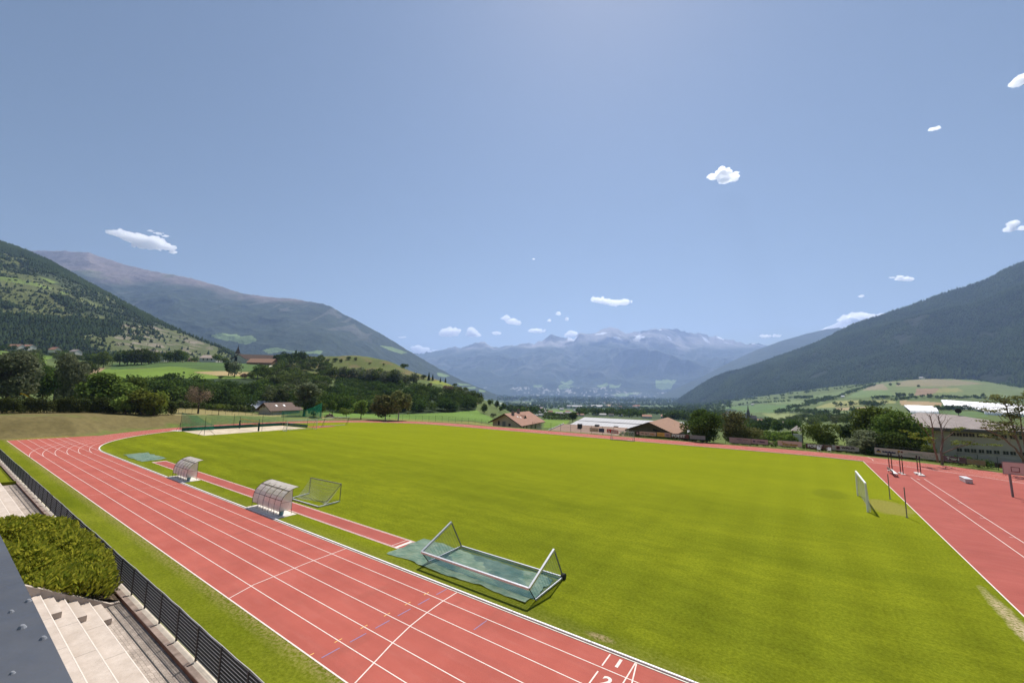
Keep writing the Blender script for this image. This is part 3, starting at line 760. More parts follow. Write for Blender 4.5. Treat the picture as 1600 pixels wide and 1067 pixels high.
for sgn in [1]:
    rb = MB()
    for i in range(len(path)-1):
        a, b = Vector((*path[i], .05)), Vector((*path[i+1], .05))
        d = (b-a).normalized(); rb.bar(a-d*.01, b+d*.01, 0.075, .05)
        if i % 1 == 0: rb.box(a.x-.03, a.x+.03, a.y-.03, a.y+.03, 0, .03)
    ro = rb.build('kerb_rail', alu_w); tag(ro, 'low white aluminium rail between the red track and the pitch', 'rail')
# ------------------------------------------------------------------ goals, shelters, nets
alu = mat_plain('aluminium', (.62, .62, .63), .35, .12, 5.0, .55)
alu_white = mat_plain('white_lacquer', (.78, .78, .77), .4, .06, 3.0)
steel = mat_plain('grey_steel', (.20, .20, .21), .5, .2, 6.0, .4)
dark = mat_plain('dark_steel', (.045, .04, .045), .55, .25, 6.0)
green_net = mat_plain('green_cord', (.05, .16, .12), .8, .2)
white_net = mat_plain('white_cord', (.62, .62, .58), .8, .1)
rubber = mat_plain('black_rubber', (.02, .02, .02), .8, .2)
def net(b, P, nu, nv, r=.006):
    """cord net over a bilinear patch P[0..3] (or a callable) as thin three sided cords"""
    f = P if callable(P) else (lambda u, v: Vector(P[0])*(1-u)*(1-v)+Vector(P[1])*u*(1-v)+Vector(P[2])*u*v+Vector(P[3])*(1-u)*v)
    for i in range(nu+1): b.tube([f(i/nu, j/12) for j in range(13)], r, 3)
    for j in range(nv+1): b.tube([f(i/16, j/nv) for i in range(17)], r, 3)

# the big goal lying on its back beside the track
g1 = empty('football_goal', (-15.0, 20, 0), label='large aluminium football goal tipped on its back over the green pit cover', cat='goal', group='football goals')
def rel(p): return (p[0]+15.0, p[1]-20, p[2])
ends = []
for x in (-18.72, -11.2):
    Np, Jp, Ap, Fp = (x, 18.45, .05), (x, 17.86, .77), (x, 20.35, 1.86), (x, 21.40, .10); ends.append((Np, Jp, Ap, Fp))
    b = MB(); b.bar(rel(Jp), rel(Ap), .10, .12); b.build('goal_post', alu, g1)
    b = MB(); b.bar(rel(Ap), rel(Fp), .06, .06); b.build('side_bar', steel, g1)
    b = MB(); b.bar(rel(Np), rel(Fp), .06, .07); b.build('side_bar', alu, g1)
    b = MB(); b.bar(rel(Jp), rel(Np), .035, .035); b.build('side_bar', dark, g1)
    b = MB(); b.tube([rel((x-.10, 21.45, .14)), rel((x+.10, 21.45, .14))], .16, 14)
    if x > -15: b.build('transport_wheel', rubber, g1)
b = MB(); b.bar(rel(ends[0][1]), rel(ends[1][1]), .12, .10); b.build('crossbar', alu, g1)
b = MB(); b.bar(rel(ends[0][3]), rel(ends[1][3]), .09, .09); b.build('ground_bar', alu, g1)
b = MB()
for e in ends:
    Np, Jp, Ap, Fp = [Vector(rel(q)) for q in e]
    net(b, [Jp, Ap, Fp, Np], 14, 14, .005)
A0, A1 = [Vector(rel(e[1])) for e in ends]; N0, N1 = [Vector(rel(e[0])) for e in ends]; F0, F1 = [Vector(rel(e[3])) for e in ends]
net(b, lambda u, v: (A0*(1-u)+A1*u)*(1-v)+(N0*(1-u)+N1*u)*v + Vector((0, .25, -.30))*math.sin(PI*u)*v*(1-v)*4*.5, 60, 7, .008)
net(b, lambda u, v: (N0*(1-u)+N1*u)*(1-v)+(F0*(1-u)+F1*u)*v + Vector((0, 0, -.02+.05*math.sin(9*u+5*v))), 60, 24, .008)
b.build('goal_net', mat_plain('blue_green_cord', (.03, .12, .16), .8, .2), g1)

# standing goals ------------------------------------------------------------
def standing_goal(name, origin, axis, w, h, depth, label, postm, group, t=.11, back=True, cord=.006):
    """goal mouth from origin along axis (unit xy), net behind it"""
    ax = Vector((*axis, 0)); nb = Vector((axis[1], -axis[0], 0))*depth
    r = empty(name, origin, label=label, cat='goal', group=group)
    z = Vector((0, 0, 1)); o = Vector((0, 0, 0)); e = ax*w
    for q in (o, e): b = MB(); b.bar(q, q+z*h, t, t, up=ax); b.build('goal_post', postm, r)
    b = MB(); b.bar(o+z*(h+t/2)-ax*t/2, e+z*(h+t/2)+ax*t/2, t, t); b.build('crossbar', postm, r)
    if back:
        b = MB()
        for q in (o, e): b.bar(q+z*.03, q+nb+z*.03, .06, .06)
        b.bar(nb+z*.03, e+nb+z*.03, .06, .06); b.build('ground_frame', postm, r)
        for q in (o, e):
            b = MB(); b.bar(q+z*h, q+nb*.35+z*h, .04); b.bar(q+nb*.35+z*h, q+nb+z*.05, .04); b.build('net_stay', steel, r)
    b = MB(); T0 = z*h; Bk = nb+z*.05
    net(b, lambda u, v: e*u + (T0+nb*.3)*(1-v)+Bk*v + z*(-.12*math.sin(PI*u)*math.sin(PI*v)), int(w/.16), 14, cord)
    net(b, lambda u, v: e*u + T0 + nb*.3*v, int(w/.16), 3, .006)
    for q in (o, e): net(b, [q+T0, q+T0+nb*.3, q+Bk, q], 6, 12, .006)
    b.build('goal_net', white_net, r); return r
standing_goal('football_goal', (4.74, 50.05, 0), (0, 1), 7.4, 2.42, .22, 'white framed football goal standing at the right end of the pitch', alu_white, 'football goals', .13, False, .0035)
standing_goal('football_goal', (-101.45, 58.55, 0), (0, -1), 7.5, 2.42, 2.0, 'white football goal standing beside the green fenced sand court', alu_white, 'football goals', .11)
standing_goal('youth_goal', (-34.9, 90.45, 0), (1, 0), 5.1, 1.95, 1.1, 'small goal standing at the far touchline in front of the workshops', steel, 'football goals', .08)
g2 = empty('football_goal', (-106.3, 63.6, 0), label='white football goal lying on its side behind the first white goal', cat='goal', group='football goals')
for y in (0, 7.3): b = MB(); b.bar((-.9, y-.3, .05), (0, y, 2.35), .07); b.bar((0, y, 2.35), (-.9, y+.2, .05), .05); b.build('side_bar', steel, g2)
b = MB(); b.bar((0, -.1, 2.38), (0, 7.4, 2.38), .12); b.build('crossbar', alu_white, g2)
b = MB(); b.bar((-1.0, -.9, .08), (-1.6, 7.2, .08), .14); b.build('ground_bar', alu_white, g2)

# lying frame goal beside the front shelter
g3 = empty('training_goal', (-37, 21, 0), label='training goal lying on its back on the grass beside the front shelter', cat='goal', group='football goals')
def r3(p): return (p[0]+37, p[1]-21, p[2])
Af, Bf, Cf, Df = (-34.7, 20.74, .06), (-34.95, 22.9, .06), (-39.3, 20.65, .06), (-39.85, 22.72, .06)
Bt, Dt = (-34.95, 22.95, 1.58), (-39.85, 22.78, 1.52)
b = MB(); b.bar(r3(Af), r3(Cf), .11, .1); b.build('crossbar', alu, g3)
for a_, c_ in ((Af, Bf), (Cf, Df)): b = MB(); b.bar(r3(a_), r3(c_), .11, .1); b.build('goal_post', alu, g3)
for a_, c_ in ((Bf, Bt), (Df, Dt)): b = MB(); b.bar(r3(a_), r3(c_), .05); b.build('net_stay', steel, g3)
b = MB(); b.bar(r3(Bt), r3(Dt), .06); b.build('ground_bar', steel, g3)
b = MB(); b.bar(r3((-34.8, 21.5, .3)), r3(Bt), .03); b.bar(r3((-36.5, 21.2, .1)), r3((-35.2, 22.9, .1)), .03); b.build('net_stay', dark, g3)
b = MB(); v3 = [Vector(r3(q)) for q in (Af, Bt, Dt, Cf)]
net(b, lambda u, v: (v3[0]*(1-u)+v3[3]*u)*(1-v)+(v3[1]*(1-u)+v3[2]*u)*v + Vector((0, -.25, -1.15))*math.sin(PI*v)**.8*(.45+.35*math.sin(PI*u)+.15*math.sin(7*u)), 34, 16, .010)
b.build('goal_net', mat_plain('pale_cord', (.62, .62, .48), .8, .15), g3)

# players' shelters ------------------------------------------------------------
def clear_mat():
    m, nt, out = new_mat('cloudy_plastic'); g = N(nt); v = g.obj()
    f = g.remap(g.noise(v, 2.2, 5, .6), .3, .7)
    pr = g.n('ShaderNodeBsdfPrincipled'); g.l(g.mix(f, (.74, .69, .67), (.86, .82, .80)), pr.inputs['Base Color']); pr.inputs['Roughness'].default_value = .22
    tl = g.n('ShaderNodeBsdfTranslucent'); tl.inputs[0].default_value = (.75, .68, .64, 1)
    tp = g.n('ShaderNodeBsdfTransparent'); tp.inputs[0].default_value = (.93, .88, .86, 1)
    m1 = g.n('ShaderNodeMixShader'); m1.inputs[0].default_value = .42; g.l(pr.outputs[0], m1.inputs[1]); g.l(tl.outputs[0], m1.inputs[2])
    m2 = g.n('ShaderNodeMixShader'); g.l(g.remap(f, 0, 1, .24, .12), m2.inputs[0]); g.l(m1.outputs[0], m2.inputs[1]); g.l(tp.outputs[0], m2.inputs[2])
    g.l(m2.outputs[0], out.inputs[0]); return m
plast = clear_mat(); pad = mat_plain('shelter_slab', (.62, .56, .50), .9, .2, 3.0); seatm = mat_plain('seat_plastic', (.62, .60, .56), .5, .1)
pail = mat_plain('teal_plastic', (.18, .33, .35), .5, .2)
PROF = [(0, .42), (.02, .85), (.10, 1.22), (.24, 1.50), (.45, 1.72), (.68, 1.88), (.95, 2.00), (1.22, 2.07), (1.48, 2.08)]
def make_shelter(x0, x1, label):
    w = x1-x0; r = empty('players_shelter', (x0, 17.38, 0), label=label, cat='shelter', group='plastic shelters beside the track')
    n = 5
    b = MB(); b.box(-.25, w+.35, -.33, 1.22, -.02, .03); b.build('floor_slab', pad, r)
    b = MB()
    for i in range(len(PROF)-1):
        (ya, za), (yb_, zb_) = PROF[i], PROF[i+1]
        b.add([(0, ya, za), (w, ya, za), (w, yb_, zb_), (0, yb_, zb_)], [(0, 1, 2, 3)])
    b.build('roof_panel', plast, r, True)
    for xs in (0.004, w-.004):
        b = MB(); pts = [(xs, 0, .42)] + [(xs, y, z) for y, z in PROF[1:6]] + [(xs, .95, 1.96), (xs, .95, .42)]
        b.add(pts, [tuple(range(len(pts)))]); b.build('side_panel', plast, r)
    for i in range(n+1):
        xs = w*i/n; b = MB(); b.tube([(xs, -.01, 0)] + [(xs, y-.015, z+.012) for y, z in (PROF if i in (0, n) else PROF[:7])], .018 if i in (0, n) else .014, 6)
        b.build('rib', dark, r)
    for xs in (0, w): b = MB(); b.tube([(xs, .95, 0), (xs, .95, 1.99)], .016, 6); b.build('rib', dark, r)
    for (y, z) in ((PROF[2][0]-.02, PROF[2][1]), (PROF[5][0]-.02, PROF[5][1]+.02), (0, .43)):
        b = MB(); b.bar((0, y, z), (w, y, z), .03 if z > .5 else .025); b.build('cross_rail', dark, r)
    b = MB(); b.bar((w-.002, .06, 1.05), (w-.002, .95, 1.05), .02); b.build('cross_rail', steel, r)
    for i in range(n*2):
        xs = w*(i+.5)/(n*2); b = MB(); b.box(xs-.19, xs+.19, .22, .58, .40, .44); b.box(xs-.18, xs+.18, .19, .23, .45, .70); b.tube([(xs, .40, .03), (xs, .40, .40)], .02, 5)
        b.build('seat', seatm, r)
    return r
make_shelter(-39.35, -34.60, 'front curved plastic shelter beside the lying training goal')
make_shelter(-59.2, -55.05, 'rear curved plastic shelter nearer to the start of the track')
for x, l in ((-34.95, 'teal water bucket standing inside the front shelter'), (-55.4, 'teal water bucket standing inside the rear shelter')):
    o = MB(); o.tube([(x, 17.72, .03), (x, 17.72, .42)], .15, 14, 0, .19); q = o.build('bucket', pail); tag(q, l, 'bucket', 'teal buckets in the shelters')

# pit covers ------------------------------------------------------------------
def cover_mat():
    m, nt, out = new_mat('green_mesh_cover'); g = N(nt); v = g.obj()
    big = g.noise(v, .8, 5, .65); st = g.noise(g.vscale(v, (.5, 3, 1)), 3.0, 4, .6)
    c = g.mix(g.remap(big, .35, .65), (.075, .155, .115), (.20, .275, .20)); c = g.mix(g.math('MULTIPLY', g.remap(st, .5, .7), .6), c, (.30, .34, .26))
    bs = g.bsdf(c, .85, .2, 0, g.bump(g.noise(v, 5, 4), .6, .08))
    tp = g.n('ShaderNodeBsdfTransparent'); mx = g.n('ShaderNodeMixShader'); g.l(g.remap(g.noise(v, 1.3, 4), .35, .7, .06, .30), mx.inputs[0]); g.l(bs, mx.inputs[1]); g.l(tp.outputs[0], mx.inputs[2])
    g.l(mx.outputs[0], out.inputs[0]); return m
covm = cover_mat()
def cover(name, quad, label, nx, ny, seed):
    U, V = np.meshgrid(np.linspace(0, 1, nx), np.linspace(0, 1, ny), indexing='ij')
    q = [np.array(p, float) for p in quad]
    P = q[0]*((1-U)*(1-V))[..., None]+q[1]*(U*(1-V))[..., None]+q[2]*(U*V)[..., None]+q[3]*((1-U)*V)[..., None]
    wob = (fbm(U*9, V*6, 1, 3, seed)-.5)
    P = P + np.stack([wob*.25*(V*(1-V)*0+1)*np.minimum(1, 4*np.minimum(U, 1-U)+.3), (fbm(U*7, V*3, 1, 3, seed+3)-.5)*.35, 0*U], -1)[..., :2] if False else P + (np.stack([wob*.3, (fbm(U*7, V*3, 1, 3, seed+3)-.5)*.45], -1))
    z = .035 + .10*np.maximum(0, ridged(P[..., 0], P[..., 1]*1.0, 1.4, 3, seed)-.5)
    o = np_obj(name, np_mesh(name, np.concatenate([P, z[..., None]], -1).reshape(-1, 3), grid_faces(nx, ny), None, True), covm)
    return tag(o, label, 'cover', 'green covers of the jump pits')
cover('pit_cover', [(-21.75, 17.85), (-11.4, 17.95), (-11.5, 20.95), (-21.9, 21.0)], 'long green mesh cover over the near jump pit, under the tipped goal', 90, 30, 3)
cover('pit_cover', [(-83.0, 18.0), (-73.6, 18.0), (-74.3, 20.9), (-83.0, 20.75)], 'green mesh cover over the far jump pit beyond the shelters', 60, 24, 9)

# sand court on the left ------------------------------------------------------
def sand_mat():
    m, nt, out = new_mat('sand'); g = N(nt); v = g.pos()
    c = g.mix(g.remap(g.noise(v, .5, 5, .7), .35, .65), (.62, .53, .40), (.40, .32, .22))
    g.l(g.bsdf(c, .95, .1, 0, g.bump(g.noise(v, 3, 4), .7, .1)), out.inputs[0]); return m
sheet_obj('sand_court', [[(-117.3, 35.3), (-104.0, 35.1), (-105.6, 58.2), (-117.5, 57.6)]], .012, sand_mat(), 'pale sand court fenced with low green cloth', 'sand court')
sheet_obj('sand_court_rim', [[(-121.2, 34.0), (-117.35, 34.6), (-117.35, 36.4), (-121.0, 36.0)]], .010, conc, 'pale slab at the corner of the sand court', 'slab')
cloth = mat_plain('dark_green_cloth', (.012, .085, .06), .85, .25, .6)
ct = empty('court_barrier', (-117.4, 35.3, 0), label='low dark green cloth barrier round two sides of the sand court', cat='barrier')
b = MB(); n = 40
for (xa, ya), (xb, yb_) in (((-.05, -.1), (-.2, 22.6)), ((-.2, 22.7), (10.4, 23.9))):
    for i in range(n):
        t0, t1 = i/n, (i+1)/n; s0, s1 = .03*math.sin(9*t0*3), .03*math.sin(9*t1*3)
        q0 = Vector((xa+(xb-xa)*t0+s0, ya+(yb_-ya)*t0-s0, 0)); q1 = Vector((xa+(xb-xa)*t1+s1, ya+(yb_-ya)*t1-s1, 0))
        b.slab([q0+Vector((0, 0, .78)), q1+Vector((0, 0, .78)), q1+Vector((.02, .02, .78)), q0+Vector((.02, .02, .78))], .74)
b.build('cloth', cloth, ct)
for q in [(-.05, -.1), (-.1, 7.5), (-.15, 15), (-.2, 22.7), (5, 23.3), (10.4, 23.9)]:
    b = MB(); b.tube([(q[0]-.05, q[1], 0), (q[0]-.05, q[1], .85)], .03, 6); b.build('post', dark, ct)
vb = empty('volleyball_net', (-110.9, 46.6, 0), label='orange edged beach volleyball net across the sand court', cat='net')
padg = mat_plain('green_padding', (.01, .05, .045), .7, .2); orange = mat_plain('orange_tape', (.72, .36, .06), .6, .1)
for x in (-5.15, 5.15):
    b = MB(); b.tube([(x, 0, 0), (x, 0, 2.9)], .045, 8); q = b.build('net_post', dark, vb)
    b = MB(); b.box(x-.14, x+.14, -.14, .14, .05, 1.95); b.build('padding', padg, q)
b = MB(); b.bar((-5.1, 0, 2.38), (5.1, 0, 2.30), .03, .09); b.bar((-5.1, 0, 1.5), (5.1, 0, 1.42), .03, .06); b.build('tape', orange, vb)
b = MB(); net(b, [(-5.1, 0, 1.5), (5.1, 0, 1.42), (5.1, 0, 2.3), (-5.1, 0, 2.38)], 60, 8, .004); b.build('mesh', dark, vb)
def screen_mat(name, c, op):
    m, nt, out = new_mat(name); g = N(nt); v = g.obj()
    d = g.n('ShaderNodeBsdfDiffuse'); d.inputs[0].default_value = (*c, 1); t = g.n('ShaderNodeBsdfTranslucent'); t.inputs[0].default_value = (*c, 1)
    m0 = g.n('ShaderNodeMixShader'); m0.inputs[0].default_value = .4; g.l(d.outputs[0], m0.inputs[1]); g.l(t.outputs[0], m0.inputs[2])
    tp = g.n('ShaderNodeBsdfTransparent'); mx = g.n('ShaderNodeMixShader'); g.l(g.remap(g.noise(v, .6, 4, .6), .3, .7, op-.15, op+.15), mx.inputs[0])
    g.l(tp.outputs[0], mx.inputs[1]); g.l(m0.outputs[0], mx.inputs[2]); g.l(mx.outputs[0], out.inputs[0]); return m
scr = screen_mat('green_net_screen', (.02, .20, .12), .50); scr2 = screen_mat('green_net_thin', (.03, .22, .13), .16)
bn = empty('ball_net', (-117.6, 35, 0), label='tall green ball catching net hung on poles round the sand court', cat='net')
def curtain(name, pts, ztop, mat, folds=.12):
    b = MB(); n = 24
    for (xa, ya, za), (xb, yb_, zb_) in zip(pts[:-1], pts[1:]):
        for i in range(n):
            t0, t1 = i/n, (i+1)/n; s0, s1 = folds*math.sin(40*t0), folds*math.sin(40*t1)
            z0, z1 = za+(zb_-za)*t0, za+(zb_-za)*t1; sag0, sag1 = .25*math.sin(PI*t0), .25*math.sin(PI*t1)
            b.add([(xa+(xb-xa)*t0+s0, ya+(yb_-ya)*t0, .1), (xa+(xb-xa)*t1+s1, ya+(yb_-ya)*t1, .1), (xa+(xb-xa)*t1+s1*.3, ya+(yb_-ya)*t1, z1-sag1), (xa+(xb-xa)*t0+s0*.3, ya+(yb_-ya)*t0, z0-sag0)], [(0, 1, 2, 3)])
    return b.build(name, mat, bn)
curtain('net_screen', [(-.3, .1, 4.3), (.6, 2.6, 3.6), (3.2, 5.4, 1.4)], 4, scr)
curtain('net_screen', [(-.4, 6, 3.4), (-.4, 15, 3.3), (-.4, 23, 3.4)], 3, scr2)
for x, y, h in ((-.3, 0, 4.4), (13.4, .2, 3.9), (-.4, 11, 3.6), (12.4, 12.1, 4.1), (-.4, 23.2, 3.6), (11.0, 23.9, 2.4)):
    b = MB(); b.tube([(x, y, 0), (x, y, h)], .04, 7); b.build('pole', mat_plain('dark_green_pole', (.02, .06, .045), .5, .2), bn)
b = MB(); b.tube([(13.4, .2, 2.0), (12.6, -.6, 0)], .03, 6); b.tube([(13.4, .2, 2.0), (13.3, 2.2, 0)], .03, 6); b.build('prop', dark, bn)
b = MB(); b.tube([(-.3, 0, 2.0), (-1.6, -.4, 0)], .03, 6); b.tube([(-.3, 0, 2.0), (.8, -.6, 0)], .03, 6); b.build('prop', dark, bn)
# second screen by the far bend
pa, pb, pc_ = at(478, 652, 118), at(502, 654, 118), at(440, 652, 118)
b2 = empty('ball_net', (float(pb[0]), float(pb[1]), float(pb[2])), label='tall green net screen at the far left bend in front of the trees', cat='net')
def relp(q): return (float(q[0]-pb[0]), float(q[1]-pb[1]))
bn = b2
xa, ya = relp(pc_); xm, ym = relp(pa)
curtain('net_screen', [(xa, ya, 2.6), (xm, ym, 3.0), (0, 0, 5.6)], 4, scr)
for x, y, h in ((xa, ya, 2.7), (xm, ym, 3.3), (0, 0, 5.7)):
    b = MB(); b.tube([(x, y, -.3), (x, y, h)], .04, 7); b.build('pole', dark, b2)

# right apron -----------------------------------------------------------------
red = mat_plain('red_enamel', (.10, .02, .025), .5, .3, 8); wpad = mat_plain('white_base', (.66, .62, .58), .7, .15)
def upright(x, y, h, r):
    b = MB(); b.tube([(x, y, .06), (x, y, h)], .045, 8); q = b.build('pole', dark, r)
    b = MB(); b.tube([(x, y, h*.2), (x, y, h*.62)], .055, 8); b.build('red_sleeve', red, q)
    b = MB(); b.box(x-.08, x+.08, y-.06, y+.06, h-.35, h-.05); b.build('slider', dark, q)
for (xa, ya, xb, yb_, l, cat_) in ((10.36, 79.9, 10.56, 79.3, 'pair of dark jump uprights beside the white bench', 0), (11.28, 78.4, 11.37, 77.3, 'middle pair of dark jump uprights on small white bases', 1), (13.2, 79.4, 13.18, 77.7, 'pair of dark jump uprights on a long white base', 2)):
    r = empty('jump_upright_pair', (0, 0, 0), label=l, cat='jump uprights', group='dark jump uprights on the red apron')
    upright(xa, ya, 2.5, r); upright(xb, yb_, 2.55, r)
    b = MB()
    if cat_ == 2: b.box(12.9, 13.5, 77.2, 79.9, .01, .12); b.box(12.75, 13.1, 78.2, 79.3, .02, .22)
    else: b.box(xa-.22, xa+.22, ya-.3, ya+.3, .01, .07); b.box(xb-.22, xb+.22, yb_-.3, yb_+.3, .01, .07)
    b.build('base', wpad, r)
bh = empty('bench', (10.0, 76.0, 0), label='white slatted bench standing on the red apron by the uprights', cat='bench')
b = MB()
for k in range(3): b.box(-.02+.14*k, .10+.14*k, -2.1, 2.1, .42, .46)
b.build('seat', alu_white, bh)
b = MB()
for k in range(2): b.bar((-.1-.04*k, -2.1, .58+.16*k), (-.1-.04*k, 2.1, .58+.16*k), .03, .12)
b.build('backrest', mat_plain('bench_back', (.25, .24, .23), .6, .2), bh)
for y in (-1.9, 1.9):
    b = MB(); b.bar((.36, y, 0), (.36, y, .42), .05); b.bar((0, y, 0), (-.14, y, .80), .05); b.bar((0, y, .40), (.38, y, .40), .05); b.build('leg', dark, bh)
bx = empty('mat_box', (16.55, 74.5, 0), label='grey sheet metal box lying on the red apron', cat='box')
gb = mat_plain('grey_sheet', (.50, .50, .50), .45, .15, 2, .3)
b = MB(); b.box(0, .62, 0, 2.35, .05, .50); b.build('body', gb, bx)
b = MB(); b.box(-.02, .64, -.02, 2.37, .502, .56); b.build('lid', mat_plain('grey_lid', (.60, .60, .61), .4, .1), bx)
for k in range(2): b = MB(); b.box(.05, .57, .2+1.7*k, .35+1.7*k, 0, .05); b.build('skid', dark, bx)
bk_ = empty('basketball_stand', (18.4, 67.6, 0), label='white basketball backboard on a leaning grey pole at the right edge', cat='basketball hoop')
b = MB(); b.bar((0, 0, 0), (-.05, -.05, 2.6), .16, .16); b.bar((-.05, -.05, 2.55), (.1, -.9, 2.95), .10); b.build('pole', steel, bk_)
pinkw = mat_plain('backboard', (.66, .50, .47), .5, .06, 1.0)
b = MB(); b.box(-.72, .95, -.95, -.91, 2.50, 3.72); q = b.build('backboard', pinkw, bk_)
b = MB()
for x0, x1, z0, z1 in ((-.75, .98, 3.69, 3.75), (-.75, .98, 2.46, 2.52), (-.75, -.69, 2.52, 3.69), (.92, .98, 2.52, 3.69)): b.box(x0, x1, -.97, -.955, z0, z1)
b.build('frame', mat_plain('frame_grey', (.30, .26, .27), .5, .1), q)
b = MB()
for x0, x1, z0, z1 in ((-.15, .47, 3.20, 3.25), (-.15, .47, 2.75, 2.80), (-.15, -.10, 2.80, 3.20), (.42, .47, 2.80, 3.20)): b.box(x0, x1, -.965, -.953, z0, z1)
b.build('target_square', mat_plain('target_red', (.13, .03, .035), .6, .1), q)
b = MB(); b.tube([(.16+.225*math.cos(2*PI*k/18), -1.2+.225*math.sin(2*PI*k/18), 2.78) for k in range(19)], .012, 6); b.build('ring', mat_plain('ring_orange', (.5, .08, .04), .5, .1), bk_)
b = MB()
for k in range(10):
    a0 = 2*PI*k/10
    for s in (-1, 1): b.tube([(.16+.22*math.cos(a0), -1.2+.22*math.sin(a0), 2.77), (.16+.13*math.cos(a0+s*.6), -1.2+.13*math.sin(a0+s*.6), 2.38)], .004, 3)
b.build('hoop_net', white_net, bk_)
for x, y, h, l in ((7.32, 57.86, 2.47, 'rear slim grey ball net pole behind the right goal'), (7.30, 49.9, 2.54, 'front slim grey ball net pole behind the right goal')):
    b = MB(); b.tube([(x, y, 0), (x, y, h)], .04, 8); b.tube([(x, y, 0), (x, y, .06)], .09, 8); o = b.build('net_pole', steel); tag(o, l, 'pole', 'poles behind the right goal')
# ------------------------------------------------------------------ terrace, tiers and roof edge in the near left corner
def paver_mat():
    m, nt, out = new_mat('interlocking_pavers'); g = N(nt); v = g.pos()
    wv = g.n('ShaderNodeTexNoise'); wv.inputs['Scale'].default_value = 14; wv.inputs['Detail'].default_value = 1; g.l(v, wv.inputs['Vector'])
    va = g.n('ShaderNodeVectorMath', operation='SCALE'); g.l(wv.outputs['Color'], va.inputs[0]); va.inputs[3].default_value = .07
    vb_ = g.n('ShaderNodeVectorMath', operation='ADD'); g.l(v, vb_.inputs[0]); g.l(va.outputs[0], vb_.inputs[1])
    br = g.n('ShaderNodeTexBrick'); g.l(vb_.outputs[0], br.inputs['Vector']); br.inputs['Scale'].default_value = 1.0
    br.inputs['Brick Width'].default_value = .225; br.inputs['Row Height'].default_value = .115; br.inputs['Mortar Size'].default_value = .006
    br.inputs['Color1'].default_value = (.30, .25, .21, 1); br.inputs['Color2'].default_value = (.40, .335, .28, 1); br.inputs['Mortar'].default_value = (.15, .125, .10, 1)
    big = g.remap(g.noise(v, .8, 5, .65), .3, .7, .68, 1.2)
    vm = g.n('ShaderNodeVectorMath', operation='SCALE'); g.l(br.outputs['Color'], vm.inputs[0]); g.l(big, vm.inputs[3])
    p = g.xyz(v)
    dk = g.remap(p[1], 5.9, 6.1, 1.1, .85)  # pavers beyond the drain darkened: the fence's shade put into their colour
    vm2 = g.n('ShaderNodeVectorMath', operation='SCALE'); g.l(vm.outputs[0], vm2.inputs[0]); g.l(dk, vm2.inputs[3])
    g.l(g.bsdf(vm2.outputs[0], .9, .2, 0, g.bump(br.outputs['Fac'], -.4, .02)), out.inputs[0]); return m
def tier_mat():
    m, nt, out = new_mat('tier_concrete'); g = N(nt); v = g.pos()
    c = g.mix(g.remap(g.noise(v, 1.1, 6, .7), .3, .7), (.40, .33, .27), (.56, .48, .41))
    c = g.mix(g.math('MULTIPLY', g.remap(g.noise(v, 6, 5, .7), .55, .75), .4), c, (.27, .23, .19))
    p = g.xyz(v)
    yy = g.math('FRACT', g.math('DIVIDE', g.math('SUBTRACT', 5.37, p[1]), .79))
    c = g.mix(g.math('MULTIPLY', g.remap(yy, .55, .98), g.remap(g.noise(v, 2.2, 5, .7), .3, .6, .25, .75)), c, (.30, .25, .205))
    j = g.math('ABSOLUTE', g.math('SUBTRACT', g.math('FRACT', g.math('DIVIDE', p[0], 3.0)), .5))
    c = g.mix(g.remap(j, .494, .497), c, (.22, .19, .16))
    g.l(g.bsdf(c, .9, .2, 0, g.bump(g.noise(v, 12, 4), .3, .02)), out.inputs[0]); return m
nose = mat_plain('worn_edge', (.66, .58, .50), .9, .1, 2.0)
pav = paver_mat(); tier = tier_mat(); wood = mat_plain('weathered_timber', (.42, .31, .245), .85, .3, 2.5, bump=.3)
redwood = mat_plain('stained_timber', (.17, .085, .06), .8, .3, 3)
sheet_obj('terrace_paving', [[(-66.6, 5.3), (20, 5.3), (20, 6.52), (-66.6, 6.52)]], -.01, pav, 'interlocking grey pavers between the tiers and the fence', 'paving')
b = MB(); b.box(-104, 20, 6.74, 7.0, -.3, .035); tag(b.build('fence_kerb', mat_plain('cream_concrete', (.60, .52, .42), .9, .15)), 'cream concrete kerb carrying the dark bar fence', 'kerb', kind='structure')
dr = MB(); dr.box(-66, 20, 5.985, 6.03, -.009, -.002); tag(dr.build('drain_channel', mat_plain('drain_black', (.03, .03, .03), .8, .2)), 'thin dark drain channel running through the pavers', 'drain', kind='structure')
bl = empty('timber_edging', (-104, 6.6, 0), label='long low weathered timber bench edge in front of the fence kerb', cat='timber edging')
b = MB()
for i in range(20): b.box(i*6+.01, i*6+5.99, -.07, .13, 0, .13)
b.build('plank', wood, bl)
b = MB(); b.box(0, 120, -.085, -.07, -.02, .125); b.build('front_board', redwood, bl)
for i in range(58):
    x = 2.1*i+1.2; b = MB(); b.box(x-.025, x+.025, -.02, .19, .13, .15); b.build('bracket', dark, bl)
# tiers: one flight on either side of the juniper bed
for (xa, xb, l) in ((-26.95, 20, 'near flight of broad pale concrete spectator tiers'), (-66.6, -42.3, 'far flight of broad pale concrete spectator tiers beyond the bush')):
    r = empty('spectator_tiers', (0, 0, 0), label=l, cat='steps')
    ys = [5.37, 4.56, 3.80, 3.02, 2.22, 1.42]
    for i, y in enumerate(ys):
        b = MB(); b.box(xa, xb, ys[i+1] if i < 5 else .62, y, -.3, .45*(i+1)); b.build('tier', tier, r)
        b = MB(); b.box(xa, xb, y-.028, y+.004, .45*(i+1)-.03, .45*(i+1)+.004); b.build('nosing', nose, r)
    if xa > -40:
        for x, w in ((xa, 2.0),):
            for i, y in enumerate(ys[:4]):
                b = MB(); b.box(x+.02, x+w-.25*i*0, y+.002, y+.40, .45*i+.002, .45*i+.235); b.build('half_step', tier, r)
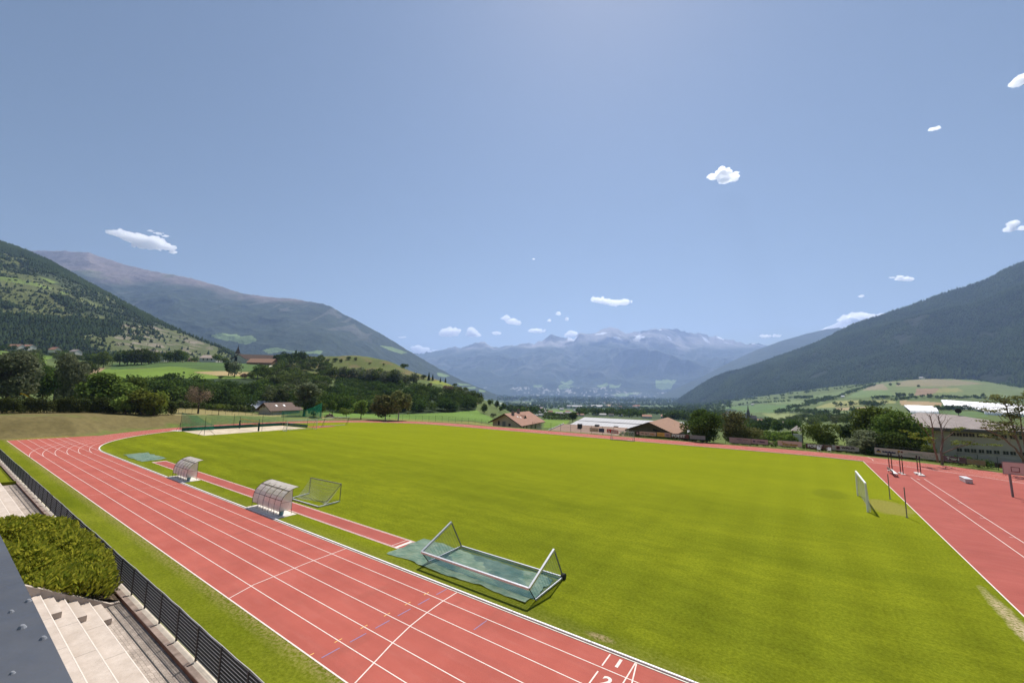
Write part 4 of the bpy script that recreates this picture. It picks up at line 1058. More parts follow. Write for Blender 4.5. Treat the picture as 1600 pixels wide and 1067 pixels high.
# sloping retaining wall of the bed
wl = MB(); xs0, xs1 = -27.22, -26.97
wl.add([(x, y, z) for x in (xs0, xs1) for y, z in ((6.45, -.3), (6.45, .04), (6.15, .06), (3.38, 1.84), (.7, 3.56), (.7, -.3))], [(5, 4, 3, 2, 1, 0), (6, 7, 8, 9, 10, 11)] + [(i, (i+1) % 6, 6+(i+1) % 6, 6+i) for i in range(6)])
o = wl.build('retaining_wall', tier); tag(o, 'sloping concrete wall between the juniper bed and the near tiers', 'wall')
wl = MB(); wl.box(-42.5, -42.3, .7, 5.4, -.3, 1.3); o = wl.build('retaining_wall', tier); tag(o, 'low concrete wall at the far side of the juniper bed', 'wall')
b = MB(); b.add([(-42.3, 6.5, .02), (-27.22, 6.5, .02), (-27.22, .7, 2.9), (-42.3, .7, 2.9)], [(0, 1, 2, 3)]); tag(b.build('planting_bed', mat_plain('bed_soil', (.12, .085, .05), .95, .3)), 'earth bed under the juniper bush', 'soil', kind='structure')
b = MB(); b.add([(-104, 6.5, .02), (-66.9, 6.5, .02), (-66.9, .7, 1.2), (-104, .7, 1.2)], [(0, 1, 2, 3)]); b.box(-66.9, -66.62, 1, 6.5, -.2, .3)
tag(b.build('grass_bed', turf_edge), 'grassy bank at the far end of the tiers', 'grass', kind='structure')
# slatted fence -----------------------------------------------------------------
fr = empty('bar_fence', (-102.5, 6.97, 0), label='long low dark grey bar fence with pale horizontal wires along the grass verge', cat='fence')
slat = mat_plain('anthracite_slat', (.048, .050, .062), .55, .18, 3); wirem = mat_plain('fence_wire', (.30, .31, .34), .5, .1, 4, .5); railm = mat_plain('rail_edge', (.46, .43, .42), .5, .1)
pan = MB()
for k in range(50):
    x = .05+.0405*k; pan.box(x, x+.007, .0, .017, .09, 1.22)
panm = pan.mesh('bar_panel'); panm.materials.append(slat)
wr = MB()
for k in range(10): wr.box(.03, 2.05, -.010, -.001, .10+.122*k, .113+.122*k)
wrm = wr.mesh('wire_panel'); wrm.materials.append(wirem)
po = MB(); po.box(-.03, .03, -.045, .0115, .0, 1.24); po.box(-.07, .07, -.08, .03, .0, .02)
pom = po.mesh('post'); pom.materials.append(dark)
random.seed(4)
for i in range(60):
    x = 2.085*i; dz = random.uniform(-.03, .035)
    q = bpy.data.objects.new('bar_panel', panm); COL.objects.link(q); q.parent = fr; q.location = (x, 0, dz)
    q2 = bpy.data.objects.new('wire_panel', wrm); COL.objects.link(q2); q2.parent = q
    q = bpy.data.objects.new('post', pom); COL.objects.link(q); q.parent = fr; q.location = (x, 0, 0)
b = MB(); random.seed(4); zz = [1.235+random.uniform(-.03, .035) for i in range(61)]
b.tube([(2.085*i+1.04*h, .018, (zz[i] if h == 0 else (zz[i]+zz[min(60, i+1)])/2-.02)) for i in range(60) for h in (0, 1)], .016, 6); b.build('top_rail', railm, fr)
# roof edge under the camera -------------------------------------------------------
def roof_mat():
    m, nt, out = new_mat('blue_grey_sheet'); g = N(nt); v = g.pos()
    c = g.mix(g.remap(g.noise(v, 1.5, 5, .6), .3, .7), (.055, .060, .072), (.080, .086, .10))
    g.l(g.bsdf(c, g.remap(g.noise(v, 9, 4), .3, .7, .38, .6), .4, .0), out.inputs[0]); return m
rf = empty('clubhouse_roof', (0, 0, 9.0), label='blue grey sheet metal roof edge in the near corner', cat='roof')
roofm = roof_mat()
b = MB(); b.box(-14, -2.42, -3.5, .49, -.12, 0); b.box(-2.40, 6, -3.5, .49, -.12, 0); b.build('sheet', roofm, rf)
b = MB(); b.box(-14, 6, .490, .497, -.16, -.004); b.build('edge_trim', roofm, rf)
b = MB(); b.box(-2.44, -2.39, -3.5, .44, .001, .02); b.build('seam', mat_plain('dark_seam', (.02, .022, .03), .6, .2), rf)
spot = mat_plain('pale_drop', (.22, .23, .25), .8, .2)
for px, py, rr in ((44, 939.5, .028), (17, 956, .024), (34, 981, .034), (67, 998, .028), (19, 1052, .02)):
    q = G(px, py, 9.0); b = MB(); rr *= .55
    b.tube([(q[0], q[1], 0), (q[0], q[1], rr*.35), (q[0], q[1], rr*.7), (q[0], q[1], rr*.9)], rr, 10, 0, rr*.35); b.build('rivet', spot, rf)
b = MB(); b.box(-14, 6, -3.4, .30, -9.2, -.13); b.build('wall', mat_plain('clubhouse_plaster', (.55, .50, .44), .9, .12), rf)

# bushes -----------------------------------------------------------------------
def sprays(n, fn, size, seed, asp=.22, up=.6):
    """n thin leaf blades; fn(rs,n) gives base points and outward directions"""
    rs = np.random.RandomState(seed); P, D = fn(rs, n)
    D = D + rs.normal(0, .35, D.shape); D[:, 2] += up; D /= np.linalg.norm(D, axis=1)[:, None]
    S = rs.normal(0, 1, D.shape); S -= D*(S*D).sum(1)[:, None]; S /= np.linalg.norm(S, axis=1)[:, None]
    L = size*rs.uniform(.5, 1.3, n)[:, None]; W = L*asp
    V = np.stack([P-S*W*.3, P+D*L*.55-S*W, P+D*L, P+D*L*.55+S*W], 1).reshape(-1, 3)
    return V, np.arange(4*n).reshape(-1, 4)
jun = empty('juniper_bush', (-34, 4.5, 0), label='broad spreading yellow green juniper bush in the bed beside the tiers', cat='bush')
def jfn(rs, n):
    x = rs.uniform(-8.4, 7.0, n*2); y = rs.uniform(-3.2, 2.15, n*2)
    keep = (((x+.5)/8.0)**4 + ((y+.6)/2.9)**4 < 1); x, y = x[keep][:n], y[keep][:n]
    while len(x) < n: x = np.append(x, x)[:n]; y = np.append(y, y)[:n]
    e = np.clip(1-(((x+.5)/8.0)**4+((y+.6)/2.9)**4), 0, 1)**.5
    lump = fbm(x*1.0, y*1.6, 1.3, 3, 5)
    top = .35+1.25*e**.7+(lump-.5)*1.6*np.minimum(e*2, 1)+np.clip(-y, 0, 3)*.32
    d = rs.uniform(0, 1, n)**2.2
    z = top*(1-.55*d)
    h = .1
    gx = fbm((x+h), y*1.6, 1.3, 3, 5)-lump; gy = fbm(x, (y+h)*1.6, 1.3, 3, 5)-lump
    D = np.stack([-gx*14, -gy*14+.25, .5+0*x], -1); D /= np.linalg.norm(D, axis=1)[:, None]
    return np.stack([x, y, z], -1), D
V, F = sprays(64000, jfn, .24, 3, .20, .35)
np_obj('foliage', np_mesh('foliage', V, F), mat_leaf('juniper_leaf', (.13, .185, .018), (.46, .46, .05), .45, .05), jun)
b = MB(); random.seed(2)
for k in range(14):
    a = random.uniform(0, 6.28); b.tube([(random.uniform(-5, 4), random.uniform(-2, 1), -.1+.0), (random.uniform(-6, 5), random.uniform(-2, 1.2), .9)], .05, 5, 0, .02)
b.build('stems', mat_plain('juniper_stem', (.09, .06, .04), .9, .2), jun)
sh = empty('low_shrub', (-29.5, 5.6, 0.2), label='low dull green shrub in front of the juniper by the retaining wall', cat='bush')
def sfn(rs, n):
    x = rs.normal(0, 1.0, n); y = rs.normal(0, .45, n); z = np.abs(rs.normal(0, .28, n))+.1
    x = np.clip(x, -2.3, 2.1); y = np.clip(y, -.9, .85)
    return np.stack([x, y, z], -1), np.stack([x*.3, y*.6, .6+0*x], -1)
V, F = sprays(5000, sfn, .17, 8, .35)
np_obj('foliage', np_mesh('foliage', V, F), mat_leaf('shrub_leaf', (.07, .085, .03), (.17, .17, .075), .25, .05), sh)
# ------------------------------------------------------------------ hoardings and fence beyond the far straight
gal = mat_plain('galvanised', (.28, .29, .28), .5, .15, 4, .4); grn = mat_plain('fence_green', (.03, .06, .045), .6, .2)
def wiremesh_mat():
    m, nt, out = new_mat('wire_mesh'); g = N(nt)
    d = g.n('ShaderNodeBsdfDiffuse'); d.inputs[0].default_value = (.05, .07, .06, 1); tp = g.n('ShaderNodeBsdfTransparent')
    mx = g.n('ShaderNodeMixShader'); mx.inputs[0].default_value = .10; g.l(tp.outputs[0], mx.inputs[1]); g.l(d.outputs[0], mx.inputs[2]); g.l(mx.outputs[0], out.inputs[0]); return m
wmesh = wiremesh_mat()
def post_fence(pts, h, label, postm, name='mesh_fence', wires=(1.0,), meshm=wmesh, r=.035):
    o0 = Vector(pts[0]); f = empty(name, o0, label=label, cat='fence')
    for p in pts:
        q = Vector(p)-o0; b = MB(); b.tube([q+Vector((0, 0, -.3)), q+Vector((0, 0, h))], r, 6); b.build('post', postm, f)
    b = MB()
    for w in wires: b.tube([Vector(p)-o0+Vector((0, 0, h*w-.02)) for p in pts], .012, 4)
    b.build('wire', postm, f)
    if meshm:
        b = MB()
        for p, q in zip(pts[:-1], pts[1:]):
            p = Vector(p)-o0; q = Vector(q)-o0; b.add([p, q, q+Vector((0, 0, h-.05)), p+Vector((0, 0, h-.05))], [(0, 1, 2, 3)])
        b.build('mesh', meshm, f)
    return f
FY = 99.75
post_fence([(x, FY, -.05) for x in np.arange(-62, -37.9, 3.0)], 2.0, 'dark wire fence carrying hoardings in front of the brown roofed workshop', grn, wires=(1.0, .62))
post_fence([(x, FY, -.05) for x in np.arange(-35, 9.1, 3.66)], 1.5, 'wire fence carrying the hoardings along the far straight', grn, wires=(1.0,))
cpts = [(10.9, 98.75, -.05), (14.7, 97.2, -.05), (18.9, 95.5, -.05), (20.3, 94.0, -.05), (22.3, 93.3, -.05), (23.9, 91.7, -.05), (26.5, 89.5, -.05), (30, 85.5, -.05), (33, 80, -.05)]
post_fence(cpts, 1.95, 'tall wire fence round the right bend in front of the grey hall', grn, wires=(1.0,))
lf = [at(x, y, 118) for x, y in ((300, 649), (330, 650), (360, 651), (392, 652), (424, 653), (455, 654))]
post_fence([tuple(p) for p in at_list] if False else [tuple(map(float, p)) for p in [at(x, 646+.022*(x-270), 122) for x in np.arange(268, 440, 10.5)]], 1.7, 'wire fence with thin posts along the dry grass behind the sand court', grn, wires=(1.0, .5))
post_fence([tuple(map(float, at(x, 655.5+.052*(x-620), 128))) for x in np.arange(598, 770, 10.3)], 2.0, 'tall wire fence between the far track and the meadow under the knoll', grn, wires=(1.0, .55))

def sign_mat(name, c, var=.06): return mat_plain(name, c, .55, var, 1.2)
ink = {k: mat_plain('print_'+k, v, .6, .05) for k, v in dict(navy=(.02, .025, .09), black=(.02, .02, .02), red=(.50, .03, .03), white=(.75, .74, .72), gold=(.42, .27, .03), grey=(.20, .20, .21), brown=(.17, .06, .05), pink=(.50, .32, .33), orange=(.55, .22, .06), teal=(.2, .3, .25)).items()}
def hoarding(xa, xb, z0, z1, color, label, prints=(), text=None, pa=None, pb=None, tilt=0.0, group='advertising hoardings along the far fence'):
    """board from pa to pb (xy) or along the straight fence; prints: (u0,u1,v0,v1,ink) bars; text: (string,u,v,size,ink,bold)"""
    pa = Vector(pa) if pa else Vector((xa, FY-.09)); pb = Vector(pb) if pb else Vector((xb, FY-.09))
    w = (pb-pa).length; ang = math.atan2(pb.y-pa.y, pb.x-pa.x); h = z1-z0
    r = empty('hoarding', (pa.x, pa.y, z0), ang, label=label, cat='advertising board', group=group)
    nx, nz = 24, 5; b = MB(); random.seed(int(w*100)+len(label))
    ph = random.random()*6
    def wv(u, v): return .018*math.sin(u*9+ph)*math.sin(PI*v+.4)+.010*math.sin(u*23+ph*2)
    vs = []; fs = []
    for i in range(nx+1):
        for j in range(nz+1):
            u, v = i/nx, j/nz; vs.append((u*w, wv(u, v), v*h+.012*math.sin(u*PI*4+ph)*(v-.5)+tilt*u))
    for i in range(nx):
        for j in range(nz): a = i*(nz+1)+j; fs.append((a, a+nz+1, a+nz+2, a+1))
    b.add(vs, fs); b.build('banner', sign_mat('board_'+label.split()[0], color), r, True)
    b = MB(); b.bar((0, .05, h+tilt*.0), (w, .05, h+tilt), .03); b.bar((0, .05, .02), (w, .05, .02+tilt), .03); b.build('rail', gal, r)
    for (u0, u1, v0, v1, k) in prints:
        b = MB(); n = 4
        for i in range(n):
            a0, a1 = u0+(u1-u0)*i/n, u0+(u1-u0)*(i+1)/n
            b.add([(a0*w, -.035, v0*h+tilt*a0), (a1*w, -.035, v0*h+tilt*a1), (a1*w, -.035, v1*h+tilt*a1), (a0*w, -.035, v1*h+tilt*a0)], [(0, 1, 2, 3)])
        b.build('print', ink[k], r)
    for t in (text or []):
        s, u, v, size, k, bold = t[:6]; me = text_mesh(s, size*h, bold*h); me.materials.append(ink[k])
        o = bpy.data.objects.new('lettering', me); COL.objects.link(o); o.parent = r; o.location = (u*w, -.04, v*h+tilt*u); o.rotation_euler = (PI/2, 0, 0)
        if len(t) > 6: o.scale = (t[6], 1, 1)
    return r
def scribble(u0, u1, v0, v1, k, n, seed):
    """a line of illegible small print"""
    random.seed(seed); r = []; u = u0; step = (u1-u0)/n
    for i in range(n):
        if random.random() < .82: r.append((u, u+step*random.uniform(.5, .85), v0, v0+(v1-v0)*random.uniform(.6, 1), k))
        u += step
    return r
hoarding(-44.5, -42.04, .46, 1.46, (.60, .46, .33), 'cream hoarding with small dark print beside the dark blue hoarding', scribble(.42, .95, .42, .56, 'black', 9, 3)+[(.05, .22, .55, .75, 'white'), (.08, .34, .28, .36, 'orange')])
hoarding(-41.95, -40.5, .46, 1.42, (.045, .055, .12), 'dark blue hoarding beside the cream hoarding', scribble(.15, .8, .6, .72, 'grey', 5, 4)+scribble(.2, .8, .3, .4, 'grey', 5, 6))
hoarding(-39.8, -36.8, .50, 1.40, (.62, .04, .03), 'bright red hoarding with white lettering hung on the fence', [(.06, .14, .12, .30, 'white'), (.17, .24, .1, .5, 'white'), (.11, .19, .56, .76, 'white')]+scribble(.42, .95, .22, .58, 'white', 8, 6)+scribble(.44, .95, .68, .80, 'brown', 7, 8), tilt=-.16)
hoarding(-32.45, -31.6, .40, 1.34, (.06, .035, .04), 'narrow dark hoarding with a pale round emblem', [(.25, .75, .3, .75, 'pink')])
hoarding(-31.55, -27.6, .48, 1.34, (.60, .42, .34), 'pale pink hoarding with bold black words under the barn gable', scribble(.66, .95, .25, .72, 'orange', 6, 12), [('ernir', .17, .55, .42, 'black', .012), ('jaus el', .46, .52, .42, 'black', .012)])
hoarding(-27.4, -24.35, .50, 1.42, (.72, .40, .10), 'orange hoarding with a pale pink end panel', [(.56, .99, .02, .98, 'pink'), (.70, .86, .3, .7, 'white')]+scribble(.06, .44, .40, .58, 'brown', 7, 13))
hoarding(-24.2, -20.4, .42, 1.36, (.12, .055, .05), 'dark brown hoarding lettered FORST beside the grey hoarding', [(.83, .98, .1, .9, 'brown')], [('FORST', .41, .52, .82, 'white', .045, 1.28)])
hoarding(-20.2, -17.0, .46, 1.30, (.36, .33, .33), 'plain grey hoarding at the foot of the dark round tree', scribble(.08, .9, .30, .40, 'grey', 14, 15)+scribble(.1, .85, .58, .66, 'grey', 12, 16))
hoarding(-12.3, -8.3, .26, 1.38, (.43, .29, .30), 'long faded pink hoarding with small dark words', scribble(.05, .25, .3, .55, 'pink', 3, 17)+scribble(.45, .95, .32, .42, 'brown', 12, 18)+scribble(.64, .9, .66, .8, 'brown', 6, 19), [('bodbori', .47, .74, .26, 'navy', .008)])
hoarding(-8.22, -5.25, .42, 1.36, (.45, .28, .31), 'pink hoarding with a crossed emblem and a dark word', [(.10, .12, .35, .7, 'navy'), (.21, .23, .35, .7, 'navy'), (.12, .21, .50, .56, 'navy')], [('X', .165, .53, .42, 'navy', .02), ('Raiffeisen', .60, .52, .36, 'navy', .02)])
xr = empty('crossed_emblem', (-4.65, FY-.09, .42), label='white crossed boards emblem standing between the pink and the yellow lettered hoardings', cat='emblem')
for s in (-1, 1): b = MB(); b.bar((-.42*s, -.02*s, .02), (.42*s, -.02*s, .80), .05, .10, up=(0, 1, 0)); b.build('arm', ink['pink'], xr)
hoarding(-3.6, .4, .44, 1.42, (.70, .47, .42), 'pale hoarding with tall yellow lettering by the small kiosk', [(.17, .24, .70, .82, 'gold'), (.19, .22, .80, .9, 'brown')], [('Kiemsluner', .52, .34, .52, 'gold', .035, 1.08)])
hoarding(1.0, 3.85, .38, 1.20, (.11, .045, .05), 'dark brown hoarding lettered FORST above two white garden chairs', [], [('FORST', .50, .52, .82, 'white', .045, 1.15)])
hoarding(3.92, 4.98, .36, 1.18, (.17, .10, .075), 'brown mottled hoarding next to the grey one with a red emblem', scribble(.2, .8, .4, .6, 'brown', 3, 23))
hoarding(5.02, 9.0, .36, 1.24, (.42, .38, .38), 'grey hoarding with a red emblem lettered WALZL', [(.14, .30, .06, .94, 'pink'), (.17, .29, .24, .76, 'red'), (.24, .27, .40, .52, 'pink')]+scribble(.40, .85, .10, .18, 'grey', 14, 24), [('WALZL', .61, .58, .56, 'black', .032, 1.2)])
hoarding(0, 0, .34, 1.46, (.50, .43, .41), 'very long pale hoarding with a house emblem on the bend', [(.03, .10, .30, .50, 'gold'), (.035, .095, .48, .62, 'navy'), (.05, .08, .60, .76, 'navy'), (.36, .375, .3, .78, 'brown'), (.41, .44, .56, .8, 'brown'), (.365, .40, .62, .84, 'gold')]+[(.855+.035*math.cos(k*.7)-.004, .855+.035*math.cos(k*.7)+.006, .48+.24*math.sin(k*.7)-.03, .48+.24*math.sin(k*.7)+.05, ('teal', 'brown', 'grey')[k % 3]) for k in range(9)]+scribble(.72, .80, .22, .30, 'grey', 4, 26)+scribble(.46, .80, .36, .42, 'grey', 16, 27), [('Schlafinder', .23, .46, .36, 'navy', .025), ('Schwienbacher', .62, .60, .26, 'teal', .006)], pa=(11.0, 98.55), pb=(19.0, 95.35), tilt=0)
hoarding(0, 0, .30, 1.22, (.20, .10, .13), 'dull purple hoarding lettered Tennel behind the bend', scribble(.1, .95, .12, .24, 'pink', 10, 29), [('Tennel', .44, .60, .56, 'white', .03)], pa=(18.95, 95.3), pb=(21.2, 93.75))
hoarding(0, 0, .34, 1.10, (.30, .22, .13), 'brown faded hoarding between two fence posts before the grey hall', scribble(.05, .95, .45, .52, 'orange', 10, 31), pa=(21.2, 93.6), pb=(22.3, 93.2) if False else (22.9, 92.6))
hoarding(0, 0, .30, 1.00, (.05, .035, .035), 'black hoarding with a red band hanging before the grey hall', [(.25, .9, .12, .32, 'red'), (.3, .6, .5, .75, 'brown')], pa=(23.7, 92.2), pb=(25.3, 90.9))
hoarding(0, 0, .30, 1.05, (.42, .32, .30), 'small pale pink hoarding half behind the basketball backboard', scribble(.1, .9, .4, .6, 'brown', 5, 33), pa=(25.6, 90.5), pb=(27.2, 88.9))
chair_m = mat_plain('white_chair', (.75, .74, .72), .5, .08)
for x, rz, l in ((3.0, .3, 'white garden chair below the FORST hoarding'), (4.5, -.4, 'white garden chair below the brown hoarding')):
    c = empty('garden_chair', (x, 98.4, 0), rz, label=l, cat='chair', group='white garden chairs by the far fence')
    b = MB(); b.box(-.26, .26, -.24, .24, .40, .44); b.build('seat', chair_m, c)
    b = MB(); b.slab([(-.26, .22, .44), (.26, .22, .44), (.26, .34, .9), (-.26, .34, .9)], .03); b.build('backrest', chair_m, c)
    for sx in (-1, 1):
        for sy in (-1, 1): b = MB(); b.bar((sx*.23, sy*.2, 0), (sx*.22, sy*.2, .40), .04); b.build('leg', chair_m, c)
        b = MB(); b.bar((sx*.27, -.22, .64), (sx*.27, .28, .66), .05); b.build('armrest', chair_m, c)

# ------------------------------------------------------------------ buildings
plaster = mat_plain('cream_plaster', (.50, .44, .34), .9, .1, .6); plaster_w = mat_plain('white_plaster', (.60, .57, .52), .9, .1, .6); glass = mat_plain('dark_glass', (.03, .035, .04), .15, .2, 3)
timber = mat_plain('dark_timber', (.085, .06, .042), .85, .3, 2.0); brownw = mat_plain('brown_boards', (.12, .10, .062), .85, .25, 2)
def tile_mat(name, c1, c2, row=.33, axis=0):
    m, nt, out = new_mat(name); g = N(nt); v = g.obj(); p = g.xyz(v)
    w = g.math('SINE', g.math('MULTIPLY', p[axis], 2*PI/row))
    c = g.mix(g.remap(g.noise(v, 1.2, 5, .7), .3, .7), c1, c2); c = g.mix(g.remap(w, .7, 1, 0, .35), c, tuple(x*.5 for x in c1))
    g.l(g.bsdf(c, .85, .2), out.inputs[0]); return m
roof_red = tile_mat('clay_tile', (.26, .135, .09), (.36, .20, .14)); roof_brown = tile_mat('brown_tile', (.25, .145, .095), (.34, .20, .13)); roof_dk = tile_mat('dark_tile', (.105, .07, .055), (.16, .11, .085)); roof_gr = tile_mat('grey_brown_tile', (.22, .185, .17), (.31, .265, .245), .4); roof_shed = tile_mat('flat_brown_tile', (.26, .17, .125), (.33, .225, .17), .5); roof_metal = tile_mat('pale_metal', (.46, .45, .46), (.56, .55, .55), 1.1); roof_blue = tile_mat('blue_metal', (.26, .28, .33), (.36, .38, .42), .8)
def gable_house(name, gl, gr, ridge_dir, length, ze, zr, zbase, label, wallm, roofm_, over=.7, cat='house', windows=(), upper=None, t=.22, gable_back=True, group=None, chim=()):
    """gable front from gl to gr (xy of the walls' corners), ridge running along ridge_dir; ze eave, zr ridge height"""
    gl = Vector(gl); gr = Vector(gr); w = (gr-gl).length; ax = (gr-gl).normalized(); dv = Vector(ridge_dir).normalized()
    r = empty(name, (gl.x, gl.y, zbase), label=label, cat=cat, group=group)
    def L(u, d, z): q = ax*u+dv*d; return (q.x, q.y, z-zbase)
    b = MB()
    b.add([L(0, 0, zbase), L(w, 0, zbase), L(w, 0, ze), L(w/2, 0, zr), L(0, 0, ze)], [(0, 1, 2, 3, 4)])
    b.add([L(0, length, zbase), L(w, length, zbase), L(w, length, ze), L(w/2, length, zr), L(0, length, ze)], [(4, 3, 2, 1, 0)])
    b.add([L(0, 0, zbase), L(0, 0, ze), L(0, length, ze), L(0, length, zbase)], [(0, 1, 2, 3)]); b.add([L(w, 0, zbase), L(w, 0, ze), L(w, length, ze), L(w, length, zbase)], [(3, 2, 1, 0)])
    b.build('wall', wallm, r)
    s = (zr-ze)/(w/2); ov = over
    for sd in (0, 1):
        u0 = -ov if sd == 0 else w+ov; z0 = ze-s*ov+.02
        b = MB(); q = [L(u0, -ov, z0+t), L(u0, length+ov, z0+t), L(w/2, length+ov, zr+t+.02), L(w/2, -ov, zr+t+.02)]
        if sd: q = q[::-1]
        b.slab(q, t); b.build('roof', roofm_, r)
    b = MB(); b.bar(L(-ov, -ov-.04, ze-s*ov+.05), L(w/2, -ov-.04, zr+.1), .06, .30); b.bar(L(w+ov, -ov-.04, ze-s*ov+.05), L(w/2, -ov-.04, zr+.1), .06, .30); b.build('verge_board', timber, r)
    for (u, z, ww, hh) in windows:
        b = MB(); p0 = Vector(L(u-ww/2, -.05, z)); p1 = Vector(L(u+ww/2, -.05, z)); n = Vector((-dv.x, -dv.y, 0))*.04
        b.add([p0, p1, p1+Vector((0, 0, hh)), p0+Vector((0, 0, hh))], [(0, 1, 2, 3)]); q = b.build('window', glass, r)
        b = MB()
        for (a, c) in ((p0, p1), (p0+Vector((0, 0, hh)), p1+Vector((0, 0, hh))), (p0, p0+Vector((0, 0, hh))), (p1, p1+Vector((0, 0, hh)))): b.bar(a+n, c+n, .08)
        b.build('frame', timber, q)
    for (u, d, hh, ww) in chim:
        zt = zr - abs(u-w/2)*s; c = L(u, d, zt); b = MB(); b.box(c[0]-ww/2, c[0]+ww/2, c[1]-ww/2, c[1]+ww/2, c[2]-.5, c[2]+hh); q = b.build('chimney', mat_plain('chimney_stone', (.22, .19, .17), .9, .2), r)
        b = MB(); b.box(c[0]-ww*.62, c[0]+ww*.62, c[1]-ww*.62, c[1]+ww*.62, c[2]+hh+.005, c[2]+hh+.2); b.build('cap', dark, q)
    return r, L
# chalet behind the far straight
gl, gr = Vector((-86.0, 112.6)), Vector((-71.5, 107.9)); dv = Vector((-.20, .98))
h1, L1 = gable_house('chalet', gl, gr, dv, 19.5, .28, 3.02, -7, 'cream chalet with a reddish tiled roof and dormer behind the far straight', plaster, roof_red, 1.6, windows=((3.6, -.75, .9, 1.3), (9.6, -.7, 1.0, .75)), chim=((9.2, 3.2, 1.4, .75), (8.3, 9.5, 1.5, .75)))
b = MB(); q = [L1(4.9, -1.2, -2.6), L1(8.1, -1.2, -2.6), L1(8.1, -.02, -2.6), L1(4.9, -.02, -2.6)]; b.slab(q, .15)
for i in range(2): b.bar(L1(4.9, -1.2, -2.2+.5*i), L1(8.1, -1.2, -2.2+.5*i), .08, .3)
b.build('balcony', timber, h1)
b = MB(); b.add([L1(5.6, -.06, -2.5), L1(7.4, -.06, -2.5), L1(7.4, -.06, .6), L1(5.6, -.06, .6)], [(0, 1, 2, 3)]); b.build('balcony_door', mat_plain('grey_door', (.16, .17, .18), .6, .1), h1)
b = MB(); s1 = 2.74/7.6
pa_, pb2, pc2 = L1(12.6, 7.2, 1.45), L1(12.6, 10.2, 1.45), L1(12.6, 8.7, 2.55); pd = L1(9.4, 8.7, 2.6)
b.add([pa_, pb2, pc2, pd], [(0, 3, 2), (1, 2, 3)]); d_ = b.build('dormer_roof', roof_red, h1)
b = MB(); b.add([pa_, pb2, pc2], [(0, 1, 2)]); b.build('dormer_window', glass, h1)
for u, d in ((10.6, 4.2), (11.4, 5.6)): b = MB(); z = 3.35-(u-7.6)*s1; b.add([L1(u, d, z+.02), L1(u+.7, d, z-.25+.02), L1(u+.7, d+.7, z-.25+.02), L1(u, d+.7, z+.02)], [(0, 1, 2, 3)]); b.build('skylight', ink['white'], h1)
for d, ww in ((2.2, 1.0), (5.0, 1.0), (9.0, 1.2), (13, 1.4)): b = MB(); b.add([L1(15.30, d, -2.0), L1(15.30, d+ww, -2.0), L1(15.30, d+ww, -.4), L1(15.30, d, -.4)], [(0, 1, 2, 3)]); b.build('window', glass, h1)
# low workshop with a plain brown roof and three vents
ws = empty('workshop', (-59.6, 106, -6.5), label='low workshop with a plain brown roof and three dark vents', cat='workshop')
def W(x, y, z): return (x+59.6, y-106, z+6.5)
b = MB(); b.slab([W(-61.5, 101.4, -2.05), W(-37, 101.8, -2.05), W(-39.8, 115, .72), W(-59.6, 114.5, .72)], .2); b.build('roof', roof_shed, ws)
b = MB(); b.box(.2, 20, -3.5, 12, 0, 4.3); b.build('wall', plaster, ws)
for px, py in ((906, 664), (933, 665.2), (962.5, 667.5)):
    q = P3(px, py+2.6, 112.0*.82+34); q = G(px, py+2.5, .1) if False else P3(px, py, 122); b = MB(); b.box(q[0]+59.6-.55, q[0]+59.6+.55, q[1]-106-.5, q[1]-106+.5, q[2]+6.5-1.6, q[2]+6.5+.35); v_ = b.build('vent', dark, ws)
b = MB(); b.bar(W(-61.6, 101.3, -1.95), W(-59.7, 114.5, .84), .12, .25); b.build('verge_board', ink['white'], ws)
# long shed with white metal roof
sh2 = empty('long_shed', (-68, 138, -8), label='long shed with a pale metal roof behind the brown workshop', cat='shed')
b = MB(); b.slab([(-1.5, -1, 6.6), (40, -1.5, 6.6), (40, 9, 9.15), (.8, 8, 9.15)], .2); b.build('roof', roof_metal, sh2)
b = MB(); b.slab([(.8, 8.05, 9.15), (40, 9.05, 9.15), (40, 20, 6.6), (-1, 18, 6.6)], .2); b.build('roof', roof_metal, sh2)
b = MB(); b.bar((-.2, 4.0, 8.03), (40, 4.2, 8.03), .12, .12); b.build('roof_rail', dark, sh2)
b = MB(); b.box(0, 39, 0, 17, 0, 6.35); b.build('wall', plaster, sh2)
# barn
bn_, LB = gable_house('barn', (-37.2, 108.6), (-24.9, 103.9), (-.075, .997), 25.5, .95, 3.05, -6, 'brown boarded barn with a broad tiled roof behind the hoardings', brownw, roof_brown, 1.0, cat='barn', windows=())
b = MB(); b.add([LB(7.6, -.04, 1.7), LB(10.8, -.04, 1.0), LB(10.8, -.04, .6), LB(7.6, -.04, 1.2)], [(3, 2, 1, 0)]); b.build('opening', rubber, bn_)
b = MB(); b.box(4.2, 7.4, -4, -3.85, 5.6, 6.5); b.box(12.5, 15, -6.2, -6.05, 5.6, 6.4); b.build('low_wall', pad, bn_)
# grey sports hall at the right
hl = empty('sports_hall', (21, 110.3, -2), label='grey rendered hall with two rows of small square windows', cat='hall')
grey_r = mat_plain('grey_render', (.50, .435, .385), .9, .14, .5); white_r = mat_plain('pale_render', (.62, .59, .56), .9, .1, .5)
b = MB(); b.box(0, 14.0, 0, 30, -1, 6.9); b.build('wall', grey_r, hl)
b = MB(); b.box(-.03, -.005, .02, 30, -1, 6.9); b.build('side_wall', white_r, hl)
ev = 6.95; R0, R1 = (6.3, 12.0, 9.0), (3.0, 27.0, 9.0); ov = 1.3
b = MB(); A_, B_, C_, D_ = (-ov, -ov, ev), (14+ov, -ov, ev), (14+ov, 31, ev), (-ov, 31, ev)
b.slab([A_, B_, R0], .15); b.slab([D_, A_, R0, R1], .15); b.slab([B_, C_, R1, R0], .15); b.slab([C_, D_, R1], .15); b.build('roof', roof_gr, hl)
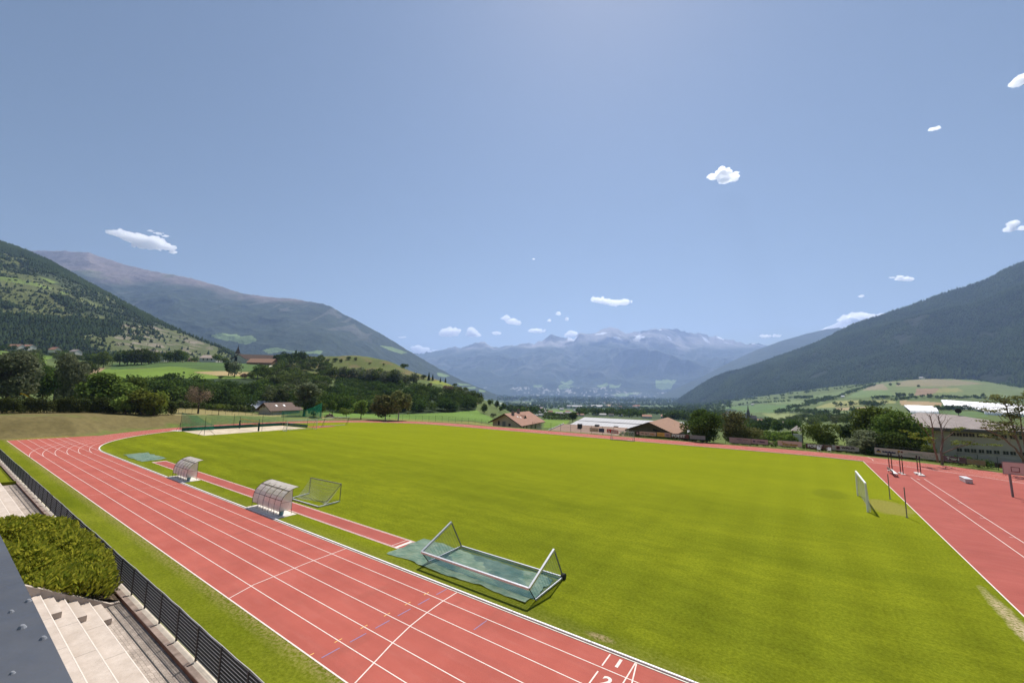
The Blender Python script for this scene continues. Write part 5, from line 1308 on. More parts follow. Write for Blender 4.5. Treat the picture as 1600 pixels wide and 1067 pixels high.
b = MB(); b.box(-ov, 14+ov, -ov, -.01, 6.35, 6.78); b.box(-ov-.06, 14+ov, -ov-.07, -ov-.005, 6.5, 6.9); b.build('eaves', mat_plain('eaves_grey', (.12, .11, .105), .8, .15), hl)
def hall_win(x, z):
    b = MB(); b.box(x-.32, x+.32, -.06, -.004, z-.30, z+.30); q = b.build('window', glass, hl)
    b = MB(); b.box(x-.36, x+.36, -.12, -.062, z-.36, z-.305); b.box(x-.02, x+.02, -.075, -.063, z-.30, z+.30); b.build('sill', grey_r, q)
for x in (24.19, 25.15, 25.99, 26.94, 27.87, 28.78, 29.86, 30.7, 31.7, 32.7): hall_win(x-21, 3.02)
for x in (23.6, 24.4, 25.2, 26.0, 26.95, 27.8, 28.8, 29.9, 30.9, 32, 33): hall_win(x-21, 5.80)
for y, z in ((3, 5.4), (7, 5.4), (3.2, 2.4), (8, 2.4), (13, 5.4)): b = MB(); b.box(-.08, -.035, y, y+1.1, z-.6, z+.6); b.build('window', glass, hl)
b = MB(); b.bar((6.3, 12, 9.0), (6.3, 12, 10.1), .08); q = b.build('mast', dark, hl)
b = MB(); b.tube([(6.3, 11.9, 9.9), (6.3, 12.05, 9.9)], .5, 18); b.build('dish', rubber, hl)
cb = MB(); p0, p1 = Vector((27.3, 122.3, 9.6)), Vector((44, 118, 8.6)); cb.tube([p0.lerp(p1, i/12)+Vector((0, 0, -.5*math.sin(PI*i/12))) for i in range(13)], .035, 5); o = cb.build('overhead_cable', rubber); tag(o, 'dark overhead cable running right from the hall roof', 'cable')
# kiosk
kp = at(1247, 692, 95); kk = empty('kiosk', (float(kp[0]), float(kp[1])+3, -3.2), label='small kiosk with a pale shingled pyramid roof behind the hoardings', cat='kiosk')
b = MB(); z0 = 3.4
b.add([(-1.6, -1.6, z0), (1.6, -1.6, z0), (1.6, 1.6, z0), (-1.6, 1.6, z0), (0, 0, z0+1.5)], [(0, 1, 4), (1, 2, 4), (2, 3, 4), (3, 0, 4), (3, 2, 1, 0)]); b.build('roof', mat_plain('pale_shingle', (.45, .38, .33), .9, .25, 3), kk)
for x in (-1, 1):
    for y in (-1, 1): b = MB(); b.bar((x*1.2, y*1.2, 0), (x*1.2, y*1.2, z0), .22); b.build('post', timber, kk)
b = MB(); b.box(-1.2, 1.2, -1.2, 1.2, 0, 2.3); b.build('counter', white_r, kk)

# left: long metal roofed shed and brown roofed house before the wooded belt
def house_at(name, pxl, pyl, pxr, pyr, zf, zfr, label, wallm, roofm_, depth, ze_px, zr_px, over=.6, cat='house', base_drop=3.0, **k):
    a = P3(pxl, pyl, zf); c = P3(pxr, pyr, zfr)
    ax = Vector((c[0]-a[0], c[1]-a[1])).normalized(); dv = Vector((-ax.y, ax.x))
    ze = P3(pxl, ze_px, zf)[2]; zr = P3((pxl+pxr)/2, zr_px, (zf+zfr)/2)[2]
    return gable_house(name, (a[0], a[1]), (c[0], c[1]), k.pop('rd', dv), depth, ze, zr, min(a[2], c[2])-base_drop, label, wallm, roofm_, over, cat, **k)
# ridge-on buildings: eave side towards us
def side_house(name, px0, px1, py_base, py_eave, py_ridge, zf, depth, label, wallm, roofm_, cat='house', skew=0.0, over=.5, windows=(), roof_parts=(), chim=(), group=None):
    a = P3(px0, py_base, zf); c = P3(px1, py_base, zf*(1+skew)); ax = Vector((c[0]-a[0], c[1]-a[1])); w = ax.length; ax.normalize(); dv = Vector((-ax.y, ax.x))
    ze = P3(px0, py_eave, zf)[2]; zr = P3((px0+px1)/2, py_ridge, zf+depth/2)[2]; zb = a[2]-1.5
    r, L = gable_house(name, Vector((a[0], a[1]))+dv*depth, (a[0], a[1]), ax, w, ze, zr, zb, label, wallm, roofm_, over, cat, windows=(), chim=chim, group=group)
    for (t0, ww, pyw0, pyw1, m_) in windows:
        z0, z1 = P3(px0, pyw1, zf)[2], P3(px0, pyw0, zf)[2]
        b = MB(); n = dv*-.05
        p0 = Vector((ax.x*w*t0+n.x, ax.y*w*t0+n.y, z0-zb)) - Vector((dv.x*depth, dv.y*depth, 0)); p1 = p0+Vector((ax.x*ww, ax.y*ww, 0))
        b.add([p0, p1, p1+Vector((0, 0, z1-z0)), p0+Vector((0, 0, z1-z0))], [(0, 1, 2, 3)]); b.build('window', m_, r)
    return r
side_house('metal_shed', 345, 428, 646, 637.5, 627, 176, 14, 'long shed with a blue grey metal roof before the wooded belt', plaster_w, roof_blue, 'shed', .02)
fa, fc = P3(404, 646, 166), P3(424, 646.5, 160); fd = Vector((P3(468, 646, 172)-fc)[:2])
hb, LH = gable_house('farmhouse', fa[:2], fc[:2], fd, fd.length, P3(414, 640, 163)[2], P3(414, 630, 163)[2], -1, 'white farmhouse with a dark brown roof behind the sand court', plaster_w, roof_dk, 1.1, windows=((2.4, 2.6, .7, 1.0), (4.2, 2.6, .7, 1.0)), chim=((3.0, 7, 1.0, .7),))
for d, zz in ((3.0, .6), (6.5, .6)):
    b = MB(); sl_ = Vector(fc[:2]-fa[:2]).length; b.add([LH(sl_*.68, d, P3(414, 633.6, 163)[2]+.32), LH(sl_*.80, d, P3(414, 636, 163)[2]+.32), LH(sl_*.80, d+.8, P3(414, 636, 163)[2]+.32), LH(sl_*.68, d+.8, P3(414, 633.6, 163)[2]+.32)], [(0, 1, 2, 3)]); b.build('skylight', ink['white'], hb)
# village by the church
ch = P3(370, 566, 500); cv = empty('church', tuple(map(float, ch)), label='small village church with a pointed dark spire', cat='church')
b = MB(); b.box(-1.9, 1.9, -1.9, 1.9, -2, 10.5); b.build('tower', plaster_w, cv)
b = MB(); b.add([(-2.2, -2.2, 10.5), (2.2, -2.2, 10.5), (2.2, 2.2, 10.5), (-2.2, 2.2, 10.5), (0, 0, 20.5)], [(0, 1, 4), (1, 2, 4), (2, 3, 4), (3, 0, 4), (3, 2, 1, 0)]); b.build('spire', roof_dk, cv)
b = MB(); b.tube([(0, 0, 20.2), (0, 0, 22.2)], .12, 5); b.bar((-.5, 0, 21.5), (.5, 0, 21.5), .15); b.build('cross', dark, cv)
b = MB(); b.box(-.6, .6, -1.96, -1.905, 7, 9); b.build('belfry_opening', glass, cv)
b = MB(); b.box(-2.5, 4.5, 2, 16, -2, 5); b.build('nave', plaster_w, cv)
house_at('village_hall', 362, 566, 384, 568, 478, 470, 'broad white village hall with a long brown roof beside the church', plaster_w, roof_dk, 34, 561, 553.5, 1.5, cat='hall', rd=Vector(FH[:2])*.25+Vector(cR0[:2]), windows=((6.5, 40.6, 4.6, 5.5),))
side_house('farm_shed', 385, 424, 570, 566, 560.5, 452, 14, 'long low farm shed with a brown roof below the village hall', roof_brown, roof_brown, 'shed', 0)
side_house('village_house', 311, 337, 565, 559, 555, 500, 12, 'white village house with a pale roof at the edge of the green field', plaster_w, mat_plain('pale_roof', (.40, .32, .27), .9, .15), 'house', 0, windows=((.2, 1.6, 560, 562.5, glass), (.45, 1.6, 560, 562.5, glass), (.7, 1.6, 560, 562.5, glass)))
side_house('village_house', 292, 300, 565.5, 562, 559, 505, 8, 'little ochre hut between the trees beside the green field', mat_plain('ochre_plaster', (.42, .28, .16), .9, .1), roof_dk, 'hut', 0, windows=((.3, 1.5, 561.5, 564.5, glass),))
side_house('village_house', 250, 256, 563.5, 556, 553, 520, 7, 'narrow white house glimpsed between the field trees', plaster_w, roof_dk, 'house', 0)
side_house('village_house', 8, 27, 546, 541.5, 538, 640, 12, 'long house with a salmon roof at the far left under the hillside', plaster_w, roof_red, 'house', 0)
side_house('village_house', 31, 43, 546, 541, 538.5, 650, 12, 'second salmon roofed house at the far left beside the long one', plaster_w, roof_red, 'house', 0)
side_house('village_house', 75, 84, 549, 546, 542.5, 560, 10, 'pale house with an orange roof among the trees at the left', plaster_w, roof_red, 'house', 0)
side_house('village_house', 108, 117, 552, 549, 546, 520, 9, 'small house with a grey roof among the trees at the left', plaster_w, roof_gr, 'house', 0)
side_house('village_house', 443, 449, 569, 564, 560.5, 470, 8, 'small pale roofed hut in front of the dark wood on the knoll', plaster_w, mat_plain('pale_roof2', (.42, .36, .32), .9, .1), 'hut', 0)
side_house('barn', 1229, 1250, 664, 661, 659, 420, 12, 'long low barn with a pale pink roof among the trees of the plain', plaster_w, mat_plain('pink_roof', (.45, .30, .25), .9, .1), 'barn', 0)
# church in the plain, right
q = at(1170, 662, 300); c2 = empty('church', tuple(map(float, q)), label='dark steepled stone church in the village of the plain', cat='church'); zf_ = float(np.dot(q, FH)); s_ = zf_/CAM_F
stone = mat_plain('church_stone', (.14, .125, .12), .9, .2, .3)
b = MB(); b.box(-2.2*s_, 2.2*s_, -2.2*s_, 2.2*s_, -2*s_, 17*s_); b.build('tower', stone, c2)
b = MB(); b.prism([(1.9*s_*math.cos(k*PI/4), 1.9*s_*math.sin(k*PI/4)) for k in range(8)], 17*s_, 20*s_); b.tube([(0, 0, 20*s_), (0, 0, 22*s_), (0, 0, 29*s_)], 1.7*s_, 8, 0, .15*s_); b.build('spire', stone, c2)
b = MB(); b.box(2.2*s_, 11*s_, -3*s_, 4*s_, -2*s_, 8*s_); b.add([(2.2*s_, -3.4*s_, 8*s_), (11.4*s_, -3.4*s_, 8*s_), (11.4*s_, 4.4*s_, 8*s_), (2.2*s_, 4.4*s_, 8*s_), (2.2*s_, .5*s_, 13*s_), (10.5*s_, .5*s_, 13*s_)], [(0, 1, 5, 4), (2, 3, 4, 5), (1, 2, 5), (3, 0, 4)]); b.build('nave', stone, c2)
# small far houses of the plain, single meshes
def far_house(px, py, wpx, hpx, label, roofm_, wallm=plaster_w, group='houses of the villages in the plain', rmin=300, rz=None, cat='house'):
    q = at(px, py, rmin); s = float(np.dot(q, FH))/CAM_F
    b = MB(); w, h, d = wpx*s, hpx*s, max(wpx*.6, 3)*s; e = h*.55
    b.box(-w/2, w/2, 0, d, -1.0*s, e, 0)
    b.add([(-w*.54, -d*.06, e), (w*.54, -d*.06, e), (w*.54, d*1.06, e), (-w*.54, d*1.06, e), (-w*.5, d/2, h), (w*.5, d/2, h)], [(0, 1, 5, 4), (2, 3, 4, 5), (1, 2, 5), (3, 0, 4), (3, 2, 1, 0)], 1)
    o = b.build('far_house', [wallm, roofm_]); o.location = tuple(map(float, q)); o.rotation_euler = (0, 0, (-YAW if rz is None else rz)+0.0)
    o.rotation_euler = (0, 0, -math.atan2(q[0], q[1]) + (rz or 0)); tag(o, label, cat, group); return o
salm = mat_plain('salmon_roof', (.42, .22, .16), .9, .12, .3); palr = mat_plain('pale_far_roof', (.50, .47, .46), .9, .1, .3); dkr = mat_plain('dark_far_roof', (.13, .11, .10), .9, .1, .3)
FH_L = []
for px, py, w, h, m_, l in ((848, 646, 12, 5, palr, 'long pale flat roofed hall in the town of the plain'), (860, 646.5, 7, 5, salm, 'reddish hall beside the long pale hall in the town'), (874, 648.5, 11, 4.5, palr, 'white roofed shed at the right end of the town'), (825, 645, 6, 4, palr, 'pale house at the left edge of the town in the plain'), (831, 643, 5, 4, salm, 'small salmon roofed house above the chalet roof'),
      (900, 636, 18, 2.5, palr, 'long grey white factory hall in the plain'), (933, 637.5, 17, 4.5, palr, 'big white factory hall in the plain beside the sand pit'), (930, 649, 9, 4, dkr, 'dark roofed house above the white shed roof'), (942, 650, 10, 4, palr, 'pale roofed house above the white shed roof'), (955, 651, 8, 5, dkr, 'second dark roofed house above the white shed roof'), (970, 651, 7, 4, palr, 'pale house at the edge of the trees above the shed'),
      (1011, 654, 14, 6, salm, 'salmon roofed farmhouse among trees above the barn'), (1041, 654, 15, 6, salm, 'broad salmon roofed farmhouse behind the barn ridge'), (1068, 656, 8, 5, palr, 'pale house partly behind the dark round tree'),
      (1128, 652, 9, 5, palr, 'pale grey house between the dark tree and the brown tree'), (1136, 648, 7, 4, dkr, 'grey house left of the brown tree'), (1168, 653, 6, 8, ink['white'], 'white house at the foot of the stone church'), (1180, 662, 22, 7, salm, 'row of salmon roofs below the stone church'), (1192, 659, 10, 5, dkr, 'dark roof right of the salmon roofs below the church'), (1188, 668, 5, 5, palr, 'small pale gable below the salmon roofs'),
      (1317, 621, 4, 3, ink['white'], 'tiny white hut on the diagonal hedge of the fields'), (1441, 592, 7, 3.4, palr, 'white farm at the upper edge of the fields under the forest'), (1176, 633, 4, 2.5, palr, 'tiny pale hut in the green field by the steeple')):
    far_house(px, py, w, h, l, m_)
rsv = np.random.RandomState(15)
for lab, n, (x0, x1, y0, y1), wm in (('small pale house among the trees of the wide valley town', 46, (822, 1005, 637, 651), (4.0, 7.5)), ('little house of the village round the stone church in the plain', 16, (1140, 1205, 656, 668), (4.5, 8)), ('tiny far house on the valley floor below the alpine range', 26, (800, 1100, 624, 634), (2.2, 4.2))):
    for k in range(n):
        px, py = rsv.uniform(x0, x1), rsv.uniform(y0, y1); w = rsv.uniform(*wm)
        far_house(px, py, w, w*.62, lab, (palr, salm, dkr, palr)[rsv.randint(4)], group=lab.split(' of ')[0]+'s', rz=rsv.uniform(-.6, .6))
# white orchard nets
netw = tile_mat('orchard_net', (.80, .78, .79), (.88, .87, .87), 4.5)
def orchard_net(pts, label, nx=40, ny=14):
    q = [at(x, y, 300) for x, y in pts]; U, V = np.meshgrid(np.linspace(0, 1, nx), np.linspace(0, 1, ny), indexing='ij')
    P = sum(np.array(p)*w[..., None] for p, w in zip(q, ((1-U)*(1-V), U*(1-V), U*V, (1-U)*V)))
    P[..., 2] = np.maximum(ground_z(P[..., 0], P[..., 1]), P[..., 2])+4+.7*np.abs(np.sin(U*nx*.5*PI))
    P[:, 0, 2] = ground_z(P[:, 0, 0], P[:, 0, 1]); P[:, -1, 2] = ground_z(P[:, -1, 0], P[:, -1, 1]); P[:, 0, :2] = P[:, 1, :2]*.98+P[:, 0, :2]*.02; P[:, -1, :2] = P[:, -2, :2]*.98+P[:, -1, :2]*.02
    c = P.mean((0, 1)); o = np_obj('orchard_net', np_mesh('orchard_net', (P-c).reshape(-1, 3), grid_faces(nx, ny)), netw, None, tuple(map(float, c)))
    tag(o, label, 'orchard net', 'white nets over orchards in the plain')
orchard_net([(1476, 638), (1605, 644), (1608, 636), (1470, 627)], 'largest white net spread over the orchard at the right')
orchard_net([(1424, 647.5), (1468, 648.5), (1462, 638), (1412, 636)], 'small white orchard net left of the large one')
orchard_net([(1540, 649), (1606, 652), (1606, 644.5), (1522, 641)], 'lower white orchard net behind the sparse tree at the right')
# ------------------------------------------------------------------ trees
def quads(P, Nrm, size, rs, asp=.8, jit=.6):
    """leaf-sized faces at P, facing roughly Nrm"""
    n = len(P); D = Nrm + rs.normal(0, jit, (n, 3)); D /= np.linalg.norm(D, axis=1)[:, None]+1e-9
    A = np.cross(D, rs.normal(0, 1, (n, 3))); A /= np.linalg.norm(A, axis=1)[:, None]+1e-9; B = np.cross(D, A)
    s = (size*rs.uniform(.55, 1.25, n))[:, None]
    V = np.stack([P-A*s*.5-B*s*asp*.35, P+A*s*.35-B*s*asp*.5, P+A*s*.5+B*s*asp*.4, P-A*s*.3+B*s*asp*.5], 1)
    return V.reshape(-1, 3)
def crown_pts(kind, n, rs):
    """points and outward normals of a crown of unit height standing on z=0"""
    if kind == 'conifer':
        z = rs.uniform(0, 1, n)**1.3*.92+.06; lay = (z*9) % 1
        r = (1.02-z)*.24*(1-.45*lay)*rs.uniform(.5, 1.05, n)**.6; a = rs.uniform(0, 2*PI, n)
        P = np.stack([r*np.cos(a), r*np.sin(a), z-.03*r], -1); Nm = np.stack([np.cos(a), np.sin(a), .55+0*a], -1); return P, Nm
    spec = dict(broad=(13, .34, .30, .60, .17), round=(15, .36, .34, .56, .20), tall=(12, .20, .36, .58, .13), low=(12, .50, .26, .52, .22), sparse=(9, .42, .30, .62, .10), birch=(12, .26, .34, .62, .13), bush=(9, .50, .30, .45, .26), umbrella=(12, .46, .16, .80, .13), poplar=(10, .12, .40, .54, .10), full=(22, .40, .42, .50, .19))[kind]
    k, rx, rz, zc, br = spec
    c = rs.normal(0, 1, (k, 3)); c /= np.linalg.norm(c, axis=1)[:, None]; c *= rs.uniform(.35, 1, (k, 1))**.5
    c = c*np.array([rx, rx, rz])*.82 + np.array([0, 0, zc]); rb = br*rs.uniform(.65, 1.3, k)
    w = rb**2/np.sum(rb**2); i = rs.choice(k, n, p=w)
    d = rs.normal(0, 1, (n, 3)); d[:, 2] += .35; d /= np.linalg.norm(d, axis=1)[:, None]
    rr = rs.uniform(.25, 1, n)**.45*(1+.25*rs.normal(0, 1, n)*(rs.rand(n) < .25))
    P = c[i]+d*(rb[i]*rr)[:, None]*np.array([1.1, 1.1, .85])
    if kind == 'birch':
        P[:, 2] -= np.abs(rs.normal(0, .07, n))*np.linalg.norm(P[:, :2], axis=1)/.2
    P[:, 2] = np.maximum(P[:, 2], .06)
    return P, d
def crown_mesh(name, kind, n, size, seed, vert=False):
    rs = np.random.RandomState(seed); P, Nm = crown_pts(kind, n, rs)
    V = quads(P, Nm, size, rs, 1.6 if vert else .85)
    return np_mesh(name, V, np.arange(len(V)).reshape(-1, 4))
def trunk_mb(h, r, spread, limbs, seed, top=.75, lean=0.0):
    random.seed(seed); b = MB()
    p = [Vector((lean*h*t*t+random.uniform(-.01, .01)*h, random.uniform(-.01, .01)*h, h*t*top)) for t in (0, .15, .35, .6, .85, 1)]
    p[0] = Vector((0, 0, -.04*h)); b.tube(p, r, 7, 0, r*.25)
    for k in range(limbs):
        t = random.uniform(.28, .8); q = p[1].lerp(p[-1], t); a = random.uniform(0, 6.28); l = spread*h*random.uniform(.5, 1)
        e = q+Vector((math.cos(a)*l, math.sin(a)*l, l*random.uniform(.5, 1.0))); m_ = q.lerp(e, .5)+Vector((0, 0, -.06*l))
        b.tube([q, m_, e], r*.42*(1-t*.5), 5, 0, r*.08)
    return b
bark = mat_plain('bark', (.085, .065, .05), .95, .3, 6); bark_b = mat_plain('birch_bark', (.45, .42, .38), .9, .3, 6); bark_p = mat_plain('pale_bark', (.20, .15, .12), .9, .25, 6)
LEAF = dict(dark=mat_leaf('leaf_dark', (0.039, 0.062, 0.016), (0.111, 0.156, 0.036), .3), mid=mat_leaf('leaf_mid', (0.065, 0.098, 0.019), (0.169, 0.221, 0.049), .33), light=mat_leaf('leaf_light', (0.104, 0.156, 0.029), (0.247, 0.299, 0.072), .35), grey=mat_leaf('leaf_grey', (0.098, 0.124, 0.058), (0.247, 0.267, 0.156), .3), yellow=mat_leaf('leaf_yellow', (.115, .145, .022), (.22, .245, .05), .35), brown=mat_leaf('leaf_brownish', (0.098, 0.111, 0.036), (0.221, 0.215, 0.085), .3), conifer=mat_leaf('needle', (0.023, 0.039, 0.017), (0.065, 0.091, 0.039), .15), bare=mat_leaf('leaf_withered', (0.182, 0.130, 0.091), (0.312, 0.221, 0.156), .25))
PROTO = {}
def proto(kind, leaf, n, size, seed, vert=False, barkm=None, trunk=(.028, .30, 6), top=.78, lean=0.0):
    key = (kind, leaf, n, size, seed)
    if key not in PROTO:
        me = crown_mesh('crown', kind, n, size, seed, vert); me.materials.append(LEAF[leaf])
        tm = trunk_mb(1.0, trunk[0], trunk[1], trunk[2], seed, top, lean).mesh('trunk'); tm.materials.append(barkm or bark)
        PROTO[key] = (tm, me)
    return PROTO[key]
random.seed(11)
TREES = []
def tree(p, h, kind, leaf, label, cat='tree', group=None, n=900, size=.055, w=1.0, seed=None, vert=False, barkm=None, name='tree', rz=None, trunk=(.028, .30, 6), top=.78, lean=0.0):
    s = seed if seed is not None else random.randint(0, 3)
    tm, me = proto(kind, leaf, n, size, s, vert, barkm, trunk, top, lean)
    r = empty(name, tuple(map(float, p)), random.uniform(0, 6.28) if rz is None else rz, label, cat, group)
    for nm, q in (('trunk', tm), ('crown', me)):
        o = bpy.data.objects.new(nm, q); COL.objects.link(o); o.parent = r; o.scale = (h*w, h*w, h)
    return r
def tree_px(px, py, ptop, kind, leaf, label, zf=None, rmin=140, **k):
    """tree standing on the ground at sight line (px,py), as tall as it is seen (top row)"""
    q = at(px, py, rmin) if zf is None else P3(px, py, zf)
    if rmin >= 230 and kind in ('broad', 'round', 'tall') and 'lone' not in label:      # far trees: leafy to the ground
        k['w'] = k.get('w', 1.0)*(.72 if kind == 'tall' else .9); kind = 'full'
    if zf is not None: q[2] = ground_z(q[0], q[1])
    d = float(np.dot(q, FH)); h = P3(px, ptop, d)[2]-q[2]
    return tree(q, h, kind, leaf, label, **k)
# near right ------------------------------------------------------------------
tree_px(1098, 690, 634, 'full', 'dark', 'big dark round leafy tree beside the barn and the plain grey hoarding', zf=95, n=9000, size=.036, seed=1, w=1.08)
tree_px(1150, 690, 643, 'round', 'brown', 'brownish green full tree behind the long faded pink hoarding', zf=96, n=4200, size=.036, seed=2, w=.98)
tree_px(1172, 694, 656, 'round', 'brown', 'lower brownish tree leaning against the fuller one above the pink hoarding', zf=97, n=2600, size=.045, seed=3, w=.9)
tree_px(1284, 697, 652, 'low', 'mid', 'rounded green tree above the second FORST hoarding', zf=90, n=4200, size=.042, seed=4, w=.92)
tree_px(1332, 697, 656, 'broad', 'conifer', 'dark reddish purple shrubby tree between two green trees', zf=92, n=2200, size=.05, seed=6)
tree_px(1372, 703, 632, 'full', 'mid', 'large tall leafy tree left of the grey hall', zf=86, n=9000, size=.036, seed=7, w=.95)
tree_px(1408, 708, 636, 'full', 'mid', 'second large leafy tree touching the grey hall', zf=80, n=9000, size=.036, seed=8, w=.95)
tree_px(1352, 706, 666, 'bush', 'grey', 'grey green bushy tree in front of the large leafy trees', zf=78, n=2600, size=.06, seed=9, w=1.1)
tree_px(1392, 711, 668, 'low', 'dark', 'dark low tree right behind the long pale hoarding', zf=76, n=3600, size=.06, seed=10, w=1.0)
tree_px(1425, 712, 677, 'bush', 'dark', 'dark bush between the low tree and the bare tree', zf=75, n=2200, size=.07, seed=12, w=.8)
tree_px(1447, 712, 690, 'bush', 'light', 'small pale green bush by the white wall of the hall', zf=72, n=900, size=.08, seed=13, w=.7)
# half bare tree in front of the hall
def limb_tree(base, limbs, r0, label, leafm, sprigs, seed, rad_=.5):
    """limbs: lists of sight line points (px,py,zf) traced from the crotch; sprigs: (px,py,zf,half width px,half height px,count)"""
    o = np.array(base, float); r = empty('tree', tuple(o), 0, label, 'tree')
    b = MB(); random.seed(seed)
    for pts, ra in limbs:
        P = [Vector(P3(*q)-o) for q in pts]; P2 = []
        for i in range(len(P)-1):
            for t in (0, .5): P2.append(P[i].lerp(P[i+1], t)+Vector((random.uniform(-.05, .05), random.uniform(-.12, .12), random.uniform(-.05, .05))))
        P2.append(P[-1]); b.tube(P2, ra, 7, 0, ra*.3)
        for i in range(2, len(P2)-1):
            for _ in range(4):
                q = P2[i].lerp(P2[i+1], random.random()); dv = (P2[i+1]-P2[i]).normalized(); l = random.uniform(.5, 1.5)
                e = q+(dv+Vector((random.uniform(-1, 1), random.uniform(-1, 1), random.uniform(-.4, .7)))).normalized()*l
                b.tube([q, q.lerp(e, .5)+Vector((0, 0, .06)), e], ra*.16, 4, 0, ra*.05)
    b.build('trunk', bark_p, r)
    rs = np.random.RandomState(seed); VV = []
    for (px, py, zf, hw, hh, n) in sprigs:
        c = P3(px, py, zf)-o; s = zf/CAM_F
        k = max(3, n//60); cc = c+rs.normal(0, 1, (k, 3))*np.array([hw*s*.7, .8, hh*s*.6]); i = rs.randint(0, k, n)
        P = cc[i]+rs.normal(0, 1, (n, 3))*np.array([hw*s*.28, .35, hh*s*.22])
        VV.append(quads(P, np.array([[0, 0, 1.0]])*np.ones((n, 1)), .20, rs, .8, .7))
    V = np.concatenate(VV); np_obj('crown', np_mesh('crown', V, np.arange(len(V)).reshape(-1, 4)), leafm, r)
    return r
bz = 66.0
base = P3(1470, 722, bz); base[2] = -1.2
limb_tree(base, [([(1472, 728, bz), (1471, 705, bz), (1473, 685, bz), (1470, 664, bz+.5), (1466, 650, bz+1)], .20), ([(1466, 722, bz), (1460, 700, bz-.3), (1458, 678, bz-.6), (1456, 660, bz-1), (1452, 648, bz-1)], .15),
    ([(1473, 690, bz), (1486, 678, bz-.5), (1498, 668, bz-1)], .07), ([(1470, 710, bz), (1488, 702, bz-1), (1505, 696, bz-2), (1524, 688, bz-3)], .09), ([(1458, 690, bz), (1446, 672, bz-.5), (1432, 658, bz-1)], .07), ([(1472, 672, bz), (1480, 660, bz), (1487, 652, bz)], .05), ([(1458, 676, bz), (1448, 662, bz), (1440, 652, bz)], .05), ([(1470, 664, bz), (1476, 656, bz), (1478, 646, bz)], .04)],
    .2, 'half dead tree with bare pale limbs in front of the grey hall', LEAF['yellow'], [(1500, 672, bz-1, 9, 2.5, 130), (1512, 691, bz-2, 15, 3, 260), (1486, 692, bz-1, 8, 3, 90), (1432, 680, bz-1, 11, 4, 200), (1449, 688, bz-1, 6, 5, 90), (1420, 676, bz-1, 8, 4, 140)], 5)
# feathery tree at the right border
ez = 60.0
base = P3(1600, 735, ez); base[2] = -.6
limb_tree(base, [([(1606, 745, ez), (1598, 718, ez), (1586, 700, ez-.5), (1570, 686, ez-1), (1552, 676, ez-1.5), (1536, 668, ez-2)], .15), ([(1606, 742, ez), (1594, 700, ez), (1585, 672, ez), (1576, 648, ez), (1568, 626, ez)], .15), ([(1608, 740, ez), (1600, 690, ez), (1594, 655, ez), (1590, 625, ez)], .13), ([(1607, 735, ez), (1612, 690, ez+.5), (1608, 650, ez+.5), (1604, 620, ez+.5)], .13),
    ([(1590, 690, ez), (1572, 664, ez), (1558, 645, ez)], .06), ([(1588, 668, ez), (1570, 650, ez), (1550, 636, ez)], .05)],
    .2, 'tall feathery tree with thin forking limbs at the right edge', LEAF['brown'], [(1572, 628, ez, 20, 4, 620), (1596, 622, ez, 14, 6, 560), (1556, 618, ez, 10, 3, 200), (1560, 662, ez-1, 18, 4, 560), (1584, 650, ez, 14, 6, 420), (1545, 668, ez-1, 12, 3, 260), (1600, 640, ez, 12, 10, 420), (1576, 672, ez, 16, 4, 320), (1560, 640, ez, 14, 5, 300), (1604, 665, ez, 10, 8, 260), (1552, 684, ez, 8, 3, 120)], 9)
# birches and small trees beyond the far left bend ---------------------------------
tree_px(622, 657, 602, 'birch', 'brown', 'tall weeping birch with a pale trunk beyond the far bend', zf=142, n=5200, size=.040, seed=1, vert=True, barkm=bark_b, w=1.0, trunk=(.02, .22, 5), top=.9)
tree_px(602, 655, 614, 'full', 'brown', 'lower broad birch joined to the left of the tall weeping birch', zf=144, n=4200, size=.048, seed=5, vert=True, barkm=bark_b, w=1.15, trunk=(.02, .25, 5))
tree_px(564, 653, 624, 'broad', 'light', 'single small round headed tree left of the birches', zf=146, n=2200, size=.055, seed=2, w=1.0)
tree_px(541, 651, 634, 'low', 'light', 'tiny light green tree between the rubble heap and the small round tree', zf=150, n=900, size=.08, seed=3)
tree_px(519, 649, 623, 'broad', 'mid', 'slender green tree behind the rubble heap', zf=165, n=1400, size=.065, seed=4, w=.8)
tree_px(500, 655, 625, 'broad', 'mid', 'small dark trunked tree standing next to the green net screen', zf=147, n=2000, size=.06, seed=8, w=1.0)
tree_px(474, 655, 595, 'tall', 'grey', 'tall pale leaved tree beside the brown roofed farmhouse', zf=152, n=5200, size=.042, seed=9, w=1.45)
tree_px(490, 654, 622, 'bush', 'dark', 'dark bush at the foot of the tall pale leaved tree', zf=150, n=1600, size=.08, seed=6, w=.8)
tree_px(309, 650, 598, 'broad', 'bare', 'reddish withered tree with few leaves by the sand court', zf=128, n=1500, size=.030, seed=3, w=.95, barkm=bark, trunk=(.032, .36, 26), top=.9)
tree_px(341, 651, 632, 'umbrella', 'light', 'little light green tree in the dry grass by the wire fence', zf=128, n=700, size=.09, seed=5, w=1.2)
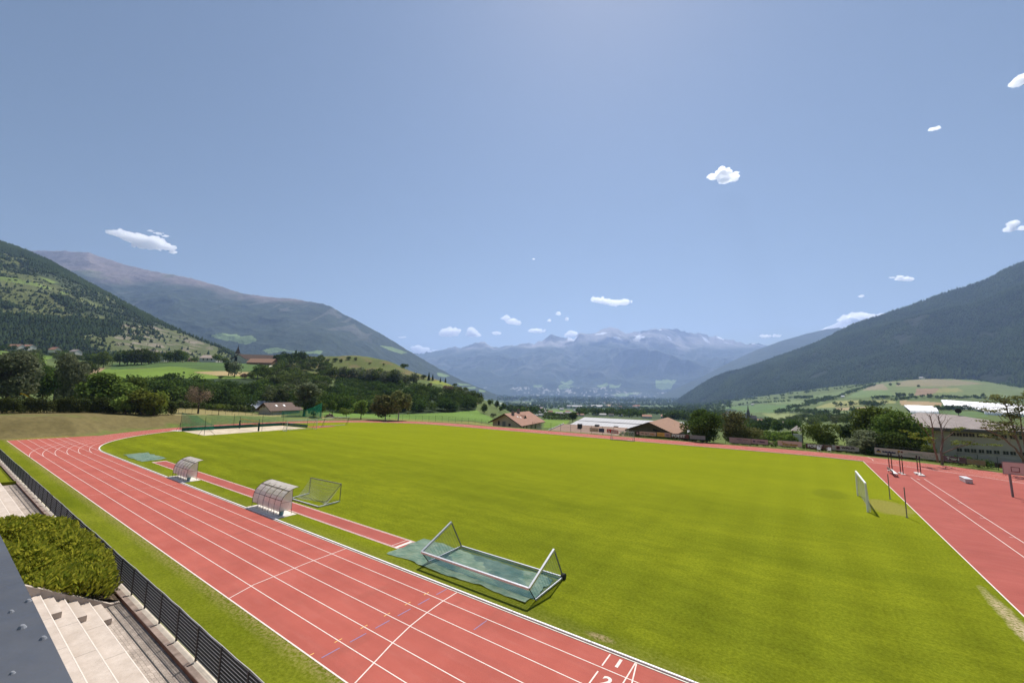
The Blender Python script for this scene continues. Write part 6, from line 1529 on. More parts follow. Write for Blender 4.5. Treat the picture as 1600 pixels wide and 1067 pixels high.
# behind the hedge at the left --------------------------------------------------------
tree_px(10, 626, 543, 'full', 'grey', 'large broad pale leaved tree at the left edge behind the hedge', zf=116, n=9000, size=.038, seed=2, w=.9)
tree_px(66, 622, 578, 'full', 'dark', 'dark spreading tree behind the yellow slide', zf=138, n=3400, size=.05, seed=3, w=.9)
tree_px(106, 627, 548, 'full', 'grey', 'tall grey leaved tree with a narrow ragged crown behind the hedge', zf=118, n=8000, size=.038, seed=4, w=.62)
tree_px(84, 627, 566, 'full', 'dark', 'dark tree pressed against the tall grey leaved tree', zf=128, n=3200, size=.05, seed=6, w=.9)
tree_px(163, 629, 577, 'full', 'mid', 'wide dome shaped tree in the middle behind the hedge', zf=112, n=6000, size=.045, seed=5, w=1.18)
tree_px(206, 629, 586, 'full', 'mid', 'slim green tree right of the dome shaped tree', zf=122, n=2600, size=.055, seed=7, w=.8)
tree_px(222, 634, 602, 'bush', 'yellow', 'yellowish green bushy tree above the right half of the hedge', zf=110, n=2600, size=.07, seed=8, w=1.1)
tree_px(242, 634, 606, 'bush', 'yellow', 'smaller yellowish bush at the right end above the hedge', zf=112, n=1500, size=.08, seed=9, w=.8)
tree_px(197, 632, 612, 'bush', 'light', 'low light green bush above the middle of the hedge', zf=108, n=1500, size=.08, seed=10, w=1.0)
for px, py, tp, k, lf_, l in ((136, 588, 560, 'round', 'dark', 'dark round tree on the slope behind the tall grey leaved tree'), (153, 574, 548, 'broad', 'mid', 'green tree standing in the bright meadow under the hillside'), (161, 575, 545, 'tall', 'mid', 'taller tree beside the one in the bright meadow under the hillside'), (143, 572, 550, 'broad', 'dark', 'dark tree at the left of the meadow pair under the hillside'),
      (187, 570, 544, 'broad', 'dark', 'leftmost tree of the dark row above the green field'), (199, 570, 544, 'round', 'dark', 'second tree of the dark row above the green field'), (210, 570, 542, 'broad', 'dark', 'third tree of the dark row above the green field'), (221, 569, 542, 'round', 'dark', 'fourth tree of the dark row above the green field'), (232, 569, 544, 'broad', 'dark', 'fifth tree of the dark row above the green field'), (242, 568, 548, 'broad', 'mid', 'last and lowest tree of the dark row above the green field'),
      (262, 566, 546, 'round', 'dark', 'dark tree right of the narrow white house'), (274, 566, 545, 'broad', 'dark', 'dark tree between the narrow white house and the ochre hut'), (285, 566, 547, 'round', 'mid', 'green tree left of the ochre hut'), (304, 565, 556, 'bush', 'mid', 'small bush tree right of the ochre hut'), (341, 566, 551, 'low', 'mid', 'wide spreading tree between the white house and the church'), (350, 567, 556, 'bush', 'mid', 'small tree hugging the wide one near the church'),
      (357, 587, 562, 'tall', 'dark', 'dark upright tree standing alone in the green field'), (366, 589, 560, 'tall', 'grey', 'thin light tree right of the dark upright one in the field'), (402, 590, 566, 'broad', 'dark', 'dark tree in front of the low farm shed'), (413, 592, 567, 'broad', 'mid', 'second tree in front of the low farm shed'), (383, 592, 580, 'bush', 'bare', 'reddish brown bush below the green field'), (396, 593, 578, 'bush', 'mid', 'green bush below the low farm shed'),
      (345, 592, 586, 'bush', 'dark', 'low dark bush casting a shadow on the bright meadow'), (288, 584, 580, 'bush', 'dark', 'single small dark bush on the left of the bright meadow'), (45, 573, 546, 'round', 'mid', 'round tree left of the small bright meadow patch'), (58, 570, 556, 'bush', 'dark', 'small dark tree at the edge of the small bright meadow patch'), (90, 562, 546, 'round', 'mid', 'round tree right of the orange roofed house'), (97, 566, 549, 'broad', 'mid', 'second tree right of the orange roofed house'), (28, 575, 556, 'round', 'dark', 'dark round tree at the left above the broad pale leaved tree'), (72, 590, 568, 'broad', 'mid', 'bushy tree below the small bright meadow patch')):
    tree_px(px, py, tp, k, lf_, l, rmin=230, n=900, size=.075, w=1.05, group='trees below the hillside')
# shrub row and trees on the knoll
random.seed(21)
SH = [(522, 592, 569), (530, 590, 572), (538, 592, 571), (546, 592, 570), (553, 593, 573), (560, 592, 568), (567, 593, 572), (575, 594, 570), (583, 594, 572), (591, 595, 573), (599, 597, 574), (607, 598, 572), (614, 599, 571), (622, 600, 575), (630, 600, 580), (638, 599, 582), (646, 601, 582)]
for i, (px, py, tp) in enumerate(SH):
    tree_px(px+random.uniform(-3, 3), py+random.uniform(-1.5, 1.5), tp+random.uniform(-2, 4), 'bush' if i % 2 else 'broad', 'grey' if i % 3 else 'mid', 'grey green shrubby tree in the row above the dark orchard strip', rmin=250, n=800, size=.08, w=1.0, group='shrubby trees in the row above the orchard strip', cat='tree')
for px, py, tp, k, lf_, l in ((632, 576, 565, 'bush', 'dark', 'lone dark bush on the heath of the knoll'), (626, 603, 592, 'round', 'light', 'light green round tree at the end of the orchard strip'), (662, 592, 583, 'bush', 'dark', 'dark spruce clump near the right crest of the knoll'), (670, 594, 582, 'conifer', 'conifer', 'dark spruce near the right crest of the knoll'), (676, 594, 585, 'conifer', 'conifer', 'smaller spruce right of the first on the crest'), (688, 597, 590, 'conifer', 'conifer', 'small spruce above the yellow green meadow'), (696, 598, 590, 'conifer', 'conifer', 'next small spruce above the yellow green meadow'), (711, 601, 597, 'bush', 'dark', 'round dark bush at the corner of the yellow green meadow'), (673, 604, 597, 'bush', 'bare', 'reddish bush in front of the yellow green meadow'),
      (700, 612, 598, 'bush', 'bare', 'reddish brown scrub on the right slope of the knoll'), (720, 614, 602, 'bush', 'brown', 'brownish scrub tree on the right slope of the knoll'), (728, 618, 606, 'bush', 'grey', 'greyish scrub tree low on the right slope of the knoll'), (739, 625, 610, 'tall', 'dark', 'dark tree on the falling crest of the knoll'), (748, 628, 612, 'broad', 'dark', 'big dark tree on the falling crest of the knoll'), (756, 646, 628, 'tall', 'dark', 'dark pointed tree at the foot of the knoll'), (766, 634, 622, 'broad', 'mid', 'green tree at the right end of the knoll'), (776, 638, 624, 'tall', 'dark', 'dark tree near the right end of the knoll'), (786, 641, 628, 'broad', 'dark', 'low dark tree at the last slope of the knoll'), (771, 655, 643, 'bush', 'grey', 'grey bush beside the chalet gable'), (797, 643, 631, 'broad', 'dark', 'last dark tree above the chalet roof'),
      (545, 562, 555, 'bush', 'dark', 'flat dark bush on the top of the knoll'), (556, 563, 557, 'bush', 'brown', 'brown bush on the top of the knoll'), (524, 565, 557, 'bush', 'dark', 'dark bush at the left of the knoll top'), (533, 566, 560, 'bush', 'dark', 'small dark bush on the left heath of the knoll'), (578, 569, 565, 'bush', 'brown', 'small brown bush on the heath of the knoll'), (600, 571, 567, 'bush', 'dark', 'small dark bush on the right heath of the knoll')):
    tree_px(px, py, tp, k, lf_, l, rmin=240, n=800, size=.085, w=1.0, group='trees and bushes on the knoll')
for px, py, tp, k, l in ((868, 652, 642, 'bush', 'round dark trees in the field behind the chalet'), (895, 661, 642, 'broad', 'dark green tree left of the white shed roof')):
    tree_px(px, py, tp, k, 'dark', l, rmin=160, n=1200, size=.07, w=1.1)
# hedge on the bank -----------------------------------------------------------------
hm = mat_leaf('hedge_leaf', (.026, .038, .012), (.085, .10, .028), .15, .12)
hs = [(-22, 649, 55), (30, 649, 52), (78, 648, 50), (112, 648, 30), (140, 648, 32), (166, 648.5, 27), (190, 649, 26), (212, 649.5, 24), (232, 650, 22), (254, 650, 24)]
for i, (px, py, wpx) in enumerate(hs):
    q = P3(px, 645+.014*px, 90+px*.102); q[2] = ground_z(q[0], q[1]); s = float(np.dot(q, FH))/CAM_F; w = wpx*s*.72; h = (24-.008*px)*s*(1 if i % 2 else 1.06)
    rs = np.random.RandomState(40+i); n = int(4200+260*w*2)
    d = rs.normal(0, 1, (n, 3)); d /= np.linalg.norm(d, axis=1)[:, None]; d[:, 2] = np.abs(d[:, 2])
    lump = fbm(d[:, 0]*w+i*9, d[:, 2]*h*1.5+d[:, 1], .9, 3, i)
    sh_ = np.sign(d)*np.abs(d)**.6; P = sh_*np.array([w, 1.3, h])*((.84+.30*lump)*rs.uniform(.45, 1.0, n)**.5)[:, None]
    ro = empty('hedge_shrub', tuple(map(float, q)), -math.atan2(q[0], q[1]), ['far left', 'second', 'third', 'fourth', 'fifth', 'sixth', 'seventh', 'eighth', 'ninth', 'last and rightmost'][i] + ' clipped dark shrub of the hedge on top of the grassy bank', 'hedge', 'hedge shrubs on the bank')
    V = quads(P, d, .20, rs, .8, .6); np_obj('foliage', np_mesh('foliage', V, np.arange(len(V)).reshape(-1, 4)), hm, ro)
    b = MB()
    for k in range(3): b.tube([((k-1)*w*.4, 0, -.4), ((k-1)*w*.45, .1, h*.6)], .05, 5, 0, .02)
    b.build('stems', bark, ro)
# yellow slide, picnic shelter, rubble
sl = P3(47, 622, 117); sl[2] = ground_z(sl[0], sl[1])
so = empty('playground_slide', tuple(map(float, sl)), -math.atan2(sl[0], sl[1]), 'bright yellow playground slide behind the hedge', 'slide')
yel = mat_plain('yellow_plastic', (.75, .42, .01), .4, .08); b = MB()
pts = [Vector((-1.9, 0, 3.0)), Vector((-1.2, 0, 2.75)), Vector((-.2, 0, 1.9)), Vector((.7, 0, 1.15)), Vector((1.7, 0, .85))]
for a_, c_ in zip(pts[:-1], pts[1:]): b.bar(a_, c_, .85, .06, 0, (0, 0, 1)); b.bar(a_+Vector((0, -.42, .14)), c_+Vector((0, -.42, .14)), .05, .30); b.bar(a_+Vector((0, .42, .14)), c_+Vector((0, .42, .14)), .05, .30)
b.tube([(1.2, -.45, 1.25), (1.8, -.1, 1.0), (2.2, 0, .95)], .35, 10, 0, .25)
b.build('chute', yel, so)
b = MB(); b.bar((-2, -.4, 0), (-2, -.4, 3.4), .1); b.bar((-2, .4, 0), (-2, .4, 3.4), .1)
for k in range(8): b.bar((-2, -.4, .3+.35*k), (-2, .4, .3+.35*k), .06)
b.build('ladder', timber, so)
b = MB(); b.bar((.9, 0, 0), (.9, 0, 1.1), .08); b.build('support', steel, so)
pg = P3(137, 632, 121); pg[2] = ground_z(pg[0], pg[1]); po_ = empty('pergola', tuple(map(float, pg)), -math.atan2(pg[0], pg[1]), 'weathered wooden frame of posts and beams behind the hedge', 'wooden frame')
b = MB()
for x in (-3.2, -.4, 2.9, 3.9): b.bar((x, 0, 0), (x, 0, 3.6), .16)
b.build('post', mat_plain('grey_wood', (.22, .18, .15), .9, .2), po_)
b = MB(); b.bar((-3.6, 0, 3.6), (4.2, 0, 3.5), .14, .22); b.bar((-3.6, 0, 2.9), (-.4, 0, 2.9), .06, .5); b.build('beam', mat_plain('grey_wood2', (.24, .20, .17), .9, .2), po_)
pk = empty('picket_fence', tuple(map(float, P3(150, 634, 124))), 0, 'old dark wooden picket fence behind the right half of the hedge', 'fence'); o0 = Vector(pk.location); b = MB()
for k in range(60):
    q = P3(146+k*1.55, 635.5+.02*k, 124+k*.07); z = ground_z(q[0], q[1]); hh = 2.4+.3*math.sin(k*1.7)
    b.bar(Vector((q[0], q[1], z))-o0, Vector((q[0], q[1], z+hh))-o0, .2, .05)
b.build('picket', timber, pk)
rb_ = at(515, 652, 140); rs = np.random.RandomState(5); b = MB()
for k in range(90):
    x, y = rs.normal(0, 2.6), rs.normal(0, .9); z = max(0, 1.5-abs(x)*.4-abs(y)*.5)*rs.uniform(.3, 1); s = rs.uniform(.12, .4); a = rs.uniform(0, 3)
    q = Vector((x, y, z)); v = Vector((math.cos(a)*s*1.6, math.sin(a)*s, rs.normal(0, .2)*s)); b.bar(q-v, q+v, s, s*.7)
o = b.build('rubble_heap', mat_plain('rubble', (.22, .15, .12), .95, .35, 3)); o.location = tuple(map(float, rb_)); tag(o, 'heap of brownish stones and timber beyond the far bend', 'rubble')

# ------------------------------------------------------------------ woods that read as one mass
def wood_mat():
    m, nt, out = new_mat('wood_leaf'); g = N(nt); a = g.n('ShaderNodeVertexColor'); a.layer_name = 'col'; geo = g.n('ShaderNodeNewGeometry')
    vm = g.n('ShaderNodeVectorMath', operation='SCALE'); g.l(a.outputs[0], vm.inputs[0]); g.l(g.remap(geo.outputs['Random Per Island'], 0, 1, .6, 1.4), vm.inputs[3])
    d = g.n('ShaderNodeBsdfDiffuse'); t = g.n('ShaderNodeBsdfTranslucent'); g.l(vm.outputs[0], d.inputs[0]); g.l(vm.outputs[0], t.inputs[0])
    mx = g.n('ShaderNodeMixShader'); mx.inputs[0].default_value = .3; g.l(d.outputs[0], mx.inputs[1]); g.l(t.outputs[0], mx.inputs[2]); g.l(mx.outputs[0], out.inputs[0]); return m
WOODM = wood_mat()
WPAL = dict(dark=[(0.052, 0.089, 0.021), (0.068, 0.110, 0.023), (0.046, 0.073, 0.023), (0.083, 0.120, 0.029)], mid=[(0.089, 0.125, 0.029), (0.068, 0.104, 0.023), (0.114, 0.146, 0.042), (0.104, 0.120, 0.052)], light=[(0.135, 0.187, 0.037), (0.114, 0.166, 0.031)])
def wood(name, items, leaf, label, size, seed, mat=None, cat='wood'):
    """items: (x,y,z,h,kind,nleaf,width); one object of many leafy crowns, each tree with its own tint"""
    rs = np.random.RandomState(seed); VV = []; CC = []; pal = np.array(WPAL[leaf])
    for x, y, z, h, kind, n, w in items:
        P, Nm = crown_pts(kind, n, rs); P = P*np.array([h*w, h*w, h])+np.array([x, y, z])
        VV.append(quads(P, Nm, size*h, rs, .85, .4)); c = pal[rs.randint(len(pal))]*rs.uniform(.75, 1.3)
        CC.append(np.broadcast_to(c, (4*n, 3)))
    V = np.concatenate(VV); o = np_obj(name, np_mesh(name, V, np.arange(len(V)).reshape(-1, 4), np.concatenate(CC)), WOODM); return tag(o, label, cat, kind='stuff')
def scatter_poly(poly_px, n, seed, rmin=180, jitter=True):
    poly = TERRAIN.poly(poly_px, rmin); xs, ys = zip(*poly); rs = np.random.RandomState(seed); r = []
    x = rs.uniform(min(xs), max(xs), n*30); y = rs.uniform(min(ys), max(ys), n*30); m = in_poly(x, y, poly); x, y = x[m][:n], y[m][:n]
    return np.stack([x, y, ground_z(x, y)], -1)
def wood_on(poly_px, n, h, kinds, leaf, label, nleaf, size, seed, rmin=180, w=1.1):
    P = scatter_poly(poly_px, n, seed, rmin); rs = np.random.RandomState(seed+1)
    return wood('wood', [(p[0], p[1], p[2]-.3, h*rs.uniform(.7, 1.25), kinds[i % len(kinds)], nleaf, w*rs.uniform(.85, 1.2)) for i, p in enumerate(P)], leaf, label, size, seed)
wood_on([(192, 614), (245, 606), (300, 606), (355, 612), (420, 612), (432, 641), (300, 644), (200, 642)], 230, 8.6, ('full', 'full', 'round'), 'dark', 'dark wooded slope between the bright meadow and the orchard', 420, .075, 3, 190)
wood_on([(405, 590), (440, 574), (462, 580), (476, 600), (478, 640), (420, 642)], 90, 10, ('broad', 'tall', 'round'), 'mid', 'mixed wood rising to the left of the knoll', 420, .075, 5, 190)
wood_on([(418, 568), (440, 560), (470, 556), (482, 566), (474, 572), (440, 572)], 60, 9.5, ('broad', 'conifer', 'tall'), 'dark', 'dark wood on the skyline left of the knoll', 360, .08, 7, 300)
wood_on([(461, 580), (470, 570), (500, 562), (516, 570), (520, 590), (505, 594), (490, 582), (470, 582)], 60, 8.5, ('round', 'broad'), 'mid', 'rounded trees covering the left shoulder of the knoll', 420, .085, 9, 260)
wood_on([(480, 590), (505, 600), (520, 606), (505, 612), (500, 640), (486, 640), (476, 610)], 45, 8.5, ('broad', 'bush'), 'mid', 'leafy scrub at the left foot of the knoll', 380, .085, 11, 200)
wood_on([(508, 642), (512, 618), (560, 613), (640, 616), (690, 622), (735, 632), (748, 641), (640, 646), (520, 647)], 300, 8.2, ('full', 'round'), 'dark', 'dense dark wood along the foot of the knoll', 430, .075, 13, 190)
wood_on([(735, 634), (760, 628), (800, 640), (792, 648), (768, 648), (745, 644)], 60, 7.5, ('broad', 'tall'), 'dark', 'dark trees where the knoll ends above the chalet', 380, .08, 15, 200)
wood_on([(690, 606), (716, 610), (742, 618), (760, 628), (745, 636), (715, 624), (690, 618)], 55, 5.5, ('bush', 'full'), 'mid', 'scrub covering the right slope of the knoll', 260, .10, 14, 260)
wood_on([(640, 604), (668, 606), (690, 612), (690, 620), (650, 614)], 30, 5.0, ('bush', 'full'), 'dark', 'bushes between the orchard strip and the dense dark wood', 260, .10, 16, 260)
wood_on([(20, 560), (60, 556), (70, 578), (60, 596), (10, 590)], 40, 9, ('round', 'broad'), 'mid', 'mixed trees on the slope at the far left', 420, .08, 17, 200)
wood_on([(70, 556), (140, 556), (182, 560), (182, 567), (120, 566), (90, 566)], 60, 9, ('round', 'broad'), 'mid', 'belt of trees under the hillside at the left', 380, .085, 19, 300)
wood_on([(0, 548), (100, 550), (185, 547), (300, 556), (300, 552), (185, 540), (60, 540), (0, 538)], 120, 10, ('round', 'broad', 'tall'), 'dark', 'trees along the foot of the left hillside', 260, .09, 21, 420)
# orchard rows
def rows_on(a, b, c, d, nrows, nper, h, leaf, label, seed, rmin, nleaf=60, kind='poplar', size=.16, w=1.6):
    """rows of small fruit trees over the quad a,b (near side) c,d (far side)"""
    q = [at(*p, rmin) for p in (a, b, c, d)]; rs = np.random.RandomState(seed); it = []
    for i in range(nrows):
        t = i/max(1, nrows-1); p0 = q[0]*(1-t)+q[3]*t; p1 = q[1]*(1-t)+q[2]*t
        for k in range(nper):
            p = p0+(p1-p0)*(k+rs.uniform(-.2, .2))/nper; it.append((p[0], p[1], float(ground_z(p[0], p[1]))-.2, h*rs.uniform(.8, 1.2), kind, nleaf, w))
    o = wood('orchard', it, leaf, label, size, seed, cat='orchard'); return o
rows_on((252, 640), (398, 645), (392, 641), (262, 633), 4, 80, 3.0, 'mid', 'rows of slender fruit trees behind the dry grass strip', 3, 122, 70)
rows_on((524, 601), (632, 607), (640, 598), (530, 589), 7, 60, 3.0, 'dark', 'dark orchard strip across the knoll', 5, 260, 26, 'bush', .25, 1.2)
rows_on((850, 655), (902, 656), (902, 647), (852, 647), 5, 26, 4.0, 'mid', 'orchard rows in the field behind the chalet', 7, 240, 50, 'bush', .18, 1.0)
rows_on((1150, 690), (1245, 693), (1245, 681), (1152, 678), 9, 60, 2.3, 'light', 'tall green corn field behind the hoardings', 9, 98, 24, 'poplar', .25, 2.2)
# valley woods: many small crowns in the plain
rs = np.random.RandomState(77)
def valley(n, u0, u1, z0, z1, h, label, leaf, seed, thr=.47, nleaf=46, size=.2):
    rs = np.random.RandomState(seed); u = rs.uniform(u0, u1, n*4); zf = np.exp(rs.uniform(math.log(z0), math.log(z1), n*4))
    az = u2az(u); r = zf/np.cos(az-YAW); x, y = np.sin(az)*r, np.cos(az)*r
    m = (fbm(x, y, 120, 4, seed) > thr)
    for pts in CLEAR: m &= ~in_poly(x, y, pts)
    for pts in TOWN: m &= ~(in_poly(x, y, pts) & (rs.rand(len(x)) < .72))
    x, y, zf = x[m][:n], y[m][:n], zf[m][:n]; z = ground_z(x, y)
    return wood('wood', [(a, b_, c-.5, h*rs.uniform(.6, 1.3)*(1+f/6000), 'round' if rs.rand() < .6 else 'broad', nleaf, 1.2) for a, b_, c, f in zip(x, y, z, zf)], leaf, label, size, seed)
TOWN = [TERRAIN.poly(p, 450) for p in ([(818, 640), (880, 637), (1005, 641), (1005, 654), (880, 652), (818, 650)], [(1135, 654), (1205, 654), (1205, 670), (1135, 668)])]
CLEAR = [TERRAIN.poly(p, r) for p, r in (([(852, 641), (902, 641), (902, 656), (850, 656)], 240), ([(778, 628), (832, 628.5), (832, 632), (778, 632)], 1000), ([(930, 638), (952, 639), (952, 643), (928, 643)], 700), ([(975, 635), (1052, 635), (1052, 639), (975, 639)], 700), ([(842, 641), (882, 641), (882, 649), (842, 649)], 500), ([(890, 633), (955, 634), (955, 638), (890, 638)], 800), ([(1170, 655), (1200, 655), (1200, 666), (1160, 664)], 300), ([(1005, 648), (1050, 648), (1050, 656), (1005, 656)], 400))]
valley(1500, 795, 1130, 480, 1500, 9, 'leafy woods and gardens round the town in the plain', 'dark', 31, .36)
valley(1600, 790, 1140, 1500, 4500, 13, 'woods and orchards of the wide valley floor', 'dark', 33, .38, 34, .24)
valley(900, 780, 1100, 4500, 9000, 26, 'distant tree cover at the far end of the valley floor', 'dark', 35, .46, 22, .3)
wood_on([(1125, 668), (1170, 664), (1250, 666), (1250, 679), (1180, 678), (1130, 678)], 70, 8.5, ('round', 'broad', 'tall'), 'dark', 'dark row of trees behind the green corn field', 420, .085, 37, 180)
wood_on([(1130, 658), (1180, 664), (1250, 655), (1330, 655), (1345, 668), (1250, 668), (1180, 668)], 120, 8.5, ('round', 'broad'), 'mid', 'leafy belt between the plain village and the fields', 260, .09, 39, 250)
def hedge_line(pts, n, h, label, seed, rmin=300, leaf='dark', spread=6):
    q = [at(x, y, rmin) for x, y in pts]; rs = np.random.RandomState(seed); L_ = [0]
    for a, b in zip(q[:-1], q[1:]): L_.append(L_[-1]+np.linalg.norm(b-a))
    it = []
    for t in rs.uniform(0, L_[-1], n):
        i = int(np.searchsorted(L_, t)-1); i = min(max(i, 0), len(q)-2); f = (t-L_[i])/(L_[i+1]-L_[i]+1e-9); p = q[i]*(1-f)+q[i+1]*f
        x, y = p[0]+rs.normal(0, spread), p[1]+rs.normal(0, spread); it.append((x, y, float(ground_z(x, y))-.4, h*rs.uniform(.55, 1.3), 'round', 60, 1.15))
    return wood('hedgerow', it, leaf, label, .17, seed, cat='hedgerow')
for i, (pts, n, h, l) in enumerate((([(1210, 649), (1235, 640), (1262, 633), (1290, 626), (1310, 621), (1335, 613), (1350, 607), (1368, 602)], 190, 11, 'long hedgerow climbing diagonally between the fields'), ([(1130, 636), (1180, 629), (1240, 628)], 60, 9, 'hedge below the green field by the steeple'), ([(1200, 625), (1240, 622), (1268, 623)], 90, 12, 'hedge at the upper left of the fields'), ([(1255, 632), (1275, 628), (1300, 624)], 60, 11, 'short hedge beside the diagonal hedgerow'), ([(1278, 624), (1290, 623), (1304, 625)], 40, 11, 'clump of trees above the diagonal hedgerow'),
      ([(1308, 635), (1325, 634), (1345, 632), (1358, 633), (1380, 634)], 70, 10, 'hedge between the yellow field and the stubble'), ([(1215, 646), (1250, 645), (1262, 647), (1290, 650), (1340, 645)], 80, 10, 'trees below the vine field'), ([(1395, 627), (1430, 622), (1470, 623), (1530, 623), (1600, 629)], 120, 8, 'dark hedge along the top of the white orchard nets'), ([(1466, 642), (1490, 641), (1540, 641)], 70, 8, 'dark hedge between the two bands of white nets'), ([(1365, 624), (1400, 622)], 30, 9, 'short hedge at the right of the yellow field'),
      ([(1100, 630), (1140, 627), (1190, 623), (1230, 618), (1262, 614), (1290, 610)], 240, 14, 'wooded fringe at the foot of the right mountain'), ([(1290, 610), (1330, 606), (1370, 600), (1410, 595), (1440, 591)], 150, 13, 'wooded fringe above the fields under the right mountain'), ([(1440, 590), (1480, 588), (1515, 589), (1520, 594), (1560, 600), (1605, 608)], 150, 14, 'forest edge above the highest fields at the right'))):
    hedge_line(pts, n, h, l, 50+i, spread=5 if i < 10 else 22)
for px, py, tp, l in ((1366, 604, 600, 'lone tree at the left on the highest field'), (1391, 603, 598, 'second lone tree on the highest field'), (1404, 602.5, 597, 'larger lone tree on the highest field'), (1435, 605, 600.5, 'tree group on the middle of the highest field'), (1404, 620, 612, 'left tree of the small group above the stubble field'), (1412, 620, 612.5, 'middle tree of the small group above the stubble field'), (1424, 620, 613, 'right tree of the small group above the stubble field'), (1452, 620, 614, 'bushy tree right of the small group on the fan'), (1474, 620, 616, 'small bush tree at the fan below the brown strip'), (1523, 620, 615.5, 'small dark bush above the large white net'), (1537, 620, 613.5, 'dark round tree above the large white net')):
    tree_px(px, py, tp, 'round', 'dark', l, rmin=500, n=420, size=.11, w=1.2, group='lone trees on the upper fields')

# undergrowth along the foot of the far fence
rs = np.random.RandomState(91); it = []
for (xa, ya), (xb, yb_), n in (((-37, 101.2), (-17, 101.2), 40), ((-13, 101.4), (10, 101.2), 60), ((10.8, 100.0), (19.5, 96.9), 46), ((19.5, 96.6), (24, 93.2), 14)):
    for k in range(n):
        t = rs.rand(); x, y = xa+(xb-xa)*t+rs.normal(0, .25), ya+(yb_-ya)*t+abs(rs.normal(0, .7)); it.append((x, y, float(ground_z(x, y))-.1, rs.uniform(.9, 1.9), 'bush', 150, 1.3))
wood('undergrowth', it, 'dark', 'dark undergrowth growing along the fence behind the hoardings', .12, 92, cat='undergrowth')
# ------------------------------------------------------------------ conifer forests on the slopes and the clouds
def cones(name, P, H, Rw, mat, label, seed, k=5):
    """one mass of small conifers: two stacked ragged cones each"""
    rs = np.random.RandomState(seed); n = len(P); a = rs.uniform(0, 6.28, n)
    ang = a[:, None]+np.arange(k)[None, :]*2*PI/k
    rad_ = Rw[:, None]*rs.uniform(.7, 1.25, (n, k))
    ring = np.stack([P[:, None, 0]+rad_*np.cos(ang), P[:, None, 1]+rad_*np.sin(ang), P[:, None, 2]+H[:, None]*rs.uniform(.02, .22, (n, k))], -1)
    tip = P+np.stack([0*H, 0*H, H], -1)
    V = np.concatenate([ring, tip[:, None, :]], 1).reshape(-1, 3); b = np.arange(n)[:, None]*(k+1)
    F = np.stack([np.stack([b[:, 0]+j, b[:, 0]+(j+1) % k, b[:, 0]+k], -1) for j in range(k)], 1).reshape(-1, 3)
    o = np_obj(name, np_mesh(name, V, F), mat); return tag(o, label, 'forest', kind='stuff')
def sample_sheet(P, rows, n, rs):
    """random surface points of the front slope, about even per square metre"""
    Q = P[:, :rows]; a = np.linalg.norm(np.cross(Q[1:, :-1]-Q[:-1, :-1], Q[:-1, 1:]-Q[:-1, :-1]), axis=-1)
    pr = (a/a.sum()).ravel(); i = rs.choice(len(pr), n, p=pr); ci, ri = np.unravel_index(i, a.shape); u, v = rs.rand(n, 1), rs.rand(n, 1)
    p = (Q[ci, ri]*(1-u)+Q[ci+1, ri]*u)*(1-v)+(Q[ci, ri+1]*(1-u)+Q[ci+1, ri+1]*u)*v
    return p, (ri+v[:, 0])/rows
def forest_mat(name, c1, c2):
    m, nt, out = new_mat(name); g = N(nt); geo = g.n('ShaderNodeNewGeometry'); f = g.noise(geo.outputs['Position'], .0045, 5, .65)
    k = g.math('ADD', g.math('MULTIPLY', geo.outputs['Random Per Island'], .45), g.math('MULTIPLY', g.remap(f, .35, .65), .55))
    d = g.n('ShaderNodeBsdfDiffuse'); g.l(g.mix(k, c1, c2), d.inputs[0]); g.l(d.outputs[0], out.inputs[0]); return m
rs = np.random.RandomState(5)
p, t = sample_sheet(RIGHT_P, RIGHT_ROWS, 52000, rs)
az_ok = (np.arctan2(p[:, 0], p[:, 1]) < rad(22)); p = p[az_ok]
h = rs.uniform(10, 24, len(p))*(.75+.6*fbm(p[:, 0], p[:, 1], 180, 4, 63)); fm = forest_mat('conifer_forest', (.009, .018, .009), (.046, .066, .024))
gap = fbm(p[:, 0], p[:, 1], 200, 5, 61) < .74; p, h = p[gap], h[gap]
cones('forest', p-np.array([0, 0, 2]), h, h*.26, fm, 'dense conifer forest covering the right mountainside', 3)
p, t = sample_sheet(LH_P, LH_ROWS, 52000, rs)
op = np.zeros(len(p), bool)
for pts, keep in (([(0, 405), (30, 410), (62, 424), (88, 432), (105, 447), (70, 455), (40, 456), (10, 452), (0, 448)], .30), ([(60, 428), (110, 438), (165, 460), (205, 476), (190, 482), (140, 474), (90, 458)], .22), ([(108, 468), (150, 474), (200, 488), (228, 502), (195, 508), (150, 498), (118, 490)], .25), ([(195, 503), (240, 508), (290, 524), (335, 541), (332, 552), (250, 552), (188, 548), (178, 530)], .22), ([(235, 500), (290, 521), (350, 547), (335, 553), (280, 540), (240, 515)], .12)):
    m = in_poly(p[:, 0], p[:, 1], LEFTHILL.poly(pts)); op |= m & (rs.rand(len(p)) > keep*.75)
op |= (HILLN(p[:, 0], p[:, 1]) < .50) & (t < .86) & (t > .10) & (rs.rand(len(p)) < .88)
keep = ~op; p, t = p[keep], t[keep]; rs2 = np.random.RandomState(8)
con = (t > .80) | (rs2.rand(len(p)) < .35); pc = p[con]; h = rs2.uniform(7, 14, len(pc))
cones('forest', pc-np.array([0, 0, 1]), h, h*.27, fm, 'conifers on the ridge and slopes of the left hillside', 5)
pd_ = p[~con]; n = len(pd_); h = rs2.uniform(3.0, 8.5, n); k = 16
d = rs2.normal(0, 1, (n, k, 3)); d /= np.linalg.norm(d, axis=2)[..., None]; d[..., 2] = np.abs(d[..., 2])
Q = pd_[:, None]+d*(h*.5)[:, None, None]*np.array([1.05, 1.05, 1.6])*rs2.uniform(.6, 1, (n, k, 1))
V = quads(Q.reshape(-1, 3), d.reshape(-1, 3), np.repeat(h*.42, k), rs2, .9, .5)
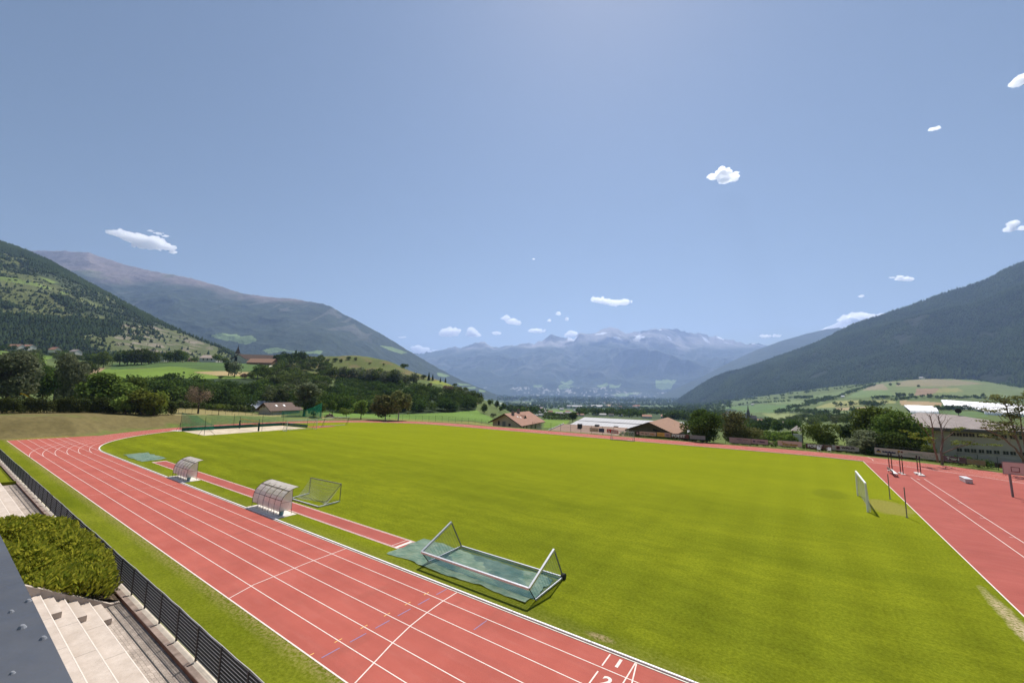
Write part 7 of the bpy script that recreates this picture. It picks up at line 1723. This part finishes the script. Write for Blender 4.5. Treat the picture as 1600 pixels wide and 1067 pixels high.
o = np_obj('scrub', np_mesh('scrub', V, np.arange(len(V)).reshape(-1, 4)), mat_leaf('scrub_leaf', (.022, .034, .012), (.07, .085, .03), .15)); tag(o, 'leafy scrub and small trees on the left hillside', 'scrub', kind='stuff')

# clouds: loose white flakes, thick in the heart and thin at the rim ----------------
def cloud_mat():
    m, nt, out = new_mat('cloud_vapour'); v = nt.nodes.new('ShaderNodeVolumeScatter')
    v.inputs['Color'].default_value = (.995, .995, .998, 1); v.inputs['Anisotropy'].default_value = .65
    oi = nt.nodes.new('ShaderNodeObjectInfo'); mp = nt.nodes.new('ShaderNodeMath'); mp.operation = 'MULTIPLY'
    nt.links.new(oi.outputs['Alpha'], mp.inputs[0]); mp.inputs[1].default_value = .05
    nt.links.new(mp.outputs[0], v.inputs['Density']); nt.links.new(v.outputs[0], out.inputs['Volume']); return m
clm = cloud_mat()
_ico = None
def ico():
    global _ico
    if _ico is None:
        import bmesh
        bm = bmesh.new(); bmesh.ops.create_icosphere(bm, subdivisions=2, radius=1); bm.verts.ensure_lookup_table()
        _ico = (np.array([v.co[:] for v in bm.verts]), np.array([[v.index for v in f.verts] for f in bm.faces])); bm.free()
    return _ico
def cloud(blobs, zalt, label, seed, dens=1.0, thin=0.0):
    """lumpy hull filled with even vapour; blobs: (px,py,rx,ry) on sight lines at altitude zalt"""
    cx = np.mean([b[0] for b in blobs]); cy = np.mean([b[1] for b in blobs]); d = ray(cx, cy); zf = (zalt-CAM_H)/d[2]*float(d @ FH); s = zf/CAM_F
    o = P3(cx, cy, zf); rs = np.random.RandomState(seed)
    side = np.array([cR0[0], cR0[1], 0]); dep = np.array([FH[0], FH[1], 0]); Vs = []; Fs = []; nv = 0; iv, if_ = ico()
    for (px, py, rx, ry) in blobs:
        c = P3(px, py, zf)-o; k = int(16+rx*ry*.30+rx*1.6)
        for _ in range(k):
            e = rs.normal(0, 1, 3); e /= np.linalg.norm(e); e[2] = e[2] if e[2] > 0 else e[2]*.55; q = rs.uniform(.1, .95)
            r = ry*rs.uniform(.28, .78)*(1.2-q*.72)*s
            p = c+side*e[0]*q*rx*s+dep*e[1]*q*min(rx, 1.6*ry)*s+np.array([0, 0, 1])*e[2]*q*1.25*ry*s
            V = iv*(1+.28*rs.normal(0, 1, (len(iv), 1)))*np.array([1.35, 1.35, .9])*r+p
            Vs.append(V); Fs.append(if_+nv); nv += len(V)
    ry = np.mean([b[3] for b in blobs])
    me = np_mesh('cloud_raw', np.concatenate(Vs), np.concatenate(Fs)); q = bpy.data.objects.new('cloud_raw', me); COL.objects.link(q)
    md = q.modifiers.new('join', 'REMESH'); md.mode = 'VOXEL'; md.voxel_size = max(.09*ry, .22)*s; md.adaptivity = 0
    sm = q.modifiers.new('soft', 'SMOOTH'); sm.iterations = 1; sm.factor = .4
    dg = bpy.context.evaluated_depsgraph_get(); m2 = bpy.data.meshes.new_from_object(q.evaluated_get(dg)); bpy.data.objects.remove(q); bpy.data.meshes.remove(me)
    m2.name = 'cloud'; m2.materials.clear(); q = np_obj('cloud', m2, clm, None, tuple(map(float, o)))
    a = dens*(1-.7*thin)*2.6/(1.2*max(ry, 2.5)*s)/.05; q.color = (1, 1, 1, a)
    return tag(q, label, 'cloud', 'small fair weather clouds')
CL = [([(212, 374, 22, 8), (235, 380, 26, 10), (190, 366, 16, 6), (258, 386, 18, 6), (222, 382, 18, 7), (175, 364, 8, 4), (270, 394, 9, 3)], 'largest white cloud above the long blue mountain', 1), ([(236, 361, 8, 1.8), (248, 365, 10, 2.2), (258, 369, 9, 2)], 'thin white streak just above the largest cloud', 2),
      ([(1130, 272, 13, 8), (1115, 277, 10, 5), (1146, 278, 11, 6), (1132, 282, 11, 5), (1128, 264, 6, 4)], 'bright puffy cloud high in the middle right of the sky', 3), ([(1456, 203, 9, 2.6), (1463, 201, 7, 3)], 'tiny wisp of cloud high at the right', 4), ([(1592, 128, 12, 7), (1602, 120, 8, 6)], 'cloud fragment touching the upper right edge', 5),
      ([(1578, 358, 8, 5), (1583, 350, 5, 6), (1598, 357, 9, 4)], 'pair of small clouds at the right edge', 6), ([(1412, 436, 14, 4), (1405, 434, 7, 3), (1422, 437, 7, 3)], 'small flat cloud above the right mountain', 7), ([(940, 470, 17, 5), (960, 474, 16, 5), (976, 473, 14, 5), (930, 468, 9, 4)], 'flat bright cloud above the middle of the alpine range', 8),
      ([(702, 520, 15, 7), (694, 522, 9, 5), (712, 518, 9, 5)], 'left puff of the low cloud pair above the gap', 9), ([(738, 522, 12, 6), (736, 516, 6, 5), (746, 524, 8, 3)], 'right puff of the low cloud pair above the gap', 10), ([(776, 521, 10, 3)], 'small flat cloud right of the low pair', 11), ([(790, 497, 8, 4), (800, 503, 13, 5), (808, 505, 8, 4)], 'ragged small cloud above the left end of the range', 12), ([(840, 517, 14, 4), (830, 517, 6, 3)], 'low flat cloud left of the pointed peak', 13), ([(895, 522, 10, 5), (888, 524, 6, 4)], 'cloud peeping out behind the pointed peak', 14),
      ([(655, 547, 13, 7), (665, 549, 9, 5), (680, 549, 8, 3)], 'white cloud emerging behind the shoulder of the long mountain', 15), ([(1340, 497, 22, 8), (1360, 497, 20, 7), (1376, 494, 10, 4), (1322, 500, 10, 7)], 'bright cloud resting on the ridge of the right mountain', 16), ([(873, 490, 5, 3)], 'tiny cloud scrap above the alpine range', 17), ([(1196, 526, 14, 3), (1212, 525, 10, 2.5)], 'faint low cloud strip left of the right mountain', 18), ([(1346, 463, 5, 2.5)], 'tiny faint scrap above the bright ridge cloud', 19), ([(833, 405, 5, 1.2)], 'minute cloud dash in the middle of the sky', 20), ([(1394, 434, 6, 1.6)], 'tiny wisp left of the small flat cloud', 21), ([(858, 501, 2.5, 2.5)], 'speck of cloud left of the tiny scrap', 22), ([(886, 499, 2.5, 3)], 'speck of cloud right of the tiny scrap', 23), ([(628, 527, 9, 2)], 'faint cloud streak above the shoulder of the long mountain', 24)]
for blobs, l, sd in CL: cloud(blobs, 3300, l, sd, 1.0 if blobs[0][2] > 9 else .7, .25 if 'wisp' in l or 'faint' in l or 'streak' in l else 0)
# ------------------------------------------------------------------ air
m, nt, out = new_mat('haze'); g = N(nt)
pv = nt.nodes.new('ShaderNodeVolumePrincipled')
pv.inputs['Color'].default_value = (.43, .60, 1.0, 1)
pv.inputs['Density'].default_value = 1/16800
pv.inputs['Anisotropy'].default_value = .36
nt.links.new(pv.outputs[0], out.inputs['Volume'])
hz = MB().box(-19000, 9000, -3000, 19500, -330, 2850).build('haze', m)
tag(hz, 'pale blue haze filling the valley', 'haze', kind='stuff')
